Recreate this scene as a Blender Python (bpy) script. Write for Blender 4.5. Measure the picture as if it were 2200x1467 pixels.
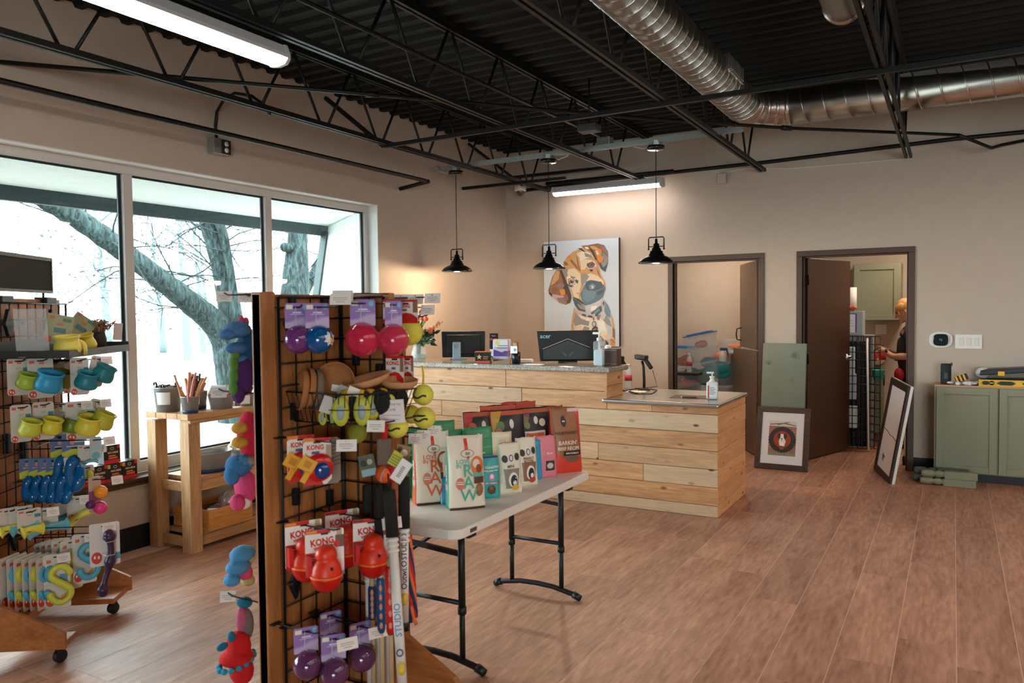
import bpy, bmesh, math, random
from mathutils import Vector, Matrix, Euler
R = math.radians
PI = math.pi
scene = bpy.context.scene
for _o in list(bpy.data.objects):
    bpy.data.objects.remove(_o)
col = scene.collection
random.seed(7)

# ------------------------------------------------------------------ camera
FPX, YAW, PITCH, ROLL, CAMH = 1685.17, R(29.4013), R(-2.1915), R(-0.606), 1.52
_fw = Vector((-math.sin(YAW)*math.cos(PITCH), math.cos(YAW)*math.cos(PITCH), math.sin(PITCH)))
_rt0 = Vector((math.cos(YAW), math.sin(YAW), 0)); _up0 = _rt0.cross(_fw)
_rt = _rt0*math.cos(ROLL) + _up0*math.sin(ROLL)
_up = -_rt0*math.sin(ROLL) + _up0*math.cos(ROLL)
CAM = Vector((0, 0, CAMH))
cd = bpy.data.cameras.new('camera')
cam = bpy.data.objects.new('camera', cd); col.objects.link(cam)
cd.sensor_width = 36; cd.lens = FPX/2200*36; cd.clip_start = .05; cd.clip_end = 300
cam.matrix_world = Matrix((( _rt.x, _up.x, -_fw.x, 0), (_rt.y, _up.y, -_fw.y, 0), (_rt.z, _up.z, -_fw.z, CAMH), (0, 0, 0, 1)))
cd.dof.use_dof = True; cd.dof.focus_distance = 6.0; cd.dof.aperture_fstop = 4.0
scene.camera = cam

# ------------------------------------------------------------------ sky, lights, exposure
scene.view_settings.view_transform = 'Standard'; scene.view_settings.look = 'None'
scene.view_settings.gamma = 1; scene.view_settings.use_curve_mapping = False
scene.view_settings.exposure = 0.62
scene.cycles.use_denoising = True
scene.cycles.max_bounces = 7; scene.cycles.diffuse_bounces = 4; scene.cycles.glossy_bounces = 3
scene.cycles.transmission_bounces = 5; scene.cycles.transparent_max_bounces = 14
scene.cycles.caustics_reflective = False; scene.cycles.caustics_refractive = False
scene.cycles.sample_clamp_indirect = 6
w = bpy.data.worlds.new('sky'); scene.world = w; w.use_nodes = True
w.node_tree.nodes['Background'].inputs[0].default_value = (1.0, .97, .95, 1)
w.node_tree.nodes['Background'].inputs[1].default_value = 12.5
def area(name, loc, size, power, color, rot=(0, 0, 0), sizey=None, portal=False):
    l = bpy.data.lights.new(name, 'AREA'); l.energy = power; l.color = color
    l.shape = 'RECTANGLE'; l.size = size; l.size_y = sizey or size
    o = bpy.data.objects.new(name, l); o.location = loc; o.rotation_euler = rot; col.objects.link(o)
    if portal: l.cycles.is_portal = True
    return o
# sky portal in the shop window (guides sampling only)
area('window_portal', (-4.93, 2.65, 1.47), 2.1, 1, (1, 1, 1), (0, R(-90), 0), 6.2, True)
area('added_window_portal', (3.4, -5.17, 1.12), 3.6, 1, (1, 1, 1), (R(90), 0, 0), 2.05, True)  # sampling guide for the added window on the entrance wall
LED_COL = (1.0, .93, .88); WARM = (1.0, .72, .46)
LED_W = 12.5          # emission of the strip diffusers
PEND_W = 20.0         # bulb power of each pendant

# ------------------------------------------------------------------ helpers
def ray(px, py):
    return _rt*((px-1100)/FPX) + _up*(-(py-733.5)/FPX) + _fw
def wx(px, py, X): d = ray(px, py); return CAM + d*(X/d.x)
def wy(px, py, Y): d = ray(px, py); return CAM + d*(Y/d.y)
def wz(px, py, Z): d = ray(px, py); return CAM + d*((Z-CAMH)/d.z)
def lin(c):
    if isinstance(c, str):
        c = tuple(int(c[i:i+2], 16) for i in (0, 2, 4))
    return tuple(((v/255)/12.92 if v/255 <= .04045 else ((v/255+.055)/1.055)**2.4) for v in c[:3]) + (1,)
MATS = {}
def mat(name, c=(200, 200, 200), rough=.5, metal=0, noise=0, nscale=20, bump=0, alpha=1, emit=0, trans=0, coat=0, spec=.5, stretch=(1, 1, 1), rnd=0, ecol=None, ior=1.45):
    if name in MATS: return MATS[name]
    m = bpy.data.materials.new(name); m.use_nodes = True; nt = m.node_tree; N = nt.nodes; L = nt.links
    b = N['Principled BSDF']; c = lin(c)
    b.inputs['Base Color'].default_value = c; b.inputs['Roughness'].default_value = rough; b.inputs['Metallic'].default_value = metal
    b.inputs['Specular IOR Level'].default_value = spec; b.inputs['IOR'].default_value = ior
    b.inputs['Transmission Weight'].default_value = trans; b.inputs['Alpha'].default_value = alpha
    if coat: b.inputs['Coat Weight'].default_value = coat; b.inputs['Coat Roughness'].default_value = .08
    if emit: b.inputs['Emission Color'].default_value = lin(ecol) if ecol else c; b.inputs['Emission Strength'].default_value = emit
    if noise or bump or rnd:
        tc = N.new('ShaderNodeTexCoord'); mp = N.new('ShaderNodeMapping'); mp.inputs['Scale'].default_value = stretch
        L.new(tc.outputs['Object'], mp.inputs['Vector'])
        nz = N.new('ShaderNodeTexNoise'); nz.inputs['Scale'].default_value = nscale; nz.inputs['Detail'].default_value = 5
        L.new(mp.outputs[0], nz.inputs['Vector'])
        hs = N.new('ShaderNodeHueSaturation'); hs.inputs['Color'].default_value = c
        mr = N.new('ShaderNodeMapRange'); mr.inputs['To Min'].default_value = 1-noise; mr.inputs['To Max'].default_value = 1+noise
        mr.inputs['From Min'].default_value = .25; mr.inputs['From Max'].default_value = .75
        L.new(nz.outputs['Fac'], mr.inputs['Value'])
        last = mr.outputs[0]
        if rnd:
            oi = N.new('ShaderNodeObjectInfo'); m2 = N.new('ShaderNodeMapRange')
            m2.inputs['To Min'].default_value = 1-rnd; m2.inputs['To Max'].default_value = 1+rnd
            L.new(oi.outputs['Random'], m2.inputs['Value'])
            mu = N.new('ShaderNodeMath'); mu.operation = 'MULTIPLY'; L.new(last, mu.inputs[0]); L.new(m2.outputs[0], mu.inputs[1]); last = mu.outputs[0]
        L.new(last, hs.inputs['Value']); L.new(hs.outputs[0], b.inputs['Base Color'])
        if bump:
            bp = N.new('ShaderNodeBump'); bp.inputs['Strength'].default_value = bump; bp.inputs['Distance'].default_value = .01
            L.new(nz.outputs['Fac'], bp.inputs['Height']); L.new(bp.outputs[0], b.inputs['Normal'])
    MATS[name] = m; return m
def wood(name, c1, c2, axis=0, rough=.5, knots=None, rnd=.18, scale=6, long=.09, bump=.15, coat=0, streak=.55, pale=None):
    """grained wood: colours c1..c2, grain along the object's own axis, a different cut and tone for each object"""
    if name in MATS: return MATS[name]
    m = bpy.data.materials.new(name); m.use_nodes = True; nt = m.node_tree; N = nt.nodes; L = nt.links
    b = N['Principled BSDF']; b.inputs['Roughness'].default_value = rough
    if coat: b.inputs['Coat Weight'].default_value = coat; b.inputs['Coat Roughness'].default_value = .25
    tc = N.new('ShaderNodeTexCoord'); oi = N.new('ShaderNodeObjectInfo')
    sc = N.new('ShaderNodeVectorMath'); sc.operation = 'SCALE'; sc.inputs[0].default_value = (37, 71, 53); L.new(oi.outputs['Random'], sc.inputs['Scale'])
    ad = N.new('ShaderNodeVectorMath'); ad.operation = 'ADD'; L.new(tc.outputs['Object'], ad.inputs[0]); L.new(sc.outputs[0], ad.inputs[1])
    mp = N.new('ShaderNodeMapping'); s = [1, 1, 1]; s[axis] = long; mp.inputs['Scale'].default_value = s; L.new(ad.outputs[0], mp.inputs['Vector'])
    nz = N.new('ShaderNodeTexNoise'); nz.inputs['Scale'].default_value = scale*3; nz.inputs['Detail'].default_value = 7; nz.inputs['Roughness'].default_value = .62; nz.inputs['Distortion'].default_value = .6
    L.new(mp.outputs[0], nz.inputs['Vector'])
    n2 = N.new('ShaderNodeTexNoise'); n2.inputs['Scale'].default_value = scale*22; n2.inputs['Detail'].default_value = 3; L.new(mp.outputs[0], n2.inputs['Vector'])
    mx = N.new('ShaderNodeMix'); mx.inputs[0].default_value = 1-streak; L.new(nz.outputs['Fac'], mx.inputs[2]); L.new(n2.outputs['Fac'], mx.inputs[3])
    cr = N.new('ShaderNodeValToRGB'); cr.color_ramp.elements[0].position = .33; cr.color_ramp.elements[1].position = .67
    cr.color_ramp.elements[0].color = lin(c1); cr.color_ramp.elements[1].color = lin(c2); L.new(mx.outputs[0], cr.inputs[0])
    out = cr.outputs[0]
    if pale:      # some boards are cut from paler sapwood
        a_ = N.new('ShaderNodeMath'); a_.operation = 'MULTIPLY'; a_.inputs[1].default_value = 7.31; L.new(oi.outputs['Random'], a_.inputs[0]); f_ = N.new('ShaderNodeMath'); f_.operation = 'FRACT'; L.new(a_.outputs[0], f_.inputs[0])
        g_ = N.new('ShaderNodeMath'); g_.operation = 'POWER'; g_.inputs[1].default_value = 2.2; L.new(f_.outputs[0], g_.inputs[0]); h_ = N.new('ShaderNodeMath'); h_.operation = 'MULTIPLY'; h_.inputs[1].default_value = .42; L.new(g_.outputs[0], h_.inputs[0])
        pm_ = N.new('ShaderNodeMix'); pm_.data_type = 'RGBA'; pm_.inputs[7].default_value = lin(pale); L.new(h_.outputs[0], pm_.inputs[0]); L.new(out, pm_.inputs[6]); out = pm_.outputs[2]
    if knots:
        mk = N.new('ShaderNodeMapping'); k = [1, 1, 1]; k[axis] = .45; mk.inputs['Scale'].default_value = k; L.new(ad.outputs[0], mk.inputs['Vector'])
        vo = N.new('ShaderNodeTexVoronoi'); vo.voronoi_dimensions = '2D'; vo.inputs['Scale'].default_value = knots[1]; mk.inputs['Rotation'].default_value = (PI/2 if axis != 1 else 0, 0, 0); L.new(mk.outputs[0], vo.inputs['Vector'])
        dn = N.new('ShaderNodeMath'); dn.operation = 'MULTIPLY_ADD'; dn.inputs[1].default_value = -.09; L.new(nz.outputs['Fac'], dn.inputs[0]); r2 = N.new('ShaderNodeMapRange'); r2.inputs['From Min'].default_value = -.01; r2.inputs['From Max'].default_value = .045; r2.inputs['To Min'].default_value = 1; r2.inputs['To Max'].default_value = 0
        L.new(vo.outputs['Distance'], dn.inputs[2]); L.new(dn.outputs[0], r2.inputs['Value'])
        km = N.new('ShaderNodeMix'); km.data_type = 'RGBA'; km.inputs[7].default_value = lin(knots[0]); sp = N.new('ShaderNodeSeparateColor'); L.new(vo.outputs['Color'], sp.inputs[0]); ks = N.new('ShaderNodeMapRange'); ks.inputs['From Min'].default_value = .15; ks.inputs['From Max'].default_value = .9; L.new(sp.outputs[0], ks.inputs['Value']); kx = N.new('ShaderNodeMath'); kx.operation = 'MULTIPLY'; L.new(r2.outputs[0], kx.inputs[0]); L.new(ks.outputs[0], kx.inputs[1]); L.new(kx.outputs[0], km.inputs[0]); L.new(out, km.inputs[6]); out = km.outputs[2]
    hs = N.new('ShaderNodeHueSaturation'); L.new(out, hs.inputs['Color'])
    m2 = N.new('ShaderNodeMapRange'); m2.inputs['To Min'].default_value = 1-rnd; m2.inputs['To Max'].default_value = 1+rnd; L.new(oi.outputs['Random'], m2.inputs['Value']); L.new(m2.outputs[0], hs.inputs['Value'])
    L.new(hs.outputs[0], b.inputs['Base Color'])
    if bump:
        bp = N.new('ShaderNodeBump'); bp.inputs['Strength'].default_value = bump; bp.inputs['Distance'].default_value = .004; L.new(mx.outputs[0], bp.inputs['Height']); L.new(bp.outputs[0], b.inputs['Normal'])
    MATS[name] = m; return m
def printmat():
    if 'printed_ink' in MATS: return MATS['printed_ink']
    m = bpy.data.materials.new('printed_ink'); m.use_nodes = True
    a = m.node_tree.nodes.new('ShaderNodeVertexColor'); a.layer_name = 'ink'
    b = m.node_tree.nodes['Principled BSDF']; b.inputs['Roughness'].default_value = .45
    m.node_tree.links.new(a.outputs[0], b.inputs['Base Color']); MATS['printed_ink'] = m; return m

class MB:
    def __init__(s, M=None): s.v = []; s.f = []; s.sm = []; s.mi = []; s.M = M; s.cur = 0
    def add(s, V, F, smooth=False, M=None):
        o = len(s.v); T = M if M is not None else s.M
        for p in V: s.v.append(tuple(T @ Vector(p)) if T is not None else tuple(p))
        for f in F: s.f.append([i+o for i in f]); s.sm.append(smooth); s.mi.append(s.cur)
        return s
    def box(s, x0, x1, y0, y1, z0, z1, M=None):
        return s.add([(x0,y0,z0),(x1,y0,z0),(x1,y1,z0),(x0,y1,z0),(x0,y0,z1),(x1,y0,z1),(x1,y1,z1),(x0,y1,z1)],
                     [(0,3,2,1),(4,5,6,7),(0,1,5,4),(1,2,6,5),(2,3,7,6),(3,0,4,7)], False, M)
    def bar(s, p, q, w, h, up=(0, 0, 1)):
        p = Vector(p); q = Vector(q); d = (q-p).normalized(); u = Vector(up); r = d.cross(u)
        if r.length < 1e-4: r = d.cross(Vector((1, 0, 0)))
        r.normalize(); u = r.cross(d); V = []
        for c in (p, q):
            for a, b in ((-1,-1),(1,-1),(1,1),(-1,1)): V.append(c + r*a*w/2 + u*b*h/2)
        return s.add(V, [(0,1,2,3),(7,6,5,4),(0,4,5,1),(1,5,6,2),(2,6,7,3),(3,7,4,0)])
    def tube(s, pts, r, n=8, caps=True, smooth=True, closed=False):
        P = [Vector(p) for p in pts]; k = len(P); rr = r if isinstance(r, (list, tuple)) else [r]*k
        V = []; F = []; prev = None
        for i, p in enumerate(P):
            if closed: d = P[(i+1) % k]-P[i-1]
            else: d = P[min(i+1, k-1)]-P[max(i-1, 0)]
            d.normalize()
            if prev is None:
                a = d.orthogonal().normalized()
            else:
                a = prev - d*prev.dot(d); a = a.normalized() if a.length > 1e-6 else d.orthogonal().normalized()
            prev = a; b = d.cross(a)
            for j in range(n):
                t = 2*PI*j/n; V.append(p + a*math.cos(t)*rr[i] + b*math.sin(t)*rr[i])
        for i in range(k if closed else k-1):
            for j in range(n):
                A = i*n+j; B = i*n+(j+1) % n; Cc = ((i+1) % k)*n+(j+1) % n; D = ((i+1) % k)*n+j
                F.append((A, B, Cc, D))
        if caps and not closed: F.append(tuple(range(n))[::-1]); F.append(tuple((k-1)*n+j for j in range(n)))
        return s.add(V, F, smooth)
    def cyl(s, p, q, r, r2=None, n=12, smooth=True): return s.tube([p, q], [r, r if r2 is None else r2], n, True, smooth)
    def lathe(s, prof, c=(0, 0, 0), n=20, M=None, smooth=True, sx=1, sy=1):
        V = []; F = []; k = len(prof)
        for (r, z) in prof:
            for j in range(n): t = 2*PI*j/n; V.append((c[0]+r*sx*math.cos(t), c[1]+r*sy*math.sin(t), c[2]+z))
        for i in range(k-1):
            for j in range(n): F.append((i*n+j, i*n+(j+1) % n, (i+1)*n+(j+1) % n, (i+1)*n+j))
        if prof[0][0] > 1e-4: F.append(tuple(range(n))[::-1])
        if prof[-1][0] > 1e-4: F.append(tuple((k-1)*n+j for j in range(n)))
        return s.add(V, F, smooth, M)
    def ball(s, c, r, n=16, m=10, M=None):
        rx, ry, rz = r if isinstance(r, (list, tuple)) else (r, r, r)
        V = []; F = []
        for i in range(m+1):
            a = -PI/2 + PI*i/m
            for j in range(n): t = 2*PI*j/n; V.append((c[0]+rx*math.cos(a)*math.cos(t), c[1]+ry*math.cos(a)*math.sin(t), c[2]+rz*math.sin(a)))
        for i in range(m):
            for j in range(n): F.append((i*n+j, i*n+(j+1) % n, (i+1)*n+(j+1) % n, (i+1)*n+j))
        return s.add(V, F, True, M)
    def prism(s, poly, y0, y1, M=None):
        """polygon given in x,z, pushed from y0 to y1"""
        k = len(poly); V = [(x, y0, z) for x, z in poly]+[(x, y1, z) for x, z in poly]
        F = [tuple(range(k)), tuple(range(2*k-1, k-1, -1))]+[(i, k+i, k+(i+1) % k, (i+1) % k) for i in range(k)]
        return s.add(V, F, False, M)
    def slab(s, poly, z0, z1, M=None):
        k = len(poly); V = [(x, y, z0) for x, y in poly]+[(x, y, z1) for x, y in poly]
        F = [tuple(range(k))[::-1], tuple(range(k, 2*k))]+[(i, (i+1) % k, k+(i+1) % k, k+i) for i in range(k)]
        return s.add(V, F, False, M)
    def build(s, name, m, parent=None, bevel=0, seg=2, loc=None, rz=None, sub=0, fix=False):
        me = bpy.data.meshes.new(name); me.from_pydata([tuple(v) for v in s.v], [], s.f)
        ms = m if isinstance(m, (list, tuple)) else [m]
        for x in ms: me.materials.append(x)
        me.polygons.foreach_set('use_smooth', s.sm); me.polygons.foreach_set('material_index', s.mi); me.update()
        if fix:
            b = bmesh.new(); b.from_mesh(me); bmesh.ops.recalc_face_normals(b, faces=b.faces); b.to_mesh(me); b.free()
        o = bpy.data.objects.new(name, me); col.objects.link(o)
        if parent is not None: o.parent = parent
        if loc is not None: o.location = loc
        if rz is not None: o.rotation_euler = (0, 0, rz)
        if bevel:
            k = o.modifiers.new('bevel', 'BEVEL'); k.width = bevel; k.segments = seg; k.limit_method = 'ANGLE'
        if sub:
            k = o.modifiers.new('sub', 'SUBSURF'); k.levels = sub; k.render_levels = sub
        return o
def tag(o, label=None, cat=None, group=None, kind=None):
    if label: o['label'] = label
    if cat: o['category'] = cat
    if group: o['group'] = group
    if kind: o['kind'] = kind
    return o
def thing(name, label, cat, loc=(0, 0, 0), rz=0, group=None, rot=None):
    o = bpy.data.objects.new(name, None); col.objects.link(o); o.empty_display_size = .05
    o.location = loc; o.rotation_euler = rot if rot else (0, 0, rz)
    return tag(o, label, cat, group)
def struct(o, label=None): o['kind'] = 'structure'; (o.__setitem__('label', label) if label else None); return o
def kids(o): return [c for c in bpy.data.objects if c.parent is o]
def copy_tree(o, loc=None, rz=None, label=None, rot=None):
    def rec(src, par):
        c = src.copy(); col.objects.link(c)
        if par is not None: c.parent = par
        for ch in CH.get(src.name, []): rec(ch, c)
        return c
    CH = {}
    for c in bpy.data.objects:
        if c.parent is not None: CH.setdefault(c.parent.name, []).append(c)
    r = rec(o, None)
    if loc is not None: r.location = loc
    if rot is not None: r.rotation_euler = rot
    elif rz is not None: r.rotation_euler = (0, 0, rz)
    if label: r['label'] = label
    return r
def ink(name, polys, parent, y=0.0, step=.00012, M=None, curve=None):
    """flat print: coloured polygons in x,z facing -y, each a hair proud of the one before"""
    me = bpy.data.meshes.new(name); V = []; F = []; cols = []
    for i, (c, pl) in enumerate(polys):
        o = len(V); c = lin(c)
        for x, z in pl:
            p = Vector((x, y-step*(i+1), z)); V.append(tuple(M @ p) if M is not None else tuple(p))
        k = len(pl); a2 = sum(pl[j][0]*pl[(j+1) % k][1]-pl[(j+1) % k][0]*pl[j][1] for j in range(k))
        F.append(list(range(o, o+k)) if a2 > 0 else list(range(o+k-1, o-1, -1))); cols += [c]*k
    me.from_pydata(V, [], F); me.materials.append(printmat())
    at = me.color_attributes.new('ink', 'FLOAT_COLOR', 'POINT')
    at.data.foreach_set('color', [x for c in cols for x in c])
    o = bpy.data.objects.new(name, me); col.objects.link(o)
    if parent is not None: o.parent = parent
    return o
def rect(x0, x1, z0, z1): return [(x0, z0), (x1, z0), (x1, z1), (x0, z1)]
def disc(cx, cz, rx, rz=None, n=16): rz = rz or rx; return [(cx+rx*math.cos(2*PI*i/n), cz+rz*math.sin(2*PI*i/n)) for i in range(n)]
def text(body, size, c, parent, loc, rot=(PI/2, 0, 0), align='CENTER', name='lettering', sx=1, bold=0, space=1):
    cu = bpy.data.curves.new(name, 'FONT'); cu.body = body; cu.size = size; cu.align_x = align; cu.align_y = 'CENTER'
    cu.extrude = .0001; cu.offset = bold; cu.space_line = space
    key = 'ink_%02x%02x%02x' % tuple(c[:3]); cu.materials.append(mat(key, c, .5)); cu.resolution_u = 2
    tmp = bpy.data.objects.new(name, cu); col.objects.link(tmp)
    me = bpy.data.meshes.new_from_object(tmp.evaluated_get(bpy.context.evaluated_depsgraph_get())); bpy.data.objects.remove(tmp); bpy.data.curves.remove(cu)
    o = bpy.data.objects.new(name, me); col.objects.link(o); o.parent = parent; o.location = loc; o.rotation_euler = rot; o.scale = (sx, 1, 1)
    return o
# common materials
BLK = mat('black_steel', (22, 23, 24), .45, .3); BLKP = mat('black_plastic', (24, 24, 26), .4); STEEL = mat('galvanised_steel', (190, 195, 198), .38, .9, .12, 30)
WHITE = mat('white_plastic', (236, 234, 230), .4); PAPER = mat('white_paper', (240, 236, 230), .7)
# ------------------------------------------------------------------ room shell
XW, YB, ZC = -4.64, 8.12, 3.38
XR, YF = 8.5, -5.0
PAINT = mat('greige_wall_paint', (198, 184, 170), .75, 0, .03, 9, .05)
RVL = mat('white_painted_reveal', (232, 234, 234), .6)
DKBASE = mat('black_rubber_base', (20, 24, 27), .5)
GROUT = mat('pale_floor_joint', (226, 190, 168), .8)
DECK = mat('black_painted_deck', (12, 15, 16), .8)
BRN = mat('brown_painted_metal', (84, 66, 56), .45)
FWOOD = wood('floor_plank_wood', (140, 92, 70), (204, 154, 128), 1, .44, None, .14, 2.2, .16, .06)
b = MB(); b.box(XW-.2, XR, YF, 12.5, -.1, -.0006)
floor = struct(b.build('floor', GROUT))
PW, PL = .2363, 1.235
pm = MB().box(-PW/2+.0017, PW/2-.0017, -PL/2+.0012, PL/2-.0012, -.004, 0)
plank0 = None; npl = 0
rest = MB()
random.seed(11)
x0 = -.0945 - PW*19 - PW/2      # plank centre so that joints fall at -.448, -.212, .024 ...
offs = {}
for i in range(44):
    cx = .024 - PW/2 - PW*18 + PW*i
    if cx-PW/2 < XW-.1: continue
    o = {16: 4.518, 15: 4.173, 17: 4.861, 18: 5.2}.get(i, None)
    if o is None: o = random.random()*PL
    k0 = math.floor((YF-o)/PL)
    for k in range(k0, 12):
        cy = o + PL*k + PL/2
        if cy-PL/2 > 11.9: continue
        d = -(-cx*.491)*0 + (-.491*cx + .871*cy); lat = .871*cx + .491*cy
        vis = d > 1.9 and abs(lat) < .68*d+.9 and cy < 9.3 and cx < 2.6
        if vis and npl < 298:
            if plank0 is None: plank0 = pm.build('plank', FWOOD, floor, loc=(cx, cy, 0)); o_ = plank0
            else: o_ = plank0.copy(); col.objects.link(o_); o_.location = (cx, cy, 0)
            npl += 1
        else:
            rest.box(cx-PW/2+.0017, cx+PW/2-.0017, cy-PL/2+.0012, cy+PL/2-.0012, -.004, 0)
tag(rest.build('plank_field', FWOOD, floor), kind='stuff')

WIN_Y0, WIN_Y1, WIN_Z0, WIN_Z1 = -.44, 5.735, .44, 2.514
b = MB(); T = .22
b.box(XW-T, XW, YF, 12.5, 0, WIN_Z0); b.box(XW-T, XW, YF, 12.5, WIN_Z1, ZC+.12); b.box(XW-T, XW, WIN_Y1, 12.5, WIN_Z0, WIN_Z1); b.box(XW-T, XW, YF, WIN_Y0, WIN_Z0, WIN_Z1)
struct(b.build('wall_left', PAINT))
D1 = (-2.655, -1.66); D2 = (-1.352, -.315); DH = 2.08; CW = .052
b = MB(); W = .13
for a, c in ((XW, D1[0]+CW), (D1[1]-CW, D2[0]+CW), (D2[1]-CW, XR)): b.box(a, c, YB, YB+W, 0, ZC+.12)
for a, c in (D1, D2): b.box(a+CW, c-CW, YB, YB+W, DH-CW, ZC+.12)
struct(b.build('wall_back', PAINT))
struct(MB().box(XR, XR+.15, YF, 12.5, 0, ZC+.12).build('wall_right', PAINT))
SF0, SF1 = 1.6, 5.2
b = MB(); b.box(XW-T, SF0, YF-.15, YF, 0, ZC+.12); b.box(SF1, XR+.15, YF-.15, YF, 0, ZC+.12); b.box(SF0, SF1, YF-.15, YF, 0, .1); b.box(SF0, SF1, YF-.15, YF, 2.15, ZC+.12); struct(b.build('wall_front', PAINT))
struct(MB().box(-1, 8, YF-2.2, YF-.16, 2.25, 2.35).build('added_canopy', RVL))  # unseen canopy, added to keep sky light off the upper left wall
# rooms behind the two doors
b = MB()
b.box(XW-.2, XR, 12.4, 12.5, 0, ZC); struct(b.build('wall_far', PAINT))
b = MB(); b.box(-1.56, -1.46, YB+W, 12.4, 0, ZC); struct(b.build('wall_between', PAINT))
b = MB(); b.box(-3.9, -1.56, 10.0, 10.1, 0, ZC); struct(b.build('wall_store', PAINT))
b = MB(); b.box(-1.46, .9, 10.35, 10.45, 0, ZC); struct(b.build('wall_kitchen', PAINT))
b = MB(); b.box(.8, .9, YB+W, 10.35, 0, ZC); struct(b.build('wall_kitchen_right', PAINT))
WCEIL = mat('white_ceiling', (214, 208, 200), .8)
struct(MB().box(-3.9, .9, YB+W, 10.4, 2.52, 2.58).build('ceiling_back_rooms', WCEIL))
struct(MB().box(-4.0, -3.9, YB+W, 12.4, 0, ZC).build('wall_store_left', PAINT))
# corrugated roof deck, ribs across the room
b = MB(); V = []; F = []; y = YF; prof = []
while y < 12.5:
    prof += [(y, ZC), (y+.045, ZC), (y+.06, ZC+.026), (y+.137, ZC+.026)]; y += .152
for (yy, z) in prof: V += [(XW-.2, yy, z), (XR+.1, yy, z)]
for i in range(len(prof)-1): F.append((2*i, 2*i+1, 2*i+3, 2*i+2))
b.add(V, F); b.box(XW-.3, XR+.2, YF-.2, 12.6, ZC+.06, ZC+.12)
struct(b.build('ceiling', DECK))
# baseboards
b = MB(); b.box(XW, XW+.012, YF, YB, 0, .15); b.box(XW, XW+.02, YF, YB, 0, .02); struct(b.build('baseboard_left', DKBASE))
b = MB()
for a, c in ((XW, D1[0]), (D1[1], D2[0]), (D2[1], XR)): b.box(a, c, YB-.012, YB, 0, .13); b.box(a, c, YB-.02, YB, 0, .02)
struct(b.build('baseboard_back', DKBASE))
# window: reveal lining, sill, frame, panes
b = MB()
b.box(XW-.11, XW+.002, WIN_Y0, WIN_Y1, WIN_Z1-.008, WIN_Z1); b.box(XW-.11, XW+.002, WIN_Y1-.008, WIN_Y1, WIN_Z0, WIN_Z1-.008)
struct(b.build('trim_1', RVL))
SILLM = wood('dark_sill_wood', (52, 32, 24), (82, 54, 40), 1, .3, None, .05, 4, .1, .05)
b = MB(); b.box(XW-.11, XW+.045, WIN_Y0-.03, WIN_Y1+.0, .443, .468); b.box(XW, XW+.028, WIN_Y0-.03, WIN_Y1, .415, .443)
struct(b.build('trim_2', SILLM, bevel=.004))
ALU = mat('white_aluminium', (205, 204, 202), .45, .1); GASK = mat('dark_gasket', (18, 38, 48), .4)
win = thing('window_1', 'three bright shop window panes in a white aluminium frame', None); win['kind'] = 'structure'
FX0, FX1 = XW-.16, XW-.105
mull = [WIN_Y0, .82, 2.06, 3.292, 4.508, 5.735]
def pb(name, m, *a): return MB().box(*a).build(name, m, win, bevel=.003)
pb('head_rail', ALU, FX0, FX1, WIN_Y0, WIN_Y1, 2.448, WIN_Z1-.008); pb('sill_rail', ALU, FX0, FX1, WIN_Y0, WIN_Y1, .468, .545)
for i, y in enumerate(mull):
    h = .034 if 0 < i < 5 else .03
    pb('mullion', ALU, FX0, FX1, y-h-(0.03 if i == 5 else 0), min(y+h, WIN_Y1), .545, 2.448)
def glassmat():
    m = bpy.data.materials.new('window_glass'); m.use_nodes = True; N = m.node_tree.nodes; L = m.node_tree.links
    N.remove(N['Principled BSDF']); t = N.new('ShaderNodeBsdfTransparent'); t.inputs[0].default_value = lin((236, 249, 251))
    g = N.new('ShaderNodeBsdfGlossy'); g.inputs['Roughness'].default_value = .02; fr = N.new('ShaderNodeMath'); fr.operation = 'MULTIPLY_ADD'; lw = N.new('ShaderNodeLayerWeight'); pw = N.new('ShaderNodeMath'); pw.operation = 'POWER'; pw.inputs[1].default_value = 5; L.new(lw.outputs['Facing'], pw.inputs[0]); L.new(pw.outputs[0], fr.inputs[0]); fr.inputs[1].default_value = .45; fr.inputs[2].default_value = .035
    mx = N.new('ShaderNodeMixShader'); L.new(fr.outputs[0], mx.inputs[0]); L.new(t.outputs[0], mx.inputs[1]); L.new(g.outputs[0], mx.inputs[2]); L.new(mx.outputs[0], N['Material Output'].inputs[0]); return m
GLASS = glassmat()
for i in range(5):
    a = mull[i]+.034; c = mull[i+1]-.034-(.028 if i == 4 else 0)
    p_ = pb('pane', GLASS, XW-.146, XW-.14, a, c, .545, 2.448); p_.modifiers.clear()
    g = MB(); e = .014
    g.box(XW-.14, XW-.128, a, c, 2.448-e, 2.448); g.box(XW-.14, XW-.128, a, c, .545, .545+e); g.box(XW-.14, XW-.128, a, a+e*.5, .545+e, 2.448-e); g.box(XW-.14, XW-.128, c-e*1.6, c, .545+e, 2.448-e)
    g.build('gasket', GASK, win)
w2 = thing('added_window_2', 'added unseen storefront glazing, daylight from the entrance side of the shop', None); w2['kind'] = 'structure'  # unseen window, added to bring daylight onto the back wall and racks
b = MB()
for x in (1.6, 2.78, 3.96, 5.14): b.box(x, x+.06, YF-.12, YF-.06, .1, 2.15)
b.box(1.6, 5.2, YF-.12, YF-.06, .1, .16); b.box(1.6, 5.2, YF-.12, YF-.06, 2.09, 2.15); b.build('frame', ALU, w2)
for x in (1.66, 2.84, 4.02): MB().box(x, x+1.12, YF-.093, YF-.087, .16, 2.09).build('pane', GLASS, w2)
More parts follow.
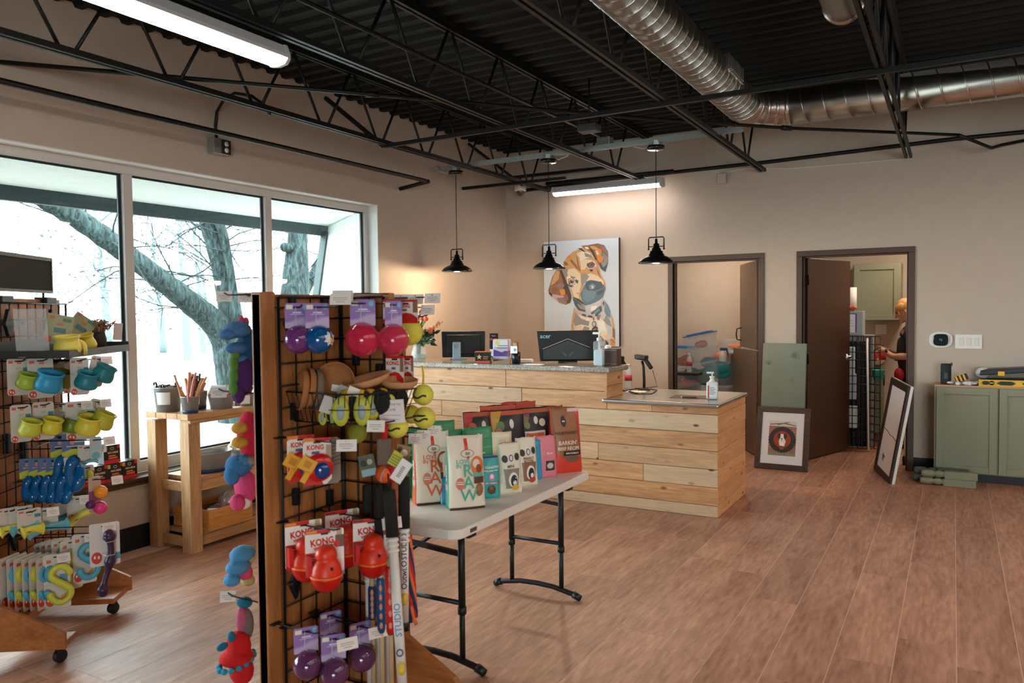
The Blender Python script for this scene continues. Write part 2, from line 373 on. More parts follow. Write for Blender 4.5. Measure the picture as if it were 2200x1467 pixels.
# door frames
def dframe(name, x0, x1):
    t = thing(name, None, None); t['kind'] = 'structure'
    for a, c in ((x0, x0+CW), (x1-CW, x1)):
        b = MB(); b.box(a, c, YB-.018, YB+W+.018, 0, DH-CW)
        s = x0+CW if a == x0 else x1-CW-.016
        b.box(s, s+.016, YB+.03, YB+.07, 0, DH-CW); b.build('jamb', BRN, t, bevel=.003)
    b = MB(); b.box(x0, x1, YB-.018, YB+W+.018, DH-CW, DH); b.box(x0+CW, x1-CW, YB+.03, YB+.07, DH-CW-.016, DH-CW); b.build('head', BRN, t, bevel=.003)
    return t
dframe('door_1', *D1); dframe('door_2', *D2)
# ------------------------------------------------------------------ ceiling: joists, bridging, ducts, lights
JM = mat('black_painted_joist', (15, 18, 19), .5, .1); ZB, ZT = 2.885, 3.345
def joist(X, node, label):
    t = thing('roof_joist', label, 'joist', (X, 0, 0), 0, 'open web roof joists')
    for nm, z in (('bottom_chord', ZB), ('top_chord', ZT)):
        b = MB()
        for s in (-1, 1): b.box(s*.02-.011, s*.02+.011, YF, 8.02, z-.016, z+.016)
        if nm == 'top_chord': b.box(-.045, .045, YF, 8.1, z+.016, z+.03)
        b.build(nm, JM, t)
    me = None; y = node-.632*9
    while y < 7.75:
        for s in (-1, 1):
            if me is None: me = MB().cyl((0, .035, ZB), (0, .30, ZT), .0105, n=8).build('web_bar', JM, t); o = me
            else: o = me.copy(); col.objects.link(o)
            o.location = (0, y, 0); o.scale = (1, s, 1)
        y += .632
    return t
joist(-4.0, 2.456, 'black open web joist nearest the window wall'); joist(-2.86, 2.72, 'second black open web joist from the window wall, over the strip light')
joist(-1.655, 3.53, 'black open web joist running beside the round duct'); joist(-.372, 6.70, 'black open web joist that the cross duct passes through')
def rod(name, pts, r, label, m=JM, cat='pipe', n=8, group=None):
    return tag(MB().tube(pts, r, n).build(name, m), label, cat, group)
def angle(name, p, q, label): return tag(MB().bar(p, q, .03, .03).build(name, JM), label, 'brace')
angle('bridging_angle', (-4.0, 5.06, 2.862), (4.1, 4.86, 2.862), 'long black bridging bar crossing under the joists')
angle('bridging_diagonal', (-4.62, 5.05, 3.33), (-4.02, 5.06, 2.862), 'black diagonal brace from the window wall to the first joist')
angle('bridging_diagonal', (-4.6, 7.25, 3.34), (-4.02, 7.4, 2.865), 'black diagonal brace in the far left ceiling corner')
a_ = wx(994, 405, -4.63); angle('bridging_end', (-4.63, a_.y, a_.z), (-3.4, a_.y, a_.z), 'short black bar from the window wall to the first joist, near the corner')
P1 = MB().tube([(-4.3, YF, 2.745), (-4.3, 3.0, 2.735), (-4.3, 6.02, 2.745)], .019, 8)
P1.tube([(-4.28, 6.05, 2.742), (-4.62, 6.05, 2.70)], .019, 8)
tag(P1.build('sprinkler_pipe', JM), 'black pipe running along above the shop window', 'pipe')
c = [wz(0, 133, 2.93), wz(800, 203, 2.93), wz(1390, 255, 2.93), wz(1690, 275, 2.93), wz(2060, 290, 2.93)]
t = MB().tube(c, .013, 8)
for q in (c[1], c[3]): t.cyl(q-Vector((.03, .03, 0)), q+Vector((.03, .03, 0)), .02, n=8)
tag(t.build('conduit', JM), 'black conduit slanting across under the joists with two couplings', 'conduit')
rod('conduit', [(-2.78, YF, 3.02), (-2.8, 4.0, 3.06), (-2.8, 6.6, 3.09)], .013, 'thin black conduit high beside the second joist')
rod('conduit', [(-4.4, 8.06, 2.92), (-3.2, 8.06, 2.955), (-1.63, 8.06, 2.97), (0, 8.06, 3.01), (4.1, 8.06, 2.99)], .019, 'black conduit along the top of the back wall')
rod('conduit', [wy(2060, 290, 7.4), wy(2130, 318, 7.7), wy(2150, 312, 7.9), wy(2230, 296, 8.0)], .014, 'short black conduit sagging at the right end of the back wall')
rod('wall_cable', [wy(1545, 372, 8.1), wy(1600, 362, 8.1), wy(1700, 362, 8.1), wy(1820, 352, 8.1), wy(1945, 341, 8.1), wy(1958, 330, 8.09)], .004, 'thin pale cable sagging along the top of the back wall', PAPER, 'cable')
tag(MB().box(-2.12, -2.03, 8.06, 8.12, 2.80, 2.90).build('cable_cover', PAINT, bevel=.004), 'small wall coloured cover box at the left end of the pale cable', 'box')
# spiral duct
DUCT = mat('spiral_duct_metal', (196, 192, 186), .28, 1, .10, 7, .02); RD = .138; DX, DZ, DY = -1.475, 3.145, 6.70
t = thing('spiral_duct', 'shiny round spiral duct with an elbow over the back of the shop', 'duct')
path = [(DX, YF+.1, DZ), (DX, 6.38, DZ)]
MB().tube(path, RD, 32, True).build('duct_run', DUCT, t)
el = [(DX+.30-.30*math.cos(a), 6.38+.32*math.sin(a), DZ) for a in [PI/2*i/4 for i in range(5)]]
b = MB(); b.tube(el, RD+.001, 32, True)
for p, q in zip(el, el[1:]):
    pass
b.build('elbow', DUCT, t)
for i, p in enumerate(el):
    a = PI/2*i/4; d = Vector((math.sin(a), math.cos(a), 0))*.012
    MB().tube([Vector(p)-d, Vector(p)+d], RD+.006, 32).build('elbow_band', DUCT, t)
MB().tube([(DX+.30, DY, DZ), (4.1, DY, DZ)], RD, 32, True).build('duct_run', DUCT, t)
def helix(axis, s0, s1, pitch=.105):
    n = 20; k = int((s1-s0)/pitch*n); P = []
    for i in range(k+1):
        a = 2*PI*i/n; s = s0+(s1-s0)*i/k
        P.append((DX+(RD+.001)*math.cos(a), s, DZ+(RD+.001)*math.sin(a)) if axis == 'y' else (s, DY+(RD+.001)*math.cos(a), DZ+(RD+.001)*math.sin(a)))
    return P
MB().tube(helix('y', 1.0, 6.36), .0062, 4).build('spiral_seam', DUCT, t); MB().tube(helix('x', DX+.33, 3.4, .16), .006, 4).build('spiral_seam', DUCT, t)
b = MB()
b.box(DX+.11, DX+.15, 5.35, 5.78, DZ-.02, DZ+.09)
for k in range(9): b.box(DX+.15, DX+.158, 5.38+k*.043, 5.40+k*.043, DZ-.01, DZ+.08)
b.build('air_register', DUCT, t, bevel=.003)
q = wz(1812, 8, 3.12); b = MB(); b.tube([q+Vector((0, -1.2, .02)), q], .10, 24)
b.tube([q+Vector((0, -.02, 0)), q+Vector((0, .015, 0))], .106, 24)
tag(b.build('duct_stub', DUCT), 'end of a second round metal duct at the top of the picture', 'duct')
# strip lights
HOUS = mat('strip_light_housing', (206, 208, 210), .5); DIFF = mat('lit_diffuser', (255, 246, 240), .4, emit=LED_W, ecol=(255, 238, 228))
def strip(loc, rz, label):
    t = thing('strip_light', label, 'strip light', loc, rz, 'LED strip lights')
    L = .61
    MB().prism([(-.045, .075), (.045, .075), (.066, .03), (.068, .012), (-.068, .012), (-.066, .03)], -L, L).build('housing', HOUS, t)
    MB().prism([(-.060, .0125), (.060, .0125), (.056, -.004), (.040, -.014), (0, -.019), (-.040, -.014), (-.056, -.004)], -L+.012, L-.012).build('diffuser', DIFF, t)
    for s in (-1, 1):
        MB().prism([(-.05, .078), (.05, .078), (.07, .03), (.07, .005), (.05, -.016), (0, -.023), (-.05, -.016), (-.07, .005), (-.07, .03)], s*(L-.006), s*(L+.014)).build('end_cap', HOUS, t, fix=True)
    for y in (-.4, .4): MB().cyl((0, y, .07), (0, y, .12), .006, n=6).build('hanger', JM, t)
    return t
s0 = strip((-2.93, 2.26, 2.765), 0, 'white LED strip light hanging under the second joist, top left')
copy_tree(s0, (-3.235, 7.82, 2.80), R(90), 'white LED strip light near the back wall over the counter')
for i, x in enumerate((.98, 2.4, 3.8)):  # unseen strip rows, added to raise light on floor, table and counter end
    for k, y in enumerate((-.2, 1.3, 2.8, 4.3, 5.8)):
        copy_tree(s0, (x, y, 2.78), 0, 'added unseen LED strip light, %s row right of the duct, %s from the back' % (('first', 'second', 'third')[i], ('fifth', 'fourth', 'third', 'second', 'first')[k]))
rod('light_bracket', [(-3.95, 7.82, 2.93), (-2.5, 7.82, 2.93)], .02, 'black pipe bracket above the far strip light')
# strut rail, boxes and pendants
A, B_ = Vector((-4.45, 6.34, 2.925)), Vector((-1.43, 6.20, 2.925))
RAIL = mat('zinc_strut', (196, 204, 206), .35, .8)
b = MB(); b.bar(A, B_, .041, .006); d = Vector((.0, .02, -.018)); b.bar(A+d, B_+d, .004, .036); d = Vector((0, -.02, -.018)); b.bar(A+d, B_+d, .004, .036)
tag(b.build('strut_rail', RAIL), 'galvanised strut rail the three pendant lamps hang from', 'rail')
SHB = mat('black_enamel', (20, 22, 23), .3, .2, coat=.3); SHW = mat('white_enamel', (240, 225, 212), .4)
BULB = mat('lit_bulb', (255, 214, 170), .4, emit=6)
pos = [wy(982, 584, 6.33), wy(1180, 578, 6.29), wy(1410, 566, 6.25)]
def pendant(p, label):
    t = thing('pendant_lamp', label, 'pendant lamp', p, 0, 'black barn pendant lamps')
    out = [(.147, 0), (.150, .004), (.146, .012), (.128, .034), (.092, .056), (.066, .064), (.064, .078), (.056, .08), (.054, .10), (.04, .106), (.036, .125), (.026, .132), (.024, .162), (.012, .166), (.011, .20), (.004, .205)]
    MB().lathe(out, n=28).build('shade', SHB, t)
    MB().lathe([(.145, .001), (.125, .03), (.09, .051), (.05, .058), (0.0001, .06)], n=28).build('inner_shade', SHW, t)
    MB().ball((0, 0, .028), .026, 12, 8).build('bulb', BULB, t)
    y = MB(); y.tube([(-.066, 0, .125), (-.066, 0, .205), (-.058, 0, .216), (.058, 0, .216), (.066, 0, .205), (.066, 0, .125)], .0055, 6)
    y.ball((-.066, 0, .12), .009, 8, 6); y.ball((.066, 0, .12), .009, 8, 6); y.cyl((-.066, 0, .14), (.066, 0, .14), .004, n=6); y.build('yoke', SHB, t)
    top = 2.925-p.z-.04
    MB().cyl((0, 0, .2), (0, 0, top-.05), .0035, n=6).build('cord', BLKP, t)
    MB().lathe([(.07, top-.05), (.07, top-.02), (.05, top-.018)], n=20).build('canopy', SHB, t)
    MB().lathe([(.052, top-.02), (.052, top+.02)], n=8, smooth=False).build('junction_box', STEEL, t)
    l = bpy.data.lights.new('pendant_bulb', 'POINT'); l.energy = PEND_W; l.color = WARM; l.shadow_soft_size = .03
    o = bpy.data.objects.new('pendant_bulb', l); col.objects.link(o); o.parent = t; o.location = (0, 0, -.01)
    return t
for p, lb in zip(pos, ('left black barn pendant lamp, nearest the window', 'middle black barn pendant lamp in front of the dog painting', 'right black barn pendant lamp, beside the first doorway')): pendant(p, lb)
WIREM = mat('grey_cable', (178, 176, 170), .5)
for k, (p, s, lb) in enumerate(((pos[0], -.18, 'grey flexible cable looping left of the left pendant canopy'), (pos[1], .22, 'grey flexible cable looping right of the middle pendant canopy'), (pos[2], -.2, 'grey flexible cable looping left of the right pendant canopy'))):
    z = 2.885
    rod('flex_cable', [(p.x+math.copysign(.05, s), p.y, z), (p.x+s*.5, p.y-.02, z-.035), (p.x+s*.9, p.y-.02, z-.01), (p.x+s*1.1, p.y-.03, z+.05)], .006, lb, WIREM, 'cable')
q = wz(1300, 306, 2.98); tag(MB().box(q.x-.06, q.x+.06, q.y-.05, q.y+.05, 2.95, 3.02).build('junction_box', STEEL, bevel=.004), 'square galvanised junction box lying on the strut rail', 'junction box')
q = wz(1266, 276, 2.97); t = thing('spot_projector', 'small grey box with a round glass lens under the ceiling deck', 'projector', q)
MB().box(-.08, .08, -.06, .06, -.03, .03).build('body', mat('dark_grey_case', (74, 80, 84), .5), t, bevel=.006); MB().lathe([(.03, -.065), (.032, -.05), (.02, -.04)], n=14, M=Matrix.Rotation(PI/2, 4, 'X')).build('lens', mat('pale_lens', (170, 200, 214), .15), t)
MB().cyl((0, 0, .03), (0, 0, .4), .008, n=6).build('stem', JM, t)
# dome camera
q = wy(1118, 405, 7.75); t = thing('dome_camera', 'white dome security camera in the ceiling corner', 'camera', q)
MB().lathe([(.062, -.03), (.066, -.025), (.066, .03), (.06, .035), (.0, .036)], n=20).build('housing', WHITE, t)
MB().ball((0, 0, -.03), (.045, .045, .055), 16, 10).build('dome', mat('smoked_dome', (90, 80, 74), .1, coat=.6), t)
MB().cyl((0, 0, .03), (0, 0, .12), .01, n=6).build('stem', JM, t)
tag(MB().bar((q.x-.1, 7.75, q.z+.13), (-3.2, 7.75, q.z+.13), .05, .03).build('mount_bar', JM), 'black bar carrying the dome camera beside the far strip light', 'bar')
# outlet box on the window wall
q = wx(472, 316, -4.60); t = thing('outlet_box', 'metal outlet box with two white sockets high on the window wall', 'outlet', (q.x, q.y, q.z), R(90))
MB().box(-.075, .075, -.03, .04, -.055, .055).build('box_body', STEEL, t, bevel=.004); MB().box(-.01, .07, -.036, -.03, -.05, .05).build('cover', mat('dark_cover', (40, 44, 46), .4), t, bevel=.002)
for z in (-.022, .022): MB().lathe([(.018, -.002), (.018, .004), (.0001, .005)], (0, 0, 0), 14, Matrix.Translation((.03, -.036, z)) @ Matrix.Rotation(PI/2, 4, 'X')).build('socket', WHITE, t)
pts = [wx(465, 300, -4.62), wx(463, 270, -4.62), wx(466, 240, -4.62), wx(482, 212, -4.45), wx(505, 200, -4.3), wx(540, 206, -4.15), wx(568, 226, -4.05), wx(580, 246, -4.0)]
rod('flex_conduit', pts, .011, 'black flexible conduit curving from the outlet box to the first joist', JM, 'conduit')
# ------------------------------------------------------------------ outside the window
STUC = mat('white_stucco', (226, 230, 230), .8, 0, .03, 20, .1); DKTRIM = mat('dark_fascia', (46, 60, 62), .6)
struct(MB().box(-60, XW-.2, -40, 60, -.3, -.12).build('ground_outside', mat('pale_dry_ground', (104, 101, 96), .9, 0, .16, .8)), 'bright bare ground outside the shop window')
struct(MB().box(-6.3, XW-.2, -6, 7.6, 2.525, 2.62).build('porch_soffit', STUC)); struct(MB().box(-6.36, -6.3, -6, 7.6, 2.41, 2.64).build('porch_fascia', DKTRIM))
p0_, p1_ = Vector((XW-.215, 5.86, 0)), Vector((-6.27, 6.86, 0))
b = MB(); V = [(p0_.x, p0_.y, -.12), (-6.27, 6.30, -.12), (p1_.x, p1_.y, 2.52), (p0_.x, p0_.y, 2.52)]
V += [(x+.06, y+.12, z) for x, y, z in V]; b.add(V, [(0,1,2,3),(7,6,5,4),(0,4,5,1),(1,5,6,2),(2,6,7,3),(3,7,4,0)]); struct(b.build('porch_return_wall', STUC, fix=True))
b = MB(); b.bar((-6.30, 6.29, -.1), (-6.30, 6.85, 2.45), .07, .09, (1, 0, 0)); struct(b.build('porch_wall_trim', DKTRIM))
random.seed(5); n_ = (p1_-p0_).normalized().cross(Vector((0, 0, 1)))
n_ = n_ if n_.y < 0 else -n_
b = MB(); V = []; k = 26
for i in range(k+1):
    z = .4+2.1*i/k; a = p0_+(p1_-p0_).normalized()*(.03)+n_*.012; c = p0_+(p1_-p0_).normalized()*(.115+.03*random.random())+n_*.012; V += [(a.x, a.y, z), (c.x, c.y, z)]
b.add(V, [(2*i, 2*i+1, 2*i+3, 2*i+2) for i in range(k)]); o = struct(b.build('porch_mortar_edge', mat('grey_mortar', (120, 138, 138), .9)))
m = o.modifiers.new('t', 'SOLIDIFY'); m.thickness = .01
BARK = bpy.data.materials.new('bark'); BARK.use_nodes = True
def barkmat():
    N = BARK.node_tree.nodes; L = BARK.node_tree.links; b = N['Principled BSDF']; b.inputs['Roughness'].default_value = .9; b.inputs['Specular IOR Level'].default_value = .2
    tc = N.new('ShaderNodeTexCoord'); mp = N.new('ShaderNodeMapping'); mp.inputs['Scale'].default_value = (1, 1, .25); L.new(tc.outputs['Object'], mp.inputs[0])
    nz = N.new('ShaderNodeTexNoise'); nz.inputs['Scale'].default_value = 22; nz.inputs['Detail'].default_value = 6; nz.inputs['Distortion'].default_value = 1.2; L.new(mp.outputs[0], nz.inputs[0])
    cr = N.new('ShaderNodeValToRGB'); cr.color_ramp.elements[0].position = .38; cr.color_ramp.elements[1].position = .68; cr.color_ramp.elements[0].color = lin((22, 30, 31)); cr.color_ramp.elements[1].color = lin((60, 76, 77))  # teal tint of sky and glare put into the bark colour
    L.new(nz.outputs[0], cr.inputs[0]); L.new(cr.outputs[0], b.inputs['Base Color']); bp = N.new('ShaderNodeBump'); bp.inputs['Strength'].default_value = .8; bp.inputs['Distance'].default_value = .03; L.new(nz.outputs[0], bp.inputs['Height']); L.new(bp.outputs[0], b.inputs['Normal'])
barkmat()
def limb(b, pts, X, n=14):
    P = []; r = []
    for i, (px, py, rp) in enumerate(pts):
        q = wx(px, py, X); d = (q-CAM).dot(_fw); P.append(q); r.append(rp*d/FPX)
    # smooth the path
    PP = []; RR = []
    for i in range(len(P)-1):
        for k in range(3):
            f = k/3; PP.append(P[i].lerp(P[i+1], f)); RR.append(r[i]+(r[i+1]-r[i])*f)
    PP.append(P[-1]); RR.append(r[-1])
    for it in range(2):
        PP = [PP[0]]+[(PP[i-1]+PP[i]*2+PP[i+1])/4 for i in range(1, len(PP)-1)]+[PP[-1]]
    RR = [v*(1+.05*math.sin(3.1*i)) for i, v in enumerate(RR)]
    b.tube(PP, RR, n); return PP
def twigs(b, starts, n, L, r0, seed):
    random.seed(seed)
    for i in range(n):
        p = Vector(random.choice(starts)); d = Vector((random.uniform(-.6, .6), random.uniform(-1, 1), random.uniform(-.35, .9))).normalized()
        P = [p]; q = p.copy(); l = L*random.uniform(.5, 1.2)
        for k in range(5):
            d = (d+Vector((random.uniform(-.35, .35), random.uniform(-.35, .35), random.uniform(-.3, .25)))).normalized(); q = q+d*l/5; P.append(q.copy())
            if k > 0:
                for _ in range(2):
                    e = (d+Vector((random.uniform(-.9, .9), random.uniform(-.9, .9), random.uniform(-.7, .5)))).normalized(); b.tube([q, q+e*l*.12, q+e*l*.26+Vector((0, 0, -.05))], [r0*.4, r0*.3, r0*.15], 3, False)
        b.tube(P, [r0*(1-.16*j) for j in range(6)], 4, False)
TX = -9.6
t = thing('tree', 'big leaning tree forking outside the middle window pane', 'tree', (0, 0, 0))
b = MB(); limb(b, [(520, 1010, 50), (512, 930, 42), (506, 860, 36), (500, 800, 35), (494, 750, 36), (486, 715, 30)], TX, 18); b.build('trunk', BARK, t)
b = MB(); l1 = limb(b, [(494, 750, 33), (478, 712, 30), (452, 684, 27), (415, 655, 25), (360, 612, 23), (302, 567, 21), (240, 520, 23), (180, 478, 22), (125, 444, 22), (70, 414, 20), (20, 380, 16)], TX, 16); b.build('limb', BARK, t)
b = MB(); l1b = limb(b, [(130, 440, 15), (80, 418, 16), (30, 412, 15), (-60, 400, 15)], TX, 12); b.build('limb', BARK, t)
b = MB(); l2 = limb(b, [(497, 740, 30), (498, 690, 25), (490, 640, 23), (476, 575, 21), (462, 515, 22), (448, 462, 24), (438, 400, 20)], TX, 16); b.build('limb', BARK, t)
b = MB(); l3 = limb(b, [(506, 690, 12), (502, 630, 9), (492, 560, 8), (480, 500, 10), (468, 470, 11), (455, 440, 9)], TX+.25, 12); b.build('limb', BARK, t)
TWG = mat('grey_twigs', (34, 46, 48), .9)
b = MB(); twigs(b, l2[6:]+l1[8:22]+l3[6:], 46, 1.5, .016, 3); tag(b.build('twigs', TWG, t), kind='stuff')
TX2 = -8.6
t = thing('tree', 'upright tree trunk with a knob outside the right window pane', 'tree', (0, 0, 0))
b = MB(); k2 = limb(b, [(628, 900, 42), (630, 760, 36), (633, 660, 32), (636, 580, 27), (639, 530, 22), (641, 480, 19), (644, 420, 18)], TX2, 16); q = wx(612, 531, TX2); b.ball(q, .075, 12, 8); b.cyl(q, q+Vector((0, .16, -.03)), .06, .09, 10); b.build('trunk', BARK, t)
b = MB(); limb(b, [(648, 640, 12), (668, 600, 11), (690, 555, 9), (712, 515, 7)], TX2-.2, 12); b.build('limb', BARK, t)
b = MB(); twigs(b, [wx(640, 520, TX2), wx(668, 600, TX2), wx(690, 550, TX2), wx(644, 470, TX2)], 16, 1.0, .012, 9); tag(b.build('twigs', TWG, t), kind='stuff')
FAR = mat('hazed_far_bark', (92, 106, 108), .9)  # distance haze and glare put into the paler bark colour
for i, (px, y0, y1, r, X, lb) in enumerate(((400, 850, 560, 9, -24, 'pale distant tree seen left of the big tree fork'), (345, 760, 600, 6, -30, 'thin pale distant tree in the middle pane'), (432, 790, 560, 6, -28, 'pale distant tree close beside the big leaning limb'), (225, 740, 560, 8, -26, 'pale distant tree at the right of the left pane'), (445, 800, 600, 4, -34, 'thinnest pale distant tree left of the big trunk'))):
    t = thing('distant_tree', lb, 'tree', (0, 0, 0), 0, 'distant trees')
    b = MB(); P = limb(b, [(px+6, y0, r*1.3), (px+2, (y0+y1)/2, r), (px-8, y1, r*.7), (px-20, y1-120, r*.4)], X, 8); twigs(b, P[4:], 12, 3.2, .035, 20+i); b.build('trunk', FAR, t)
random.seed(21); b = MB()
for i in range(5200):
    p = Vector((random.uniform(-24, -40), random.uniform(-6, 46), random.uniform(.8, 11))); s = random.uniform(.05, .16); a = random.random()*6.28
    b.add([p, p+Vector((0, math.cos(a)*s, math.sin(a)*s)), p+Vector((0, math.cos(a+1)*s, math.sin(a+1)*s*.8))], [(0, 1, 2)])
tag(b.build('far_foliage', mat('far_leaves', (52, 64, 62), .9)), 'sparse pale leaves of the far tree line', 'foliage', None, 'stuff')
# ------------------------------------------------------------------ doors and back rooms
DOORB = mat('brown_door_paint', (104, 82, 66), .35); DOORD = mat('dark_brown_door', (66, 42, 30), .32)
CHROME = mat('chrome', (214, 212, 206), .15, 1)
def leaf(name, label, hinge, ang, w, z0, z1, m, extra=None):
    t = thing(name, label, 'door', (hinge[0], hinge[1], 0), ang)
    MB().box(0, w, -.022, .022, z0, z1).build('panel', m, t, bevel=.003); return t
hx, hy = D1[1]-CW-.02, YB+.075
d1 = leaf('dutch_door', 'upper half of the brown dutch door standing open in the left doorway', (hx, hy), PI-R(66), .86, 1.10, 2.015, DOORB)
b = MB(); b.tube([(.80, .022, 1.17), (.80, .065, 1.18), (.80, .075, 1.24), (.80, .065, 1.30), (.80, .022, 1.31)], .007, 6); b.build('pull_handle', BLKP, d1)
d1b = leaf('dutch_door', 'lower half of the brown dutch door standing open in the left doorway', (hx, hy), PI-R(61), .86, .02, 1.085, DOORB)
hx2, hy2 = D2[0]+CW+.02, YB+.085
d2 = leaf('interior_door', 'dark brown door standing open in the right doorway', (hx2, hy2), math.atan2(.86, .30), .90, .02, 2.015, DOORD)
b = MB(); M_ = Matrix.Translation((.83, -.022, 1.0)) @ Matrix.Rotation(PI/2, 4, 'X'); b.lathe([(.034, 0), (.034, .008), (.014, .012), (.013, .045), (.0001, .05)], n=16, M=M_); b.tube([(.83, -.062, 1.0), (.76, -.066, 1.0), (.72, -.06, .998)], [.011, .009, .008], 8); b.build('lever_handle', CHROME, d2)
for z in (.25, 1.02, 1.80): MB().cyl((-.006, -.03, z-.05), (-.006, -.03, z+.05), .009, n=8).build('hinge', BLK, d2)
area('storeroom_lamp', (-2.5, 9.1, 2.5), .6, 13, (1, .80, .62)); area('kitchen_lamp', (-.2, 9.3, 2.5), .6, 15, (1, .80, .62))
# plastic totes
TOTE = mat('clear_tote_plastic', (214, 226, 234), .25, alpha=.24); LIDB = mat('blue_lid', (58, 110, 170), .35); LIDC = mat('clear_lid', (216, 224, 228), .3, alpha=.6)
def tote(label, loc, w, d, h, rz=0, tilt=(0, 0), lid=None, m=None):
    t = thing('storage_tote', label, 'tote', loc, rz, 'plastic totes in the storeroom', rot=(tilt[0], tilt[1], rz)); b = MB()
    def ring(x, y, z): return [(-x, -y, z), (x, -y, z), (x, y, z), (-x, y, z)]
    rings = [ring(w*.44, d*.44, 0), ring(w*.49, d*.49, h), ring(w*.53, d*.53, h), ring(w*.53, d*.53, h-.025), ring(w*.505, d*.505, h-.025)]
    V = [p for r in rings for p in r]; F = [(0, 3, 2, 1)]
    for i in range(len(rings)-1):
        for j in range(4): F.append((4*i+j, 4*i+(j+1) % 4, 4*i+4+(j+1) % 4, 4*i+4+j))
    b.add(V, F); b.build('bin', m or TOTE, t, bevel=.008)
    if lid:
        c = MB(); c.box(-w*.54, w*.54, -d*.54, d*.54, h, h+.012); c.box(-w*.42, w*.42, -d*.42, d*.42, h+.012, h+.026); c.build('lid', lid, t, bevel=.006)
    return t
FAB = [mat('teal_fabric', (38, 140, 140), .9), mat('pink_fabric', (226, 150, 140), .9), mat('green_fabric', (40, 110, 92), .9), mat('grey_fabric', (196, 190, 184), .9), mat('orange_fabric', (214, 120, 60), .9)]
def bundle(p, s, k, label):
    s *= 1.35
    random.seed(int(p.x*977+p.z*313)); b = MB()
    for i in range(4): b.ball((random.uniform(-.3, .3)*s, random.uniform(-.3, .3)*s, random.uniform(0, .25)*s), (s*random.uniform(.3, .5), s*random.uniform(.3, .5), s*.28), 10, 7)
    tag(b.build('fabric_bundle', FAB[k], loc=p), label, 'fabric', 'fabric in the totes')
YT = 9.05
def at1(px, py, Y=YT): return wy(px, py, Y)
q = at1(1512, 836); tote('wide clear tote lowest of the storeroom pile, behind the sanitiser', (q.x, YT+.12, q.z-.30), .62, .40, .36)
tote('clear tote standing on the storeroom floor under the pile', (q.x, YT+.12, 0), .62, .42, q.z-.305, lid=LIDC)
q = at1(1508, 832); tote('long clear tote of teal fabric tilted on the pile', (q.x, YT-.02, q.z+.045), .56, .38, .24, tilt=(0, R(-13)))
bundle(at1(1500, 815), .20, 2, 'dark green cloth inside the long tilted tote'); bundle(at1(1540, 802), .20, 0, 'teal cloth inside the long tilted tote'); bundle(at1(1472, 822), .15, 1, 'pink cloth inside the long tilted tote')
q = at1(1528, 785); tote('clear tote of toys in the middle of the pile', (q.x, YT+.02, q.z), .42, .32, .19, tilt=(0, R(-4)))
bundle(at1(1520, 780), .13, 0, 'teal cloth inside the middle tote'); bundle(at1(1545, 770), .12, 4, 'orange cloth inside the middle tote')
q = at1(1512, 755); tote('clear tote with a tilted blue lid on top of the pile', (q.x, YT, q.z), .32, .26, .20, tilt=(0, R(-12)), lid=LIDB)
bundle(at1(1510, 742), .10, 1, 'pink cloth inside the blue lidded tote')
q = at1(1578, 757, 9.5); tote('small clear tote of bright toys beside the upper door', (q.x, 9.5, q.z), .26, .22, .16)
q2 = at1(1578, 748, 9.5); bundle(q2, .10, 4, 'orange toys inside the small tote')
tote('grey tote under the small toy tote', (q.x, 9.5, 0), .34, .3, q.z-.005, m=mat('grey_tote', (120, 122, 124), .5), lid=LIDC)
q = at1(1466, 790, 9.4); tote('clear tote of papers at the left edge of the pile', (q.x, 9.4, q.z-.05), .36, .3, .30, lid=LIDB)
tote('grey tote under the clear tote of papers', (q.x, 9.4, 0), .4, .34, q.z-.055, m=MATS['grey_tote'])
bundle(at1(1470, 778, 9.4), .14, 4, 'brown orange folders inside the left tote')
BOT = mat('clear_bottle', (225, 235, 238), .1, alpha=.45)
q = at1(1481, 800, 8.75)
def wbottle(loc, label, s=1):
    t = thing('water_bottle', label, 'bottle', loc); b = MB(); b.lathe([(.0001, 0), (.03, .002), (.032, .02), (.029, .05), (.032, .09), (.030, .12), (.032, .14), (.026, .17), (.012, .19), (.012, .205)], n=14); b.build('bottle_body', BOT, t)
    MB().lathe([(.0325, .075), (.0325, .125)], n=14).build('paper_band', mat('red_blue_band', (186, 60, 60), .5), t); MB().lathe([(.014, .203), (.014, .218), (.0001, .219)], n=12).build('cap', WHITE, t); t.scale = (s, s, s); return t
wbottle((q.x, 8.75, q.z), 'clear water bottle standing before the storeroom totes')
tag(MB().box(q.x-.16, q.x+.12, 8.66, 8.86, q.z-.03, q.z-.001).build('shelf_board', mat('dark_shelf', (40, 34, 30), .5)), 'dark shelf board in the storeroom under the water bottle', 'shelf')
for sx in (-.15, .11): pass
q = at1(1553, 772, 8.8); t = thing('spray_bottle', 'clear spray bottle with a dark blue trigger on the tote pile', 'bottle', (q.x, 8.8, q.z-.02)); MB().lathe([(.04, 0), (.042, .06), (.03, .10), (.014, .12)], n=12).build('bottle_body', BOT, t)
b = MB(); b.box(-.03, .05, -.014, .014, .12, .15); b.bar((.045, 0, .125), (.01+.05, 0, .06), .012, .02); b.build('trigger', mat('navy_plastic', (36, 48, 92), .4), t, bevel=.004)
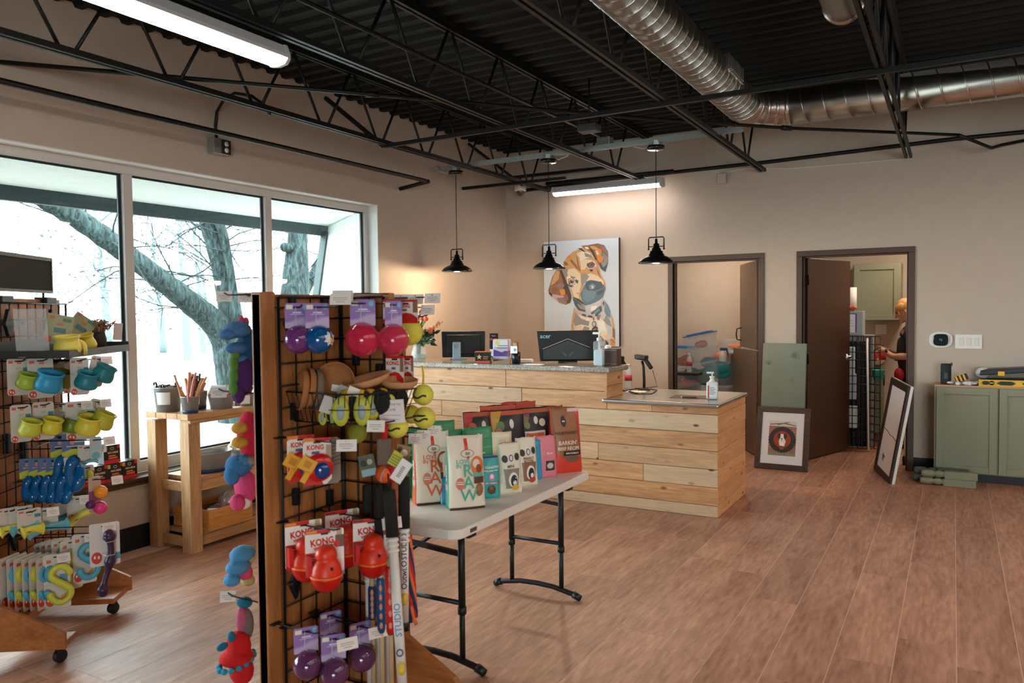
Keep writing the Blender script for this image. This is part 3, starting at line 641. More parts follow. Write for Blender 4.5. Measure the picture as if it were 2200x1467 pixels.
# kitchen
SAGE = mat('sage_cabinet_paint', (140, 143, 120), .5); SAGED = mat('sage_cabinet_dark', (116, 122, 100), .5)
def shaker(b, x0, x1, y, z0, z1, f=.055):
    b.box(x0, x1, y-.006, y+.002, z0, z1)
    b.box(x0, x0+f, y-.02, y-.006, z0, z1); b.box(x1-f, x1, y-.02, y-.006, z0, z1); b.box(x0+f, x1-f, y-.02, y-.006, z1-f, z1); b.box(x0+f, x1-f, y-.02, y-.006, z0, z0+f)
a = wy(1832, 690, 9.95); c = wy(1936, 564, 9.95)
t = thing('wall_cabinet', 'sage green wall cabinet seen through the right doorway', 'cabinet', (a.x, 9.95, a.z))
W_, H_ = c.x-a.x, c.z-a.z
MB().box(0, W_, 0, .39, 0, H_).build('carcass', SAGE, t); b = MB(); shaker(b, .012, W_-.012, 0, .012, H_-.012, .06); b.build('door', SAGE, t, bevel=.002); MB().bar((W_-.04, -.03, .05), (W_-.04, -.03, .16), .012, .012).build('handle', BLKP, kids(t)[-1])
# base cabinets along the kitchen's left wall
t = thing('base_cabinet', 'sage green base cabinets with a pale worktop in the kitchen', 'cabinet', (0, 0, 0))
e0 = wz(1885, 812, .92); e1 = wz(1914, 765, .92)
bx0, bx1, by0 = -1.44, e0.x+.0, 9.68
bx1 = wy(1888, 800, 9.8).x
MB().box(-1.44, bx1, by0, 10.33, .1, .88).build('carcass', SAGE, t); MB().box(-1.44, bx1-.06, by0, 10.33, 0, .1).build('toe_kick', BLKP, t)
for i in range(2):
    b = MB(Matrix.Translation((bx1, by0+.02+i*.31, 0)) @ Matrix.Rotation(PI/2, 4, 'Z')); shaker(b, 0, .30, 0, .13, .86); o = b.build('door', SAGE, t); MB(Matrix.Translation((bx1, by0+.02+i*.31, 0)) @ Matrix.Rotation(PI/2, 4, 'Z')).bar((.04+.22*(1-i), -.04, .62), (.04+.22*(1-i), -.04, .74), .012, .012).build('handle', BLKP, o)
MB().box(-1.45, bx1+.03, by0-.02, 10.34, .88, .92).build('worktop', mat('pale_worktop', (206, 178, 150), .4, 0, .08, 40), t, bevel=.004)
t = thing('folded_crate', 'folded black wire dog crate panels leaning in the right doorway', 'wire crate', (0, 0, 0))
YC = 9.05
A_ = wy(1812, 722, YC); Bc = wy(1890, 962, YC)
for k, (off, xe) in enumerate(((0, 0), (.10, .02))):
    b = MB(); x0_, x1_ = A_.x-.12+off*.2, Bc.x-off*.6; z0_, z1_ = .03, A_.z-off*.05
    n = 9
    for i in range(n+1): x = x0_+(x1_-x0_)*i/n; b.cyl((x, YC+off, z0_), (x, YC+off, z1_), .0042, n=5)
    for i in range(15): z = z0_+(z1_-z0_)*i/14; b.cyl((x0_, YC+off, z), (x1_, YC+off, z), .0042, n=5)
    b.build('wire_panel', BLK, t)
MB().box(A_.x-.1, Bc.x-.12, YC+.13, YC+.15, .03, A_.z-.06).build('plastic_tray', BLKP, t)
q = wy(1868, 700, YC-.03); tag(MB().cyl((q.x+.0, YC-.05, .02), (q.x-.02, YC-.05, 1.2), .011, n=8).build('white_pole', WHITE), 'white pole standing before the folded wire crate', 'pole')
for i, (px, py, w_, h_, c_, lb) in enumerate(((1826, 775, .10, .15, (214, 220, 226), 'white packet hanging behind the crate wires, upper'), (1828, 830, .11, .14, (196, 206, 214), 'grey white packet behind the crate wires, middle'), (1830, 895, .11, .12, (226, 226, 226), 'white packet behind the crate wires, low, with red edge'))):
    q = wy(px, py, YC+.06); tag(MB().box(q.x-w_/2, q.x+w_/2, YC+.05, YC+.08, q.z-h_, q.z+h_).build('packet', mat('packet%d' % i, c_, .5), bevel=.008), lb, 'packet')
YM = 9.35
q = wy(1832, 720, YM); q2 = wy(1850, 668, YM)
t = thing('metal_box', 'grey metal box with a purple edged notice behind the open door', 'box', (q.x-.10, YM, q.z)); W_, H_ = q2.x-q.x+.12, q2.z-q.z
MB().box(0, W_, 0, .25, 0, H_).build('box_body', mat('pale_grey_metal', (172, 178, 184), .4, .2), t, bevel=.006); ink('notice', [((240, 240, 244), rect(.02, .135, .03, H_-.03)), ((110, 70, 150), rect(.015, .14, H_-.035, H_-.025)), ((110, 70, 150), rect(.125, .14, .03, H_-.03)), ((150, 150, 160), rect(.03, .11, .10, .104)), ((150, 150, 160), rect(.03, .11, .13, .134)), ((150, 150, 160), rect(.03, .10, .16, .164))], t)
MB().box(-.02, W_+.1, -.02, .27, -q.z, 0).build('cabinet_stand', mat('grey_stand', (150, 154, 158), .5), t)
q = wy(1828, 664, YM+.1); tag(MB().lathe([(.06, 0), (.06, .24), (.02, .24), (.02, .235)], (q.x, YM+.1, q.z-.02+.02), 18).build('paper_roll', PAPER), 'white paper roll standing on the grey metal box', 'paper roll')
t = thing('tape_reel', 'small red and orange tape reels on the grey metal box', 'tape', (q.x+.02, YM+.02, q.z)); MB().lathe([(.028, 0), (.028, .035)], (-.03, 0, 0), 14).build('reel', mat('red_tape', (200, 40, 36), .4), t); MB().lathe([(.022, 0), (.022, .03)], (.03, 0, 0), 14).build('reel', mat('orange_tape', (226, 120, 50), .4), t)
q = wy(1900, 762, 9.75)
for i, (dx, c_, lb) in enumerate(((0, (206, 40, 40), 'red jar at the front of the kitchen worktop'), (.09, (190, 60, 60), 'second red jar on the kitchen worktop'))):
    tag(MB().lathe([(.04, 0), (.045, .06), (.04, .10), (.03, .11)], (q.x-.12+dx, 9.8+dx, .921), 14).build('jar', mat('red_jar%d' % i, c_, .3)), lb, 'jar')
q = wy(1893, 650+28, 10.34); tag(MB().box(q.x-.06, q.x+.06, 10.335, 10.35, 1.20, 1.32).build('kitchen_outlet', WHITE, bevel=.004), 'white outlet plate on the kitchen wall', 'outlet')
q = wy(1882, 800, 9.1); t = thing('teal_bucket', 'teal plastic cup hooked on the kitchen cabinet front', 'cup', (q.x+.02, 9.15, q.z-.08)); TL = mat('teal_plastic', (64, 168, 156), .4)
MB().lathe([(.0001, 0), (.05, .0), (.062, .10), (.068, .105), (.064, .105), (.058, .09), (.046, .01)], n=18).build('cup', TL, t); MB().cyl((-.06, .03, .08), (-.06, .2, .08), .006, n=6).build('hook', BLK, t)
# ------------------------------------------------------------------ service counter
PINE = wood('cedar_plank', (152, 98, 58), (208, 156, 108), 0, .5, ((84, 44, 26), 6.5), .13, 3.2, .10, .08, pale=(226, 212, 184))
CEDR = wood('cedar_plank_end_lit', (206, 142, 90), (242, 186, 132), 0, .5, ((104, 56, 30), 6.0), .10, 3.2, .10, .08)  # end boards lighter: the stronger light on that face is in the colour
CY, CXR, CXL, CXM = 5.655, -1.482, -4.45, -2.345
ctr = thing('service_counter', 'cedar clad shop counter with a raised stone bar and a lower steel top', 'counter', (0, 0, 0))
rows = [(0, .085), (.085, .22), (.22, .352), (.352, .486), (.486, .618), (.618, .752), (.752, .89), (.89, 1.04)]
cuts = [[-2.9], [-3.4], [-2.05, -3.7], [-2.42, -3.3], [-2.9], [-2.6, -3.9], [-1.98, -3.1], [-3.25]]
BODYM = mat('counter_carcass', (150, 120, 90), .7)
b = MB(); b.box(CXL, CXM-.02, CY+.03, 6.0, 0, 1.035); b.box(CXM-.02, CXR-.025, CY+.03, 6.5, .02, .80); b.build('carcass', BODYM, ctr)
random.seed(3)
def plank(x0, x1, y0, y1, z0, z1, m, along='x'):
    c = ((x0+x1)/2, (y0+y1)/2, (z0+z1)/2)
    if along == 'x': o = MB().box(x0-c[0], x1-c[0], y0-c[1], y1-c[1], z0-c[2], z1-c[2]).build('plank', m, ctr, bevel=.0025, seg=1, loc=c)
    else: o = MB().box(y0-c[1], y1-c[1], x0-c[0], x1-c[0], z0-c[2], z1-c[2]).build('plank', m, ctr, bevel=.0025, seg=1, loc=c, rz=PI/2)
    return o
for (z0, z1), cs in zip(rows, cuts):
    for xr, is_low in (((CXL, CXR), True),):
        right = CXR if z0 < .75 else (CXR if z0 < .80 else CXM)
        z1b = z1
        xs = sorted([CXL]+[c for c in cs if c < right-.1]+[right])
        for a, c in zip(xs, xs[1:]):
            zz = z1
            if z0 > .74 and z0 < .8:      # the row cut by the lower top
                if a > CXM-.05: zz = .806
                elif c > CXM+.05:
                    plank(a+.001, CXM-.001, CY, CY+.022+random.uniform(-.002, .002), z0+.0015, z1-.0015, PINE); a = CXM; zz = .806
            plank(a+.001, c-.001, CY+random.uniform(-.0015, .0015), CY+.024, z0+.0015, zz-.0015, PINE)
for (z0, z1) in rows[:6]+[(.752, .806)]: plank(CXR-.024, CXR+random.uniform(-.001, .0015), CY+.001+(.0 if z0 else .0), 6.515, z0+.0015, z1-.0015, CEDR, 'y')
for (z0, z1) in [(.835, .93), (.93, 1.04)]: plank(CXM-.02, CXM+.0005, CY+.001, 5.99, z0+.0015, z1-.0015, CEDR, 'y')
STONE = bpy.data.materials.new('speckled_stone'); STONE.use_nodes = True
N = STONE.node_tree.nodes; L = STONE.node_tree.links; tc = N.new('ShaderNodeTexCoord'); vo = N.new('ShaderNodeTexVoronoi'); vo.inputs['Scale'].default_value = 150; L.new(tc.outputs['Object'], vo.inputs[0])
cr = N.new('ShaderNodeValToRGB'); e = cr.color_ramp.elements; e[0].color = lin((70, 62, 56)); e[1].color = lin((186, 178, 168)); e.new(.35).color = lin((146, 136, 126)); L.new(vo.outputs['Color'], cr.inputs[0]); L.new(cr.outputs[0], N['Principled BSDF'].inputs['Base Color']); N['Principled BSDF'].inputs['Roughness'].default_value = .16
MB().box(CXL, CXM+.035, CY-.045, 6.03, 1.04, 1.08).build('stone_top', STONE, ctr, bevel=.008)
BRUSH = mat('brushed_steel', (196, 192, 188), .3, 1, .05, 60, .02, stretch=(.05, 1, 1))
MB().box(CXM-.03, CXR+.015, CY-.035, 6.54, .806, .836).build('steel_top', BRUSH, ctr, bevel=.012, seg=3)
HT = 1.08; LT = .836
def on(px, Y): q = wy(px, 760, Y); return q.x
# monitors
DKM = mat('dark_monitor', (14, 17, 19), .5); SILV = mat('silver_stand', (150, 172, 186), .4, .5)
cx = on(1000, 6.12); t = thing('monitor', 'black monitor on a silver stand seen from behind, left end of the bar', 'monitor', (cx, 6.10, HT), YAW+R(0))
# standing on the rear of the bar
b = MB(); b.prism([(-.205, .02), (.19, .02), (.195, .262), (-.21, .262)], .012, .034); b.prism([(-.16, .05), (.15, .05), (.15, .23), (-.16, .23)], -.012, .012); b.build('back_shell', DKM, t, bevel=.008)
MB().box(-.105, -.03, -.045, -.012, .0, .165).build('stand', SILV, t, bevel=.004); MB().box(-.13, .03, -.07, .06, 0, .008).build('foot', SILV, t, bevel=.003)
o = ink('logo', [((60, 70, 78), disc(-.068, .125, .019)), ((150, 172, 186), disc(-.068, .125, .0165))], t, -.046)
text('DELL', .014, (50, 60, 70), t, (-.068, -.047, .125))
cx = on(1222, 6.08); t = thing('monitor', 'wide black gaming monitor seen from behind, in front of the dog painting', 'monitor', (cx, 6.06, HT), YAW)
b = MB(); b.prism([(-.235, .012), (.255, .012), (.265, .272), (-.262, .272)], .012, .04); b.build('back_shell', DKM, t, bevel=.006)
b = MB(); b.prism([(-.215, .02), (.225, .02), (.225, .11), (.0, .20), (-.215, .115)], -.012, .012); b.build('back_bulge', mat('darker_monitor', (11, 13, 15), .4), t, bevel=.008)
EDG = mat('bronze_edge', (128, 110, 98), .35, .6); b = MB(); b.bar((-.215, -.013, .117), (.0, -.013, .202), .006, .006, (0, 1, 0)); b.bar((0, -.013, .202), (.19, -.013, .126), .006, .006, (0, 1, 0)); b.build('trim_line', EDG, t)
b = MB(); b.prism([(-.05, .09), (-.035, .09), (-.012, .062), (-.016, .05)], -.014, -.012); b.prism([(.05, .09), (.035, .09), (.008, .062), (.012, .05)], -.014, -.012); b.build('emblem', mat('grey_emblem', (70, 74, 78), .4), t, fix=True)
text('acer', .052, (150, 196, 214), t, (-.19, .0105, .225), bold=.001)
MB().box(-.08, .08, -.02, .10, 0, .014).build('foot', DKM, t, bevel=.004)
# small things on the bar
def Pb(px, Y=5.80): return Vector((on(px, Y), Y, HT))
t = thing('treat_box', 'small black and orange box with a gold star on the bar', 'box', Pb(1038, 5.74), R(24)); MB().box(-.065, .065, -.045, .045, 0, .096).build('carton', mat('black_card', (30, 34, 36), .45), t, bevel=.002)
st = [(-.028+.024*(1 if i % 2 == 0 else .45)*math.cos(PI/2+i*PI/5), .055+.024*(1 if i % 2 == 0 else .45)*math.sin(PI/2+i*PI/5)) for i in range(10)]
ink('printed_front', [((206, 92, 62), rect(-.064, .064, .001, .022)), ((240, 196, 120), st), ((214, 176, 110), rect(.005, .05, .056, .06)), ((214, 176, 110), rect(.005, .045, .045, .048)), ((214, 176, 110), rect(.005, .045, .035, .038))], t, -.0455); MB().box(-.066, .066, -.046, .046, .094, .100).build('lid', mat('orange_card', (196, 84, 58), .5), t)
t = thing('counter_sign', 'black sign with red lettering standing behind the star box', 'sign', Pb(1061, 5.93), R(20)); MB().box(-.04, .04, -.006, .006, 0, .25).build('panel', BLKP, t, bevel=.008)
ink('printed_band', [((235, 235, 235), rect(-.034, .034, .05, .11)), ((190, 190, 190), rect(-.028, .02, .075, .079)), ((190, 190, 190), rect(-.028, .015, .09, .094))], t, -.0065); text('FRUIT', .024, (236, 84, 58), t, (0, -.0075, .195), bold=.0006); text('Nood', .014, (240, 240, 240), t, (0, -.0075, .228))
t = thing('treat_display', 'purple and white treat pouch in a display box on the bar', 'display box', Pb(1078, 5.76), R(22))
MB().prism([(-.075, 0), (.075, 0), (.085, .05), (.02, .03), (-.06, .02), (-.085, .055)], -.06, .05).build('tray', mat('brown_tray', (176, 140, 112), .5), t)
MB().box(-.075, .075, -.01, .05, .03, .205).build('pouch_body', mat('lilac_pack', (206, 204, 226), .35), t, bevel=.01)
ink('printed_front', [((238, 240, 238), rect(-.07, .07, .14, .198)), ((242, 226, 150), disc(-.035, .175, .022)), ((92, 66, 150), [(-.07, .06), (.07, .06), (.07, .11), (.0, .095), (-.07, .12)]), ((120, 70, 120), disc(.03, .085, .022)), ((40, 120, 170), disc(.05, .07, .014)), ((90, 90, 110), rect(-.04, .05, .128, .134)), ((90, 90, 110), rect(-.03, .055, .148, .153))], t, -.0105)
b = MB(); b.box(.055, .062, -.012, .052, .02, .2); b.build('side_label', mat('pink_label', (206, 110, 130), .5), t)
t = thing('card_cup', 'black cup holding a white card and pens on the bar', 'cup', Pb(1109, 5.76)); MB().lathe([(.0001, 0), (.036, 0), (.038, .10), (.034, .10), (.032, .01)], n=20).build('cup', mat('navy_cup', (20, 26, 34), .3), t)
MB().box(-.032, .032, -.042, -.038, .09, .15).build('card', PAPER, t); b = MB(); b.box(-.026, .02, -.01, .012, .09, .185); b.build('amber_bottle', mat('amber', (150, 96, 40), .3), t, bevel=.008); ink('card_print', [((80, 130, 190), disc(.012, .12, .012))], t, -.0425)
tag(MB().box(-.07, .07, -.02, .03, 0, .035).build('white_tissue', PAPER, bevel=.014, loc=Pb(1128, 5.86), rz=R(20)), 'crumpled white tissue on the bar behind the card cup', 'tissue')
tag(MB().box(-.08, .08, -.04, .04, 0, .003).build('paper_slip', PAPER, loc=Pb(1147, 5.74), rz=R(8)), 'white paper slip lying on the bar beside the gaming monitor', 'paper')
CLR = mat('clear_plastic', (228, 238, 242), .08, alpha=.2); GEL = mat('clear_gel', (206, 224, 236), .1, alpha=.7)
t = thing('pump_bottle', 'tall clear pump bottle on the bar beside the gaming monitor', 'bottle', Pb(1287, 5.74)); MB().box(-.042, .042, -.03, .03, 0, .20).build('bottle_body', CLR, t, bevel=.016, seg=3); MB().box(-.037, .037, -.025, .025, .005, .13).build('gel', GEL, t, bevel=.012)
b = MB(); b.cyl((0, 0, .2), (0, 0, .225), .018, n=14); b.cyl((0, 0, .225), (0, 0, .255), .006, n=8); b.box(-.05, .014, -.011, .011, .252, .27); b.build('pump', WHITE, t, bevel=.003); MB().tube([(0, 0, .2), (.01, 0, .1), (.028, 0, .01)], .004, 6).build('dip_tube', WHITE, t)
t = thing('brown_box', 'dark brown tissue box at the right end of the bar', 'box', Pb(1314, 5.84), R(2)); MB().box(-.06, .062, -.055, .055, 0, .135).build('carton', mat('dark_brown_card', (86, 64, 56), .4), t, bevel=.002); ink('stripe', [((170, 150, 120), rect(-.058, .06, .122, .125)), ((170, 150, 120), rect(-.058, .06, .016, .019))], t, -.0555); MB().ball((-.03, 0, .145), (.03, .025, .02), 10, 6).build('tissue', PAPER, t)
# flowers
VX = on(900, 5.80); t = thing('flower_vase', 'glass vase of orange, pink and peach flowers at the left end of the bar', 'vase', (VX, 5.80, HT))
MB().lathe([(.0001, .002), (.055, .002), (.07, .03), (.072, .07), (.055, .115), (.048, .135), (.058, .155), (.055, .155), (.044, .135), (.05, .115), (.066, .07), (.064, .03), (.0001, .01)], n=24).build('vase_body', CLR, t); MB().lathe([(.0001, .012), (.06, .014), (.065, .06), (.0001, .062)], n=20).build('water', mat('vase_water', (170, 196, 200), .05, alpha=.6), t)
random.seed(8); GRN = [mat('leaf_dark', (38, 66, 42), .5), mat('leaf_mid', (74, 104, 58), .5), mat('leaf_lime', (140, 168, 70), .5)]
b = MB()
for i in range(22):
    a = random.random()*6.28; r = random.uniform(.02, .12); h = random.uniform(.2, .4); b.tube([(random.uniform(-.02, .02), random.uniform(-.02, .02), .02), (.02*math.cos(a), .02*math.sin(a), .15), (r*math.cos(a), r*.8*math.sin(a), h)], .003, 5)
b.build('stems', GRN[1], t)
def lf(p, d, l, w):
    d = Vector(d).normalized(); s = d.cross(Vector((.2, -1, .3))).normalized(); n = d.cross(s); P = Vector(p)
    return [P, P+d*l*.4+s*w, P+d*l+n*l*.15, P+d*l*.4-s*w, P+d*l*.45+n*w*.5], [(0, 1, 4), (1, 2, 4), (2, 3, 4), (3, 0, 4)]
for k, n in ((0, 110), (1, 60), (2, 16)):
    b = MB()
    for i in range(n):
        a = random.random()*6.28; rr = random.uniform(.03, .17); z = random.uniform(.15, .27) if k < 2 else random.uniform(.26, .36)
        if k == 2: rr *= .45
        V, F = lf((rr*math.cos(a), rr*.7*math.sin(a), z), (math.cos(a), .7*math.sin(a), random.uniform(-.5, .6) if k < 2 else 1.6), random.uniform(.04, .075) if k < 2 else .1, .016 if k < 2 else .008); b.add(V, F, True)
    tag(b.build('leaves', GRN[k], t), kind='stuff')
def bloom(p, r, c, pet=9, layers=3, cup=.5, label=None):
    b = MB(); p = Vector(p)
    for L_ in range(layers):
        for i in range(pet):
            a = 2*PI*i/pet+L_*.35; el = cup+L_*.35; rr = r*(1-.22*L_); d = Vector((math.cos(a)*math.cos(el), math.sin(a)*math.cos(el), math.sin(el)))
            tn = Vector((-math.sin(a), math.cos(a), 0)); w_ = rr*.36; up = Vector((0, 0, 1))
            b.add([p, p+d*rr*.6+tn*w_, p+d*rr*1.05+up*rr*.12, p+d*rr*.6-tn*w_], [(0, 1, 2), (0, 2, 3)], True)
    o = b.build('bloom', c, t)
    if label: o['label'] = label
FO = mat('orange_petal', (232, 106, 56), .6); FP = mat('coral_petal', (236, 110, 96), .6); FPE = mat('peach_petal', (246, 206, 152), .6); FW = mat('cream_petal', (240, 232, 214), .6)
for p, r, c, pe in (((-.05, -.06, .30), .055, FO, 9), ((.0, -.08, .28), .055, FO, 9), ((-.045, -.09, .255), .045, FO, 9), ((.075, -.08, .225), .06, FPE, 12), ((.05, -.07, .27), .04, FW, 10), ((.1, -.05, .26), .035, FPE, 10), ((-.11, -.03, .335), .03, FP, 7), ((-.15, 0, .32), .03, FW, 8), ((.03, -.09, .305), .045, FO, 9), ((.09, -.09, .25), .05, FPE, 11), ((.0, -.04, .345), .04, FP, 8), ((.055, -.1, .235), .045, FW, 10)): bloom(p, r, c, pe)
for p in ((.055, -.02, .365), (.10, -.02, .36), (.155, -.04, .265), (.15, -.03, .25), (-.085, -.04, .34)):
    o = MB().lathe([(.0001, 0), (.018, .006), (.024, .025), (.02, .04), (.012, .038), (.0001, .02)], p, 10).build('tulip', FP, t)
b = MB()
for i in range(60): z = random.uniform(0, 1); b.ball((-.02+.055*z+random.uniform(-.02, .02)*(1.2-z), random.uniform(-.02, .02), .34+.12*z), .0075, 6, 4)
tag(b.build('larkspur_spike', mat('larkspur', (78, 66, 92), .7), t), kind='stuff')
b = MB()
for i in range(40): z = random.uniform(0, 1); b.ball((.12+.12*z+random.uniform(-.015, .015), random.uniform(-.02, .02), .25+.11*z+random.uniform(-.015, .015)), .007, 6, 4)
tag(b.build('snapdragon_spike', mat('rust_bud', (196, 116, 66), .7), t), kind='stuff')
# lower top
def Pl(px, py): return wz(px, py, LT)
q = Pl(1350, 836); wbottle(q+Vector((0, 0, .0)), 'clear water bottle with a red band on the steel top')
def scanner(p, rz, label):
    t = thing('barcode_scanner', label, 'scanner', p, rz)
    MB().lathe([(.055, 0), (.055, .008), (.02, .016)], n=18).build('base', BLKP, t); MB().tube([(0, 0, .01), (0, 0, .10), (-.005, 0, .20), (-.02, 0, .25)], [.013, .012, .011, .012], 8).build('neck', BLKP, t)
    b = MB(); b.bar((-.075, 0, .285), (.03, 0, .275), .055, .045); b.bar((0, 0, .28), (.075, 0, .185), .03, .034); b.build('head', BLKP, t, bevel=.01); MB().box(-.083, -.075, -.024, .024, .268, .304).build('window', mat('dark_glass', (10, 10, 12), .1), t); return t
q = Pl(1384, 838); scanner(q, R(-12), 'black barcode scanner on a bent stand on the steel top')
q = Pl(1340, 836); t = scanner(Vector((on(1332, 6.2), 6.2, LT)), R(60), 'second black barcode scanner, half hidden behind the brown box')
pts = [wz(*p, LT+.004) for p in ((1345, 838), (1362, 846), (1400, 846), (1412, 838), (1390, 834), (1366, 834), (1352, 840), (1370, 845))]
rod('scanner_cable', [wy(1402, 795, q.y), wy(1412, 830, q.y), *pts], .0035, 'black coiled scanner cable on the steel top', BLKP, 'cable', 6)
tag(MB().box(-.1, .1, -.07, .07, 0, .002).build('paper_sheet', PAPER, loc=Pl(1362, 841), rz=R(10)), 'white sheet of paper under the scanner cable', 'paper')
q = Pl(1486, 853); t = thing('clipboard', 'dark clipboard lying flat on the steel top', 'clipboard', q, R(5)); MB().box(-.15, .15, -.11, .11, 0, .004).build('board', mat('dark_board', (92, 80, 72), .5), t, bevel=.001); MB().box(-.06, .06, -.105, -.075, .004, .016).build('clip', CHROME, t, bevel=.004)
q = Pl(1530, 858); t = thing('hand_sanitiser', 'white sanitiser pump bottle with a red side on the steel top', 'bottle', q, R(20)); MB().box(-.042, .042, -.026, .026, 0, .135).build('bottle_body', mat('milky_gel', (222, 230, 232), .25), t, bevel=.014, seg=3)
ink('label_print', [((240, 240, 240), rect(-.026, .034, .02, .105)), ((204, 52, 44), rect(-.0355, -.024, .01, .11))]+[((110, 110, 120), rect(-.02, .024 if i % 2 else .014, .09-i*.012, .094-i*.012)) for i in range(5)], t, -.0265)
b = MB(); b.lathe([(.03, .132), (.016, .15), (.016, .165), (.02, .166), (.02, .176), (.006, .178)], n=14); b.cyl((0, 0, .176), (0, 0, .2), .005, n=8); b.box(-.04, .012, -.009, .009, .198, .21); b.build('pump', WHITE, t)

# ------------------------------------------------------------------ folding table with pouches
TZ = .655; TX0, TX1, TY0, TY1 = -2.26, -1.70, 2.555, 3.885
t = thing('folding_table', 'white plastic folding table on black steel legs with treat pouches', 'table', (0, 0, 0)); TAB = mat('offwhite_table_plastic', (238, 228, 218), .45, 0, .02, 60, .06)
def rrect(x0, x1, y0, y1, r, n=5):
    P = []
    for cx_, cy_, a0 in ((x1-r, y1-r, 0), (x0+r, y1-r, PI/2), (x0+r, y0+r, PI), (x1-r, y0+r, 1.5*PI)):
        for i in range(n+1): a = a0+PI/2*i/n; P.append((cx_+r*math.cos(a), cy_+r*math.sin(a)))
    return P
MB().slab(rrect(TX0, TX1, TY0, TY1, .06), TZ-.042, TZ).build('tabletop', TAB, t, bevel=.006, seg=2)
LEG = mat('black_leg_paint', (30, 30, 31), .45, .2)
def legset(y, s):
    for x in (-1.80, -2.10):
        b = MB(); b.cyl((x, y, .26), (x, y, TZ-.04), .0155, n=12); b.cyl((x, y, .05), (x, y, .27), .0125, n=12); b.lathe([(.0185, 0), (.0185, .03)], (x, y, .245), 12); b.build('leg', LEG, t)
    fp = [(-2.21, y, .014), (-2.17, y, .03), (-2.05, y, .052), (-1.95, y, .056), (-1.85, y, .052), (-1.73, y, .03), (-1.69, y, .014)]
    MB().tube(fp, .0145, 8).build('foot_bar', LEG, t)
    for i in (0, -1):
        d = 1 if i else -1; MB().tube([fp[i], (fp[i][0]-d*.04, y, .03)], [.017, .02], 8).build('foot_cap', BLKP, t)
    MB().cyl((-1.80, y, .29), (-2.10, y, .29), .011, n=8).build('crossbar', LEG, t); MB().bar((-1.80, y, .5), (-2.10, y, .52), .02, .02).build('crossbar', LEG, t)
    MB().bar((-2.10, y-s*.0, .46), (-1.95, y-s*.32, TZ-.05), .02, .012).build('brace', LEG, t); MB().box(-2.16, -1.74, y-.03, y+.03, TZ-.075, TZ-.04).build('hinge_rail', LEG, t, bevel=.006)
legset(3.70, 1); legset(2.74, -1)
MB().box(TX1-.002, TX1+.001, TY0+.10, TY0+.15, TZ-.030, TZ-.014).build('maker_plate', mat('brown_plate', (92, 74, 66), .5), t)
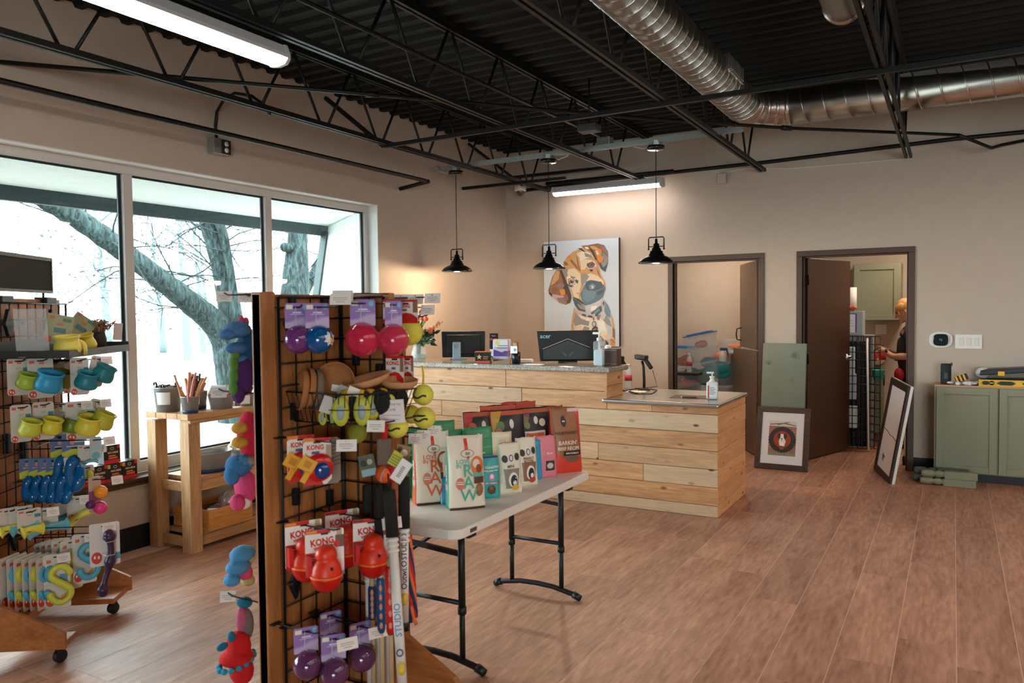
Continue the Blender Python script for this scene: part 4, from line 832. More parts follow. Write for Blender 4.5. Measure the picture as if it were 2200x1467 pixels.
def pouch(label, loc, rz, w, h, d, c, art=(), words=(), side=None, group=None, hang=True, lean=0, seal=None, name='treat_pouch', rough=.38):
    """stand-up pouch: flat seal on top, gusset at the foot, front and back puffed out"""
    t = thing(name, label, 'bag', loc, rz, group, rot=(lean, 0, rz)); ph = loc[0]*40+loc[1]*23
    B = .012+.10*w
    def puff(x, f): return B*max(0, 1-(abs(x)/(w/2))**2.4)*max(0, math.sin(PI*min(1, f**.8)))**.8*(1+.18*math.sin(7*f+ph)*math.sin(9*x/w+ph)) if 0 < f < 1 else 0
    def base(f): return d*(1-f)*(.80+.2*f)+.004
    def hw(f): return w/2*(1-.03*f-.05*math.sin(PI*f)+.010*math.sin(9*f+ph))
    NX = 8; zs = [0, .015, .06, .14, .24, .36, .48, .60, .72, .82, .90, .945, 1]; V = []; F = []; mi = []
    def front(x, f): return -base(f)/2-puff(x, f)*(1 if f < .9 else max(0, (.945-f)/.045))
    for f in zs:
        hh = hw(f)*(1 if f > .02 else .95); fr = [(-hh+2*hh*i/NX) for i in range(NX+1)]
        V += [(x, front(x*.999, f), f*h+(.004*math.sin(20*x/w+ph) if f == 1 else 0)) for x in fr]
        V += [(x, -front(x*.999, f), f*h+(.004*math.sin(20*x/w+ph) if f == 1 else 0)) for x in reversed(fr)]
    n = 2*(NX+1)
    for i in range(len(zs)-1):
        for j in range(n):
            F.append((n*i+j, n*i+(j+1) % n, n*i+n+(j+1) % n, n*i+n+j)); mi.append(1 if side and (j >= NX) else 0)
    F.append(tuple(range(n))[::-1]); mi.append(0); k = n*(len(zs)-1); F.append(tuple(range(k, k+n))); mi.append(0)
    m0 = mat('pack_%02x%02x%02x' % tuple(c), c, rough, 0, .03, 14, .25); ms = [m0]
    if side: ms.append(mat('pack_%02x%02x%02x' % tuple(side), side, rough, 0, .03, 14, .25))
    b = MB(); b.add(V, F, True); b.mi = mi; b.build('pouch_body', ms, t)
    polys = [(cc, [(x*w/2, z*h) for x, z in pl]) for cc, pl in art]
    if seal: polys.insert(0, (seal, [(-w/2*.95, h*.93), (w/2*.95, h*.93), (w/2*.95, h*.995), (-w/2*.95, h*.995)]))
    if polys:
        o = ink('printed_front', polys, t, 0, .00022); bm = bmesh.new(); bm.from_mesh(o.data)
        bmesh.ops.triangulate(bm, faces=bm.faces[:])
        for it in range(4):
            ed = [e for e in bm.edges if e.calc_length() > .016]
            if not ed: break
            bmesh.ops.subdivide_edges(bm, edges=ed, cuts=1); bmesh.ops.triangulate(bm, faces=[q for q in bm.faces if len(q.verts) > 3])
        for v in bm.verts:
            f = min(.999, max(.0, v.co.z/h)); hh = hw(f)*.985; x = max(-hh, min(hh, v.co.x)); v.co.x = x; v.co.y = front(x, f)-.0011+v.co.y*1.6
        bm.to_mesh(o.data); bm.free()
    for (s, x, z, sz, cc, *r) in words:
        al = math.atan2(front(x*w/2, z-.06)-front(x*w/2, z+.06), .12*h) if z > .1 else 0
        o = text(s, sz, cc, t, (x*w/2, 0, z*h), (PI/2, 0, 0), bold=.0004)
        for v in o.data.vertices:       # wrap the lettering on the pouch
            X = v.co.x+x*w/2; Z = v.co.y+z*h; v.co = (max(-hw(Z/h)*.97, min(hw(Z/h)*.97, X)), front(X, Z/h)-.0062-v.co.z, Z)
        o.location = (0, 0, 0); o.rotation_euler = (0, 0, 0)
    return t
def T(px, py): return wz(px, py, TZ)
CREAM = (238, 224, 204); TEAL = (96, 178, 158); OR = (222, 96, 44); BLU = (40, 150, 200)
def rawart(c, pic): return [((84, 52, 40), rect(-.95, .95, 0, .035)), ((216, 70, 44), rect(-.08, .10, .80, .97)), ((90, 84, 80), disc(.05, .77, .36, .055)), (CREAM, disc(.05, .77, .33, .048)), ((206, 60, 50), rect(.02, .14, .70, .735)), (pic, disc(.55, .60, .36, .13)), ((236, 214, 190), disc(.5, .63, .2, .06)), ((150, 70, 40), disc(.62, .56, .16, .06)), (c, rect(.30, .85, .455, .505)), ((96, 60, 44), rect(.32, .88, .36, .45)), ((146, 104, 70), disc(.62, .27, .22, .09)), ((170, 120, 84), disc(.60, .30, .1, .04)), ((220, 120, 96), disc(-.42, .37, .22, .085)), (CREAM, rect(-.6, -.24, .36, .375)), (CREAM, rect(-.6, -.24, .39, .40))]
def rawwords(c, c2, h): return [('R', .0, .535, .075, c2), ('A', .02, .375, .075, c2), ('W', .03, .2, .075, c2), ('LOVE', -.22, .665, .026, c), ('IN THE', -.2, .605, .022, c), ('SIX', .05, .77, .016, (70, 70, 70))]
def vside(t, w, h, c, s, word='RAW'):
    for i, ch in enumerate(word): text(ch, .05, (240, 236, 226), t, (-w/2*.985-.001, .0, h*(.55-.13*i)), (PI/2, 0, -PI/2), bold=.0004)
t1 = pouch('cream pouch with large green letters and a green side, front of the table', T(1000, 1094)+Vector((-.02, .03, 0)), R(48), .168, .318, .085, CREAM, rawart(TEAL, (226, 120, 72)), rawwords(TEAL, (86, 176, 150), 0), TEAL); vside(t1, .168, .318, 0, 0)
t2 = pouch('cream pouch with large orange letters and an orange side, left front of the table', T(926, 1086)+Vector((-.03, .05, 0)), R(51), .168, .325, .085, CREAM, rawart(OR, (176, 70, 44)), rawwords(OR, OR, 0), (216, 88, 40)); vside(t2, .168, .325, 0, 0)
t3 = pouch('pouch with a bright blue side between the two large lettered pouches', T(962, 1086)+Vector((-.02, .08, 0)), R(54), .15, .25, .085, CREAM, [(BLU, rect(-.95, .95, 0, .5))], (), (44, 156, 206)); vside(t3, .15, .25, 0, 0)
pouch('pale orange pouch half hidden behind the ball launchers, far left of the table', Vector((-2.17, 3.02, TZ)), R(52), .17, .30, .08, (228, 200, 166), [((216, 110, 60), rect(-.9, .9, .6, .70)), ((206, 74, 50), disc(.2, .35, .3, .12)), ((176, 60, 50), disc(-.3, .2, .3, .1)), ((60, 52, 46), disc(.3, .5, .15, .05))], [('STELLA', 0, .85, .026, (214, 96, 60))])
pouch('small teal pouch with a pink band, third from the near table end', T(1050, 1068), R(50), .095, .195, .05, (64, 172, 172), [((190, 60, 120), rect(-.9, .9, .36, .40)), ((226, 130, 170), disc(.1, .52, .3, .09)), ((240, 240, 240), disc(.1, .53, .18, .05)), ((96, 60, 44), disc(.05, .22, .42, .11)), ((130, 84, 60), disc(.0, .25, .2, .05)), ((110, 70, 50), disc(.25, .17, .2, .05)), ((60, 60, 110), rect(-.95, .95, .95, .995))], [('ALTERNATIVE', 0, .74, .0145, (240, 240, 230)), ('LIMITED BAKED FOOD', 0, .665, .0075, (240, 240, 230)), ('PEAS & CARROTS', 0, .38, .007, (250, 240, 240))])
def petart(c1, c2): return [((238, 226, 204), rect(-.95, .95, .0, .2)), ((50, 46, 46), disc(-.55, .70, .24, .075)), ((238, 232, 220), disc(0, .71, .26, .085)), ((60, 54, 50), disc(0, .71, .2, .07)), ((230, 224, 214), disc(0, .71, .13, .05)), ((50, 46, 46), disc(.55, .73, .22, .075)), (c1, [(-.7, .5), (.7, .5), (.55, .1), (-.5, .1)]), ((244, 240, 232), disc(.1, .28, .42, .15)), ((40, 40, 50), disc(.15, .26, .3, .12)), ((244, 240, 232), disc(.2, .22, .16, .05)), (c2, disc(.3, .12, .36, .06))]
pouch('cream pouch with a grey dog picture and yellow foot, middle of the front row', T(1094, 1056), R(52), .115, .235, .055, (238, 228, 206), petart((150, 136, 124), (226, 176, 60)), [('MINI', -.1, .55, .018, (90, 84, 80))])
pouch('cream pouch with a brown dog picture and red foot, middle of the front row', T(1129, 1040), R(60), .118, .235, .055, (240, 230, 210), petart((150, 100, 76), (206, 64, 56)), [('PEANUT', -.05, .58, .016, (130, 80, 60)), ('BUTTER', -.05, .52, .016, (130, 80, 60))])
pouch('thin bright blue pouch turned edge on beside the brown dog pouch', T(1143, 1030), R(66), .11, .20, .04, (52, 160, 206))
pouch('mauve pink pouch turned edge on, left of the two pink ones', T(1154, 1026), R(68), .11, .21, .045, (206, 132, 158))
pouch('rose pink pouch with a brown picture, right of the two pink ones', T(1172, 1024), R(58), .12, .215, .045, (232, 136, 150), [((70, 56, 56), rect(-.3, .6, .18, .42)), ((214, 200, 190), disc(.1, .3, .3, .07))], [('Bocce', .1, .6, .016, (250, 236, 236))])
def instart(c1, c2): return [((44, 40, 44), rect(-.95, .95, .0, .92)), (c1, [(-.95, .70), (-.4, .78), (-.2, .92), (-.95, .92)]), (c2, disc(.5, .78, .2, .06)), ((236, 226, 214), disc(.1, .82, .13, .06)), ((120, 132, 70), disc(-.45, .75, .16, .05)), ((96, 116, 60), disc(-.6, .84, .2, .05)), ((236, 226, 220), rect(-.62, .62, .15, .66)), ((224, 112, 46), rect(-.55, .55, .50, .63)), ((60, 50, 50), rect(-.62, .62, .22, .24)), ((200, 190, 180), disc(-.1, .1, .4, .06))]
q = Vector((-1.975, 3.71, TZ))
pouch('black pouch with an orange name panel on white, right of the back row', q, R(56), .20, .345, .09, (48, 44, 48), instart((150, 90, 80), (230, 214, 190)), [('Instinct', 0, .565, .036, (250, 240, 226)), ('RAW', -.05, .43, .026, (60, 56, 56)), ('MEALS', 0, .36, .03, (60, 56, 56))], (60, 36, 40), seal=(176, 92, 62))
q = Vector((-1.825, 3.80, TZ))
pouch('brown and red beef recipe pouch at the far right end of the table', q, R(52), .175, .345, .095, (164, 108, 72), [((222, 66, 44), [(-.96, 0), (.96, 0), (.96, .30), (.3, .20), (-.5, .26), (-.96, .36)]), ((222, 70, 46), [(.62, .995), (.96, .995), (.96, .3), (.86, .3), (.8, .7)]), ((40, 34, 32), disc(-.22, .80, .17, .085)), ((230, 220, 210), rect(-.3, -.14, .79, .81)), ((44, 36, 32), rect(-.35, .85, .275, .345)), ((120, 92, 74), disc(.25, .22, .5, .05)), ((236, 200, 196), rect(.15, .95, .935, .99))], [('NORTHWEST', -.05, .62, .021, (50, 40, 36)), ('BARKIN\'', -.06, .47, .029, (246, 236, 222)), ('BEEF RECIPE', .0, .385, .0235, (246, 236, 222)), ('KETO FORMULA', .22, .31, .0105, (240, 230, 220))], (214, 62, 44))
pouch('dark red pouch edge between the name panel pouch and the beef pouch', Vector((-1.93, 3.82, TZ)), R(52), .175, .345, .095, (120, 62, 50), seal=(176, 92, 62))
def berry(c1, c2): return [(c1, [(-.95, .995), (-.95, .62), (-.3, .995)]), (c2, disc(-.5, .78, .22, .07)), ((206, 120, 110), disc(-.62, .7, .16, .05)), ((236, 226, 214), disc(.15, .80, .13, .07)), ((226, 110, 44), rect(-.5, .9, .44, .52)), ((60, 50, 46), rect(-.5, .9, .2, .40))]
pouch('black pouch with a red top, leftmost of the dark back row', Vector((-2.15, 3.46, TZ)), R(52), .19, .345, .09, (46, 42, 46), berry((196, 66, 48), (206, 96, 90)), (), (60, 36, 40), seal=(186, 80, 56))
pouch('black pouch with a bright orange red seal, second in the dark back row', Vector((-2.12, 3.60, TZ)), R(56), .22, .365, .09, (46, 42, 46), berry((226, 92, 56), (160, 70, 80)), (), (196, 66, 40), seal=(206, 86, 58))
pouch('black pouch with green leaves on it, third in the dark back row', Vector((-2.05, 3.57, TZ)), R(56), .20, .345, .09, (44, 42, 46), berry((206, 152, 60), (96, 130, 70)), [('Instinct', .25, .48, .028, (250, 240, 226))], (196, 50, 44), seal=(196, 84, 58))
pouch('red pouch with an orange seal behind the dark back row', Vector((-2.10, 3.79, TZ)), R(56), .22, .365, .09, (206, 70, 46), (), (), seal=(196, 80, 56))
GRNP = (72, 156, 112)
for k, (x, y, hh, lb) in enumerate(((-2.13, 2.97, .315, 'green pouch directly behind the orange lettered pouch'), (-2.05, 3.07, .31, 'green pouch behind the green lettered pouch'), (-2.19, 3.16, .33, 'tallest green pouch, at the back of the green group'), (-1.97, 3.15, .315, 'green pouch at the right of the green group'), (-2.22, 2.97, .32, 'darker green pouch at the left of the green group'))):
    pouch(lb, Vector((x, y, TZ)), R(50+3*k), .155, hh, .07, (60, 136, 92) if k == 4 else GRNP, [((96, 178, 134), rect(-.9, .9, .70, .72)), ((220, 236, 220), disc(0, .9, .07, .02)), ((196, 220, 196), rect(-.6, .3, .62, .64)), ((60, 140, 98), rect(-.94, .94, .83, .845))], group='green pouches on the folding table')
pouch('plain cream pouch behind the small teal one', Vector((-1.99, 3.14, TZ)), R(50), .14, .265, .06, (232, 214, 182))
pouch('pale cream pouch behind the two dog picture pouches', Vector((-1.97, 3.34, TZ)), R(50), .15, .265, .06, (240, 226, 196))
# ------------------------------------------------------------------ toy rack in the middle foreground
RW = wood('rack_oak', (136, 78, 38), (190, 122, 68), 2, .45, None, .05, 3.0, .09, .06)
RWB = wood('rack_base_oak', (136, 76, 34), (184, 112, 58), 0, .4, None, .05, 3.0, .12, .05)
WIRE = mat('black_grid_wire', (20, 20, 21), .45, .2); TAGM = mat('price_tag_card', (238, 226, 218), .6)
def gridpanel(name, parent, M_, w, z0, z1, cell=.0762):
    b = MB(M_); n = max(1, round(w/cell)); k = round((z1-z0)/cell)
    for i in range(n+1):
        r = .0055 if i in (0, n) else .0031; b.cyl((w*i/n, 0, z0), (w*i/n, 0, z1), r, n=6)
    for i in range(k+1): b.cyl((0, -.004, z0+(z1-z0)*i/k), (w, -.004, z0+(z1-z0)*i/k), .0045 if i in (0, k) else .0031, n=6)
    return b.build(name, WIRE, parent)
def hook(root, P, d, L, tagw=.05, tagrot=None, rise=.008, scan=False, tagh=.032):
    P = Vector(P); d = Vector(d).normalized(); e = P+d*L+Vector((0, 0, rise)); b = MB()
    b.tube([P, P+d*L*.9, e], .0028, 6)
    if scan: b.tube([P+Vector((0, 0, .035)), P+d*L+Vector((0, 0, .035))], .0022, 5)
    s = d.cross(Vector((0, 0, 1))); b.bar(P-s*.02+d*.003, P+s*.02+d*.003, .02, .004)
    h = b.build('peg_hook', WIRE, root)
    if tagw:
        z = .03 if scan else 0
        M_ = Matrix.Translation(e+Vector((0, 0, z))) @ Matrix.Rotation(tagrot if tagrot is not None else math.atan2(d.x, -d.y), 4, 'Z') @ Matrix.Rotation(R(-14), 4, 'X')
        MB(M_).box(-tagw/2, tagw/2, -.001, .001, -tagh, .006).build('price_tag', TAGM, h)
        ink('price_print', [((150, 140, 140), rect(-tagw*.35, tagw*.3, -tagh*.3, -tagh*.24)), ((180, 150, 150), rect(-tagw*.35, tagw*.35, -tagh*.5, -tagh*.44)), ((150, 140, 140), rect(-tagw*.2, tagw*.2, -tagh*.72, -tagh*.66))], h, -.0012, M=M_)
    return h
rack = thing('toy_rack', 'wooden four way display rack with black wire grids, in the middle foreground', 'display rack', (0, 0, 0))
ZR0, ZR1 = .13, 1.578
MB(Matrix.Translation((-2.031, 2.26, .85))).box(-.019, .019, -.395, .40, -.735, .738).build('back_panel', RW, rack, bevel=.003)
MB(Matrix.Translation((-1.90, 2.275, .85))).box(-.112, .118, -.017, .017, -.735, .742).build('back_panel', RW, rack, bevel=.003)
MB(Matrix.Translation((-2.031, 1.90, .85))).box(-.024, .024, -.035, .03, -.735, .745).build('end_post', RW, rack, bevel=.004)
gridpanel('wire_grid', rack, Matrix.Translation((-2.0, 1.934, 0)) @ Matrix.Rotation(PI/2, 4, 'Z'), .306, ZR0, ZR1)
gridpanel('wire_grid', rack, Matrix.Translation((-1.995, 2.242, 0)), .20, ZR0, ZR1)
gridpanel('wire_grid', rack, Matrix.Translation((-2.066, 2.24, 0)) @ Matrix.Rotation(-PI/2, 4, 'Z'), .32, ZR0, ZR1)
gridpanel('wire_grid', rack, Matrix.Translation((-2.0, 2.31, 0)) @ Matrix.Rotation(PI/2, 4, 'Z'), .306, ZR0, ZR1)
for (y, z) in ((1.992, 1.487), (1.992, .575)):
    MB().add([(-2.009, y-.03, z), (-2.009, y, z-.06), (-2.009, y+.03, z), (-2.009, y, z+.06), (-1.996, y-.02, z), (-1.996, y, z-.05), (-1.996, y+.02, z), (-1.996, y, z+.05)], [(4, 5, 6, 7), (0, 1, 5, 4), (1, 2, 6, 5), (2, 3, 7, 6), (3, 0, 4, 7)]).build('diamond_plate', BLK, rack)
for (y, z) in ((2.0, 1.548), (2.16, 1.545), (2.0, 1.18), (2.16, 1.15), (2.0, .88), (2.17, .84)): MB().box(-2.012, -1.992, y-.012, y+.012, z-.03, z+.03).build('grid_clip', BLK, rack, bevel=.003)
for (x, z) in ((-1.93, 1.53), (-1.86, 1.53), (-1.93, 1.36), (-1.82, 1.30)): MB().box(x-.012, x+.012, 2.234, 2.256, z-.035, z+.035).build('grid_clip', BLK, rack, bevel=.003)
MB(Matrix.Translation((-1.7, 2.25, .2))).prism([(-.10, .22), (-.014, .152), (.188, .043), (.21, .02), (.21, -.10), (-.10, -.10)], -.012, .012).build('base_fin', RWB, rack, bevel=.002)
MB(Matrix.Translation((-1.75, 2.14, .1))).box(-.25, .262, -.10, .10, -.015, .015).build('base_board', RWB, rack, bevel=.003)
def caster(p, root):
    b = MB(); b.cyl((p[0]-.012, p[1], .03), (p[0]+.012, p[1], .03), .029, n=14); b.box(p[0]-.018, p[0]+.018, p[1]-.014, p[1]+.014, .03, .08); b.build('caster', BLKP, root, bevel=.003)
for p in ((-1.53, 2.18), (-1.53, 2.08), (-1.95, 2.6), (-2.03, 2.6), (-1.97, 2.08)): caster(p, rack)
MB().box(-2.07, -1.99, 2.28, 2.66, .085, .115).build('base_board', RWB, rack)
PX = (1, 0, 0); NY = (0, -1, 0)
# --- hang cards
def card(t, w, h, c, polys=(), z0=None, th=.0012, name='backing_card', r=.006):
    """hang card with its slot at the origin, hanging down"""
    z1 = .014; z0 = z1-h
    MB().prism([(-w/2+r, z0), (w/2-r, z0), (w/2, z0+r), (w/2, z1-r), (w/2-r, z1), (-w/2+r, z1), (-w/2, z1-r), (-w/2, z0+r)], -th, th).build(name, mat('card_%02x%02x%02x' % tuple(c), c, .45), t)
    P = [(cc, [(x*w/2, z0+z*h) for x, z in pl]) for cc, pl in polys]+[((30, 26, 26), rect(-.012, .012, -.003, .003))]
    ink('card_print', P, t, -th-.0002)
LILAC = (150, 116, 182)
def ballcard(label, P, rz, bc, r=.048, clear=False, cw=.08, ch=.084, ctilt=0, star=False, drop=None):
    t = thing('toy_ball', label, 'ball', P, rz, 'balls on lilac hang cards')
    card(t, cw, ch, LILAC, [((196, 172, 208), [(-1, 0), (1, 0), (1, .42), (.4, .40), (-.3, .24), (-1, .2)]), ((174, 140, 196), [(-1, .2), (-.3, .24), (.4, .40), (1, .42), (1, .48), (.3, .46), (-.5, .28), (-1, .26)]), ((232, 226, 200), rect(-.9, -.35, .76, .93)), ((120, 190, 220), disc(.68, .84, .2, .10)), ((238, 230, 240), rect(-.35, .4, .60, .65)), ((220, 206, 228), rect(-.55, .6, .54, .565))])
    m = mat('ball_%02x%02x%02x%d' % (*bc, clear), bc, .08, 0, alpha=.66 if clear else 1, coat=.6)
    z = .014-ch-r*.80
    MB().ball((0, -.012, z), r, 24, 16).build('ball', m, t)
    b = MB(); b.tube([(-.004, -.002, -.0), (-.006, -.006, -.05), (0, -.012, z+r)], .0012, 4); b.build('tie', WHITE, t)
    if clear: MB().ball((.004, -.012, z-.004), (r*.45, r*.45, r*.3), 12, 8).build('squeaker', mat('deep_pink_core', (196, 20, 60), .4), t)
    if star:
        pts = [(.030+(.026 if i % 2 else .017)*math.cos(i*PI/8), .004+(.026 if i % 2 else .017)*math.sin(i*PI/8)) for i in range(16)]
        def onball(pl, e): return [(x, -math.sqrt(max(0, (r+e)**2-x*x-zz*zz))-.012, zz+z) for x, zz in pl]
        b = MB(); c0 = onball([(.030, .004)], .0015); b.add(c0+onball(pts, .0012), [(0, 1+i, 1+(i+1) % 16) for i in range(16)]); b.build('star_sticker', WHITE, t)
        b = MB(); c0 = onball([(.036, -.002)], .0025); b.add(c0+onball(disc(.036, -.002, .008, n=10), .0022), [(0, 1+i, 1+(i+1) % 10) for i in range(10)]); b.build('sticker_dot', mat('yellow_sticker', (236, 190, 70), .5), t)
    return t
RA = PI/2
def onA(px, py, X): return wx(px, py, X)
q = onA(637, 660, -1.925); ballcard('purple ball on a lilac card, at the top left of the middle rack', q, R(62), (112, 52, 118)); hook(rack, (-2.0, q.y, q.z), PX, .10, 0)
q = onA(681, 660, -1.865); ballcard('blue ball with a white star sticker, at the top left of the middle rack', q, R(58), (8, 82, 142), star=True); hook(rack, (-2.0, q.y, q.z), PX, .24, .07, R(30), scan=True)
q = wy(779, 652, 2.10); ballcard('large clear pink ball at the top of the middle rack, left of two', q, R(26), (226, 44, 84), .060, True, .088, .09); hook(rack, (q.x, 2.24, q.z), NY, .24, .07, R(28), scan=True)
q = wy(845, 655, 2.17); ballcard('large clear pink ball at the top of the middle rack, right of two', q, R(26), (222, 52, 92), .056, True, .06, .09)
# red hang cards of the tennis ball bay
TENN = mat('tennis_felt', (226, 214, 84), .9, 0, .05, 90, .2); KRED = (206, 34, 32)
def redcard(label, P, rz, w=.09, h=.10, toy=None):
    t = thing('rope_ball_pack', label, 'dog toy', P, rz, 'red and white packs beside the tennis balls')
    card(t, w, h, (236, 226, 214), [(KRED, rect(-1, 1, .9, 1)), (KRED, [(-1, 0), (1, 0), (1, .22), (.5, .40), (0, .45), (-.5, .38), (-1, .15)]), ((150, 110, 90), rect(.6, 1, .45, .9)), ((90, 100, 130), rect(-.35, .1, .52, .60))])
    text('KONG', .02, KRED, t, (-.008, -.0022, .014-h*.27), bold=.0006, sx=.9)
    return t
for px, py, Y, lb in ((842, 652, 2.22, 'red and white pack behind the right pink ball, left one'), (872, 652, 2.28, 'red and white pack above the yellow ball with a clear strap, right one'), (848, 772, 2.24, 'red and white pack with a yellow toggle, under the right pink ball'), (876, 772, 2.33, 'narrow red and white pack beside the hanging tennis balls')):
    q = wy(px, py, Y); redcard(lb, q, R(4), .10 if '872' in str(px) else (.075 if px != 876 else .05), .085 if py < 700 else .105)
for P, L_, tw in ((wy(862, 640, 2.44), .42, .06), (wy(893, 640, 2.40), .40, .062), (wy(930, 638, 2.40), .42, .062)):
    hook(rack, (-2.0, P.y, P.z), PX, P.x+2.0, tw, R(14))
P = wy(920, 680, 2.40); hook(rack, (-2.0, P.y, P.z), PX, P.x+2.0, .056, R(10), scan=True)
def tball(label, P, r, rope=None, word=None, m=TENN):
    t = thing('tennis_ball', label, 'ball', P, R(20), 'tennis balls on the middle rack')
    MB().ball((0, 0, 0), r, 20, 14).build('felt_ball', m, t)
    if rope: MB().tube([(0, 0, r*.9), (.003, 0, r+.03), (-.002, 0, r+rope)], [.004, .005, .004], 6).build('rope_loop', mat('yellow_rope', (230, 190, 60), .8), t)
    if word:
        b = MB(); c = []
        for i in range(9): a = -.75+1.3*i/8; zz = .12*math.sin(5*a); c.append((r*1.005*math.sin(a)*math.cos(zz), -r*1.005*math.cos(a)*math.cos(zz), r*(zz-.1)))
        b.tube(c, .0042, 4); b.build('printed_mark', mat('brown_ink', (60, 52, 36), .6), t)
    return t
tball('biggest tennis ball, beside the vase, partly behind the clear pink ball', wy(880, 714, 2.44), .050)
tball('tennis ball on a yellow rope hanging over the counter planks, upper right', wy(909, 848, 2.40), .040, .07, 1)
tball('tennis ball hanging right, just above the price tags', wy(912, 897, 2.34), .041, None, 1)
tball('tennis ball tucked between the basket and the two right tennis balls', wy(884, 890, 2.44), .036)
tball('tennis ball with a dark bar, in front under the wire basket', wy(853, 917, 2.20), .040, None, 1)
tball('tennis ball under the wire basket, shade put into its felt colour', wy(768, 930, 2.20), .037, None, None, mat('tennis_felt_shaded', (170, 170, 60), .9, 0, .05, 90, .2))  # duller felt carries the shade under the basket in its colour
# --- wire basket with discs and bees
t = thing('wire_basket', 'black wire basket of felt discs and bee toys on the rack', 'basket', (0, 0, 0))
zr = onA(641, 838, -1.99).z
rim = [(-1.992, 1.955), (-1.74, 1.95), (-1.675, 2.0), (-1.65, 2.1), (-1.648, 2.235)]; bot = [(-1.99, 1.99), (-1.78, 1.985), (-1.72, 2.03), (-1.70, 2.1), (-1.70, 2.235)]
def along(P, f):
    seg = [math.dist(a, b_) for a, b_ in zip(P, P[1:])]; s = f*sum(seg)
    for a, b_, l in zip(P, P[1:], seg):
        if s <= l: return (a[0]+(b_[0]-a[0])*s/l, a[1]+(b_[1]-a[1])*s/l)
        s -= l
    return P[-1]
b = MB(); dz = .105
b.tube([(x, y, zr) for x, y in rim], .0035, 6); b.tube([(x, y, zr-dz) for x, y in bot], .003, 6); b.tube([(x+.0, y, zr-dz*.5) for x, y in [along(rim, f) for f in (0, .2, .4, .6, .8, 1)]], .0015, 5)
for i in range(25): f = i/24; u = along(rim, f); v = along(bot, f); b.tube([(u[0], u[1], zr), (v[0], v[1], zr-dz)], .0018, 5)
for i in range(7): f = i/6; v = along(bot, f); b.tube([(v[0], v[1], zr-dz), (-1.985, 2.235-.2*(1-f), zr-dz)], .0018, 4)
b.build('basket_wire', WIRE, t)
FELT = mat('brown_felt', (166, 104, 58), .9, 0, .08, 60, .2); FELT2 = mat('tan_felt', (196, 140, 96), .9, 0, .06, 60, .2)
def fdisc(label, P, rot, r=.075, m=FELT):
    t = thing('felt_disc', label, 'flying disc', P, 0, 'felt discs in the wire basket', rot=rot)
    MB().lathe([(.0001, 0), (r*.7, .0), (r*.95, .012), (r, .028), (r*.97, .03), (r*.9, .014), (r*.66, .006), (.0001, .006)], n=28).build('disc_body', m, t); return t
for k, (px, py, X, lb) in enumerate(((662, 838, -1.93, 'brown felt disc leftmost in the wire basket'), (677, 836, -1.92, 'second brown felt disc from the left in the wire basket'), (692, 838, -1.91, 'third felt disc from the left, greyer, in the basket'))):
    q = onA(px, py, X); fdisc(lb, q, (R(82), R(12), R(-38)), .072, FELT if k < 2 else mat('grey_felt', (120, 104, 84), .9, 0, .08, 60, .2))
q = onA(722, 822, -1.90); t = fdisc('brown felt disc facing out with a pale label, behind the bee toys', q, (R(78), R(10), R(28)), .072); MB(Matrix.Translation((.02, -.02, .009))).box(-.03, .03, -.012, .012, 0, .002).build('label', PAPER, t)
q = wy(790, 828, 2.14); fdisc('tan felt disc lying flat at the back of the basket', q, (R(12), R(-8), 0), .085, FELT2); q = wy(858, 832, 2.2); fdisc('tan felt disc lying flat at the right of the basket', q, (R(4), R(6), 0), .065, FELT2)
BB = mat('black_plush', (26, 24, 22), .95); YB_ = mat('yellow_plush', (226, 180, 40), .9); WNG = mat('lime_mesh', (190, 190, 66), .5); WNC = mat('pale_mesh', (150, 160, 158), .4)
def bee(label, P, rz, s=1):
    t = thing('plush_bee', label, 'plush toy', P, rz, 'plush bees in the wire basket'); b = MB(); b.ball((0, 0, 0), (.055*s, .034*s, .034*s), 16, 10); b.ball((.055*s, 0, .004), (.03*s, .028*s, .03*s), 12, 8); b.build('body', BB, t)
    for x in (-.022, .012): MB().lathe([(.0335*s, -.009*s), (.0352*s, 0), (.0335*s, .009*s)], (0, 0, 0), 16, Matrix.Translation((x*s, 0, 0)) @ Matrix.Rotation(PI/2, 4, 'Y')).build('stripe', YB_, t)
    for sx in (-.03, .018):
        b = MB(); b.ball((sx*s, -.038*s, -.012*s), (.020*s, .008*s, .034*s), 14, 8); w_ = b.build('wing', WNG, t); MB().ball((sx*s, -.044*s, -.014*s), (.010*s, .004*s, .018*s), 12, 6).build('wing_window', WNC, t)
    return t
bee('plush bee with yellow wings at the front of the wire basket', wx(764, 868, -1.76), R(35), 1.45); bee('second plush bee behind the price sign in the basket', wx(812, 862, -1.72), R(60), 1.3); bee('plush bee lying at the left bottom of the basket', wx(715, 888, -1.84), R(20), .8)
for px, py, X, rz, lb, c_ in ((757, 848, -1.745, 30, 'white cardboard hang tag sticking up from the front bee', (240, 228, 214)), (737, 845, -1.80, 35, 'grey green hang tag beside the open felt disc', (158, 160, 140)), (703, 868, -1.80, 60, 'pale card tag between the felt discs', (196, 190, 186))):
    q = wx(px, py, X); tag(MB(Matrix.Rotation(R(rz), 4, 'Z') @ Matrix.Rotation(R(22), 4, 'Y')).box(-.019, .019, -.001, .001, -.03, .026).build('hang_tag', mat('tag_%d' % px, c_, .6), loc=q), lb, 'tag')
q = wx(842, 882, -1.648); t = thing('price_sign', 'white price sign hung on the front of the wire basket', 'sign', q, R(22)); MB(Matrix.Rotation(R(-4), 4, 'Y')).box(-.045, .043, -.001, .001, -.042, .036).build('card', mat('sign_card', (240, 226, 226), .6), t)
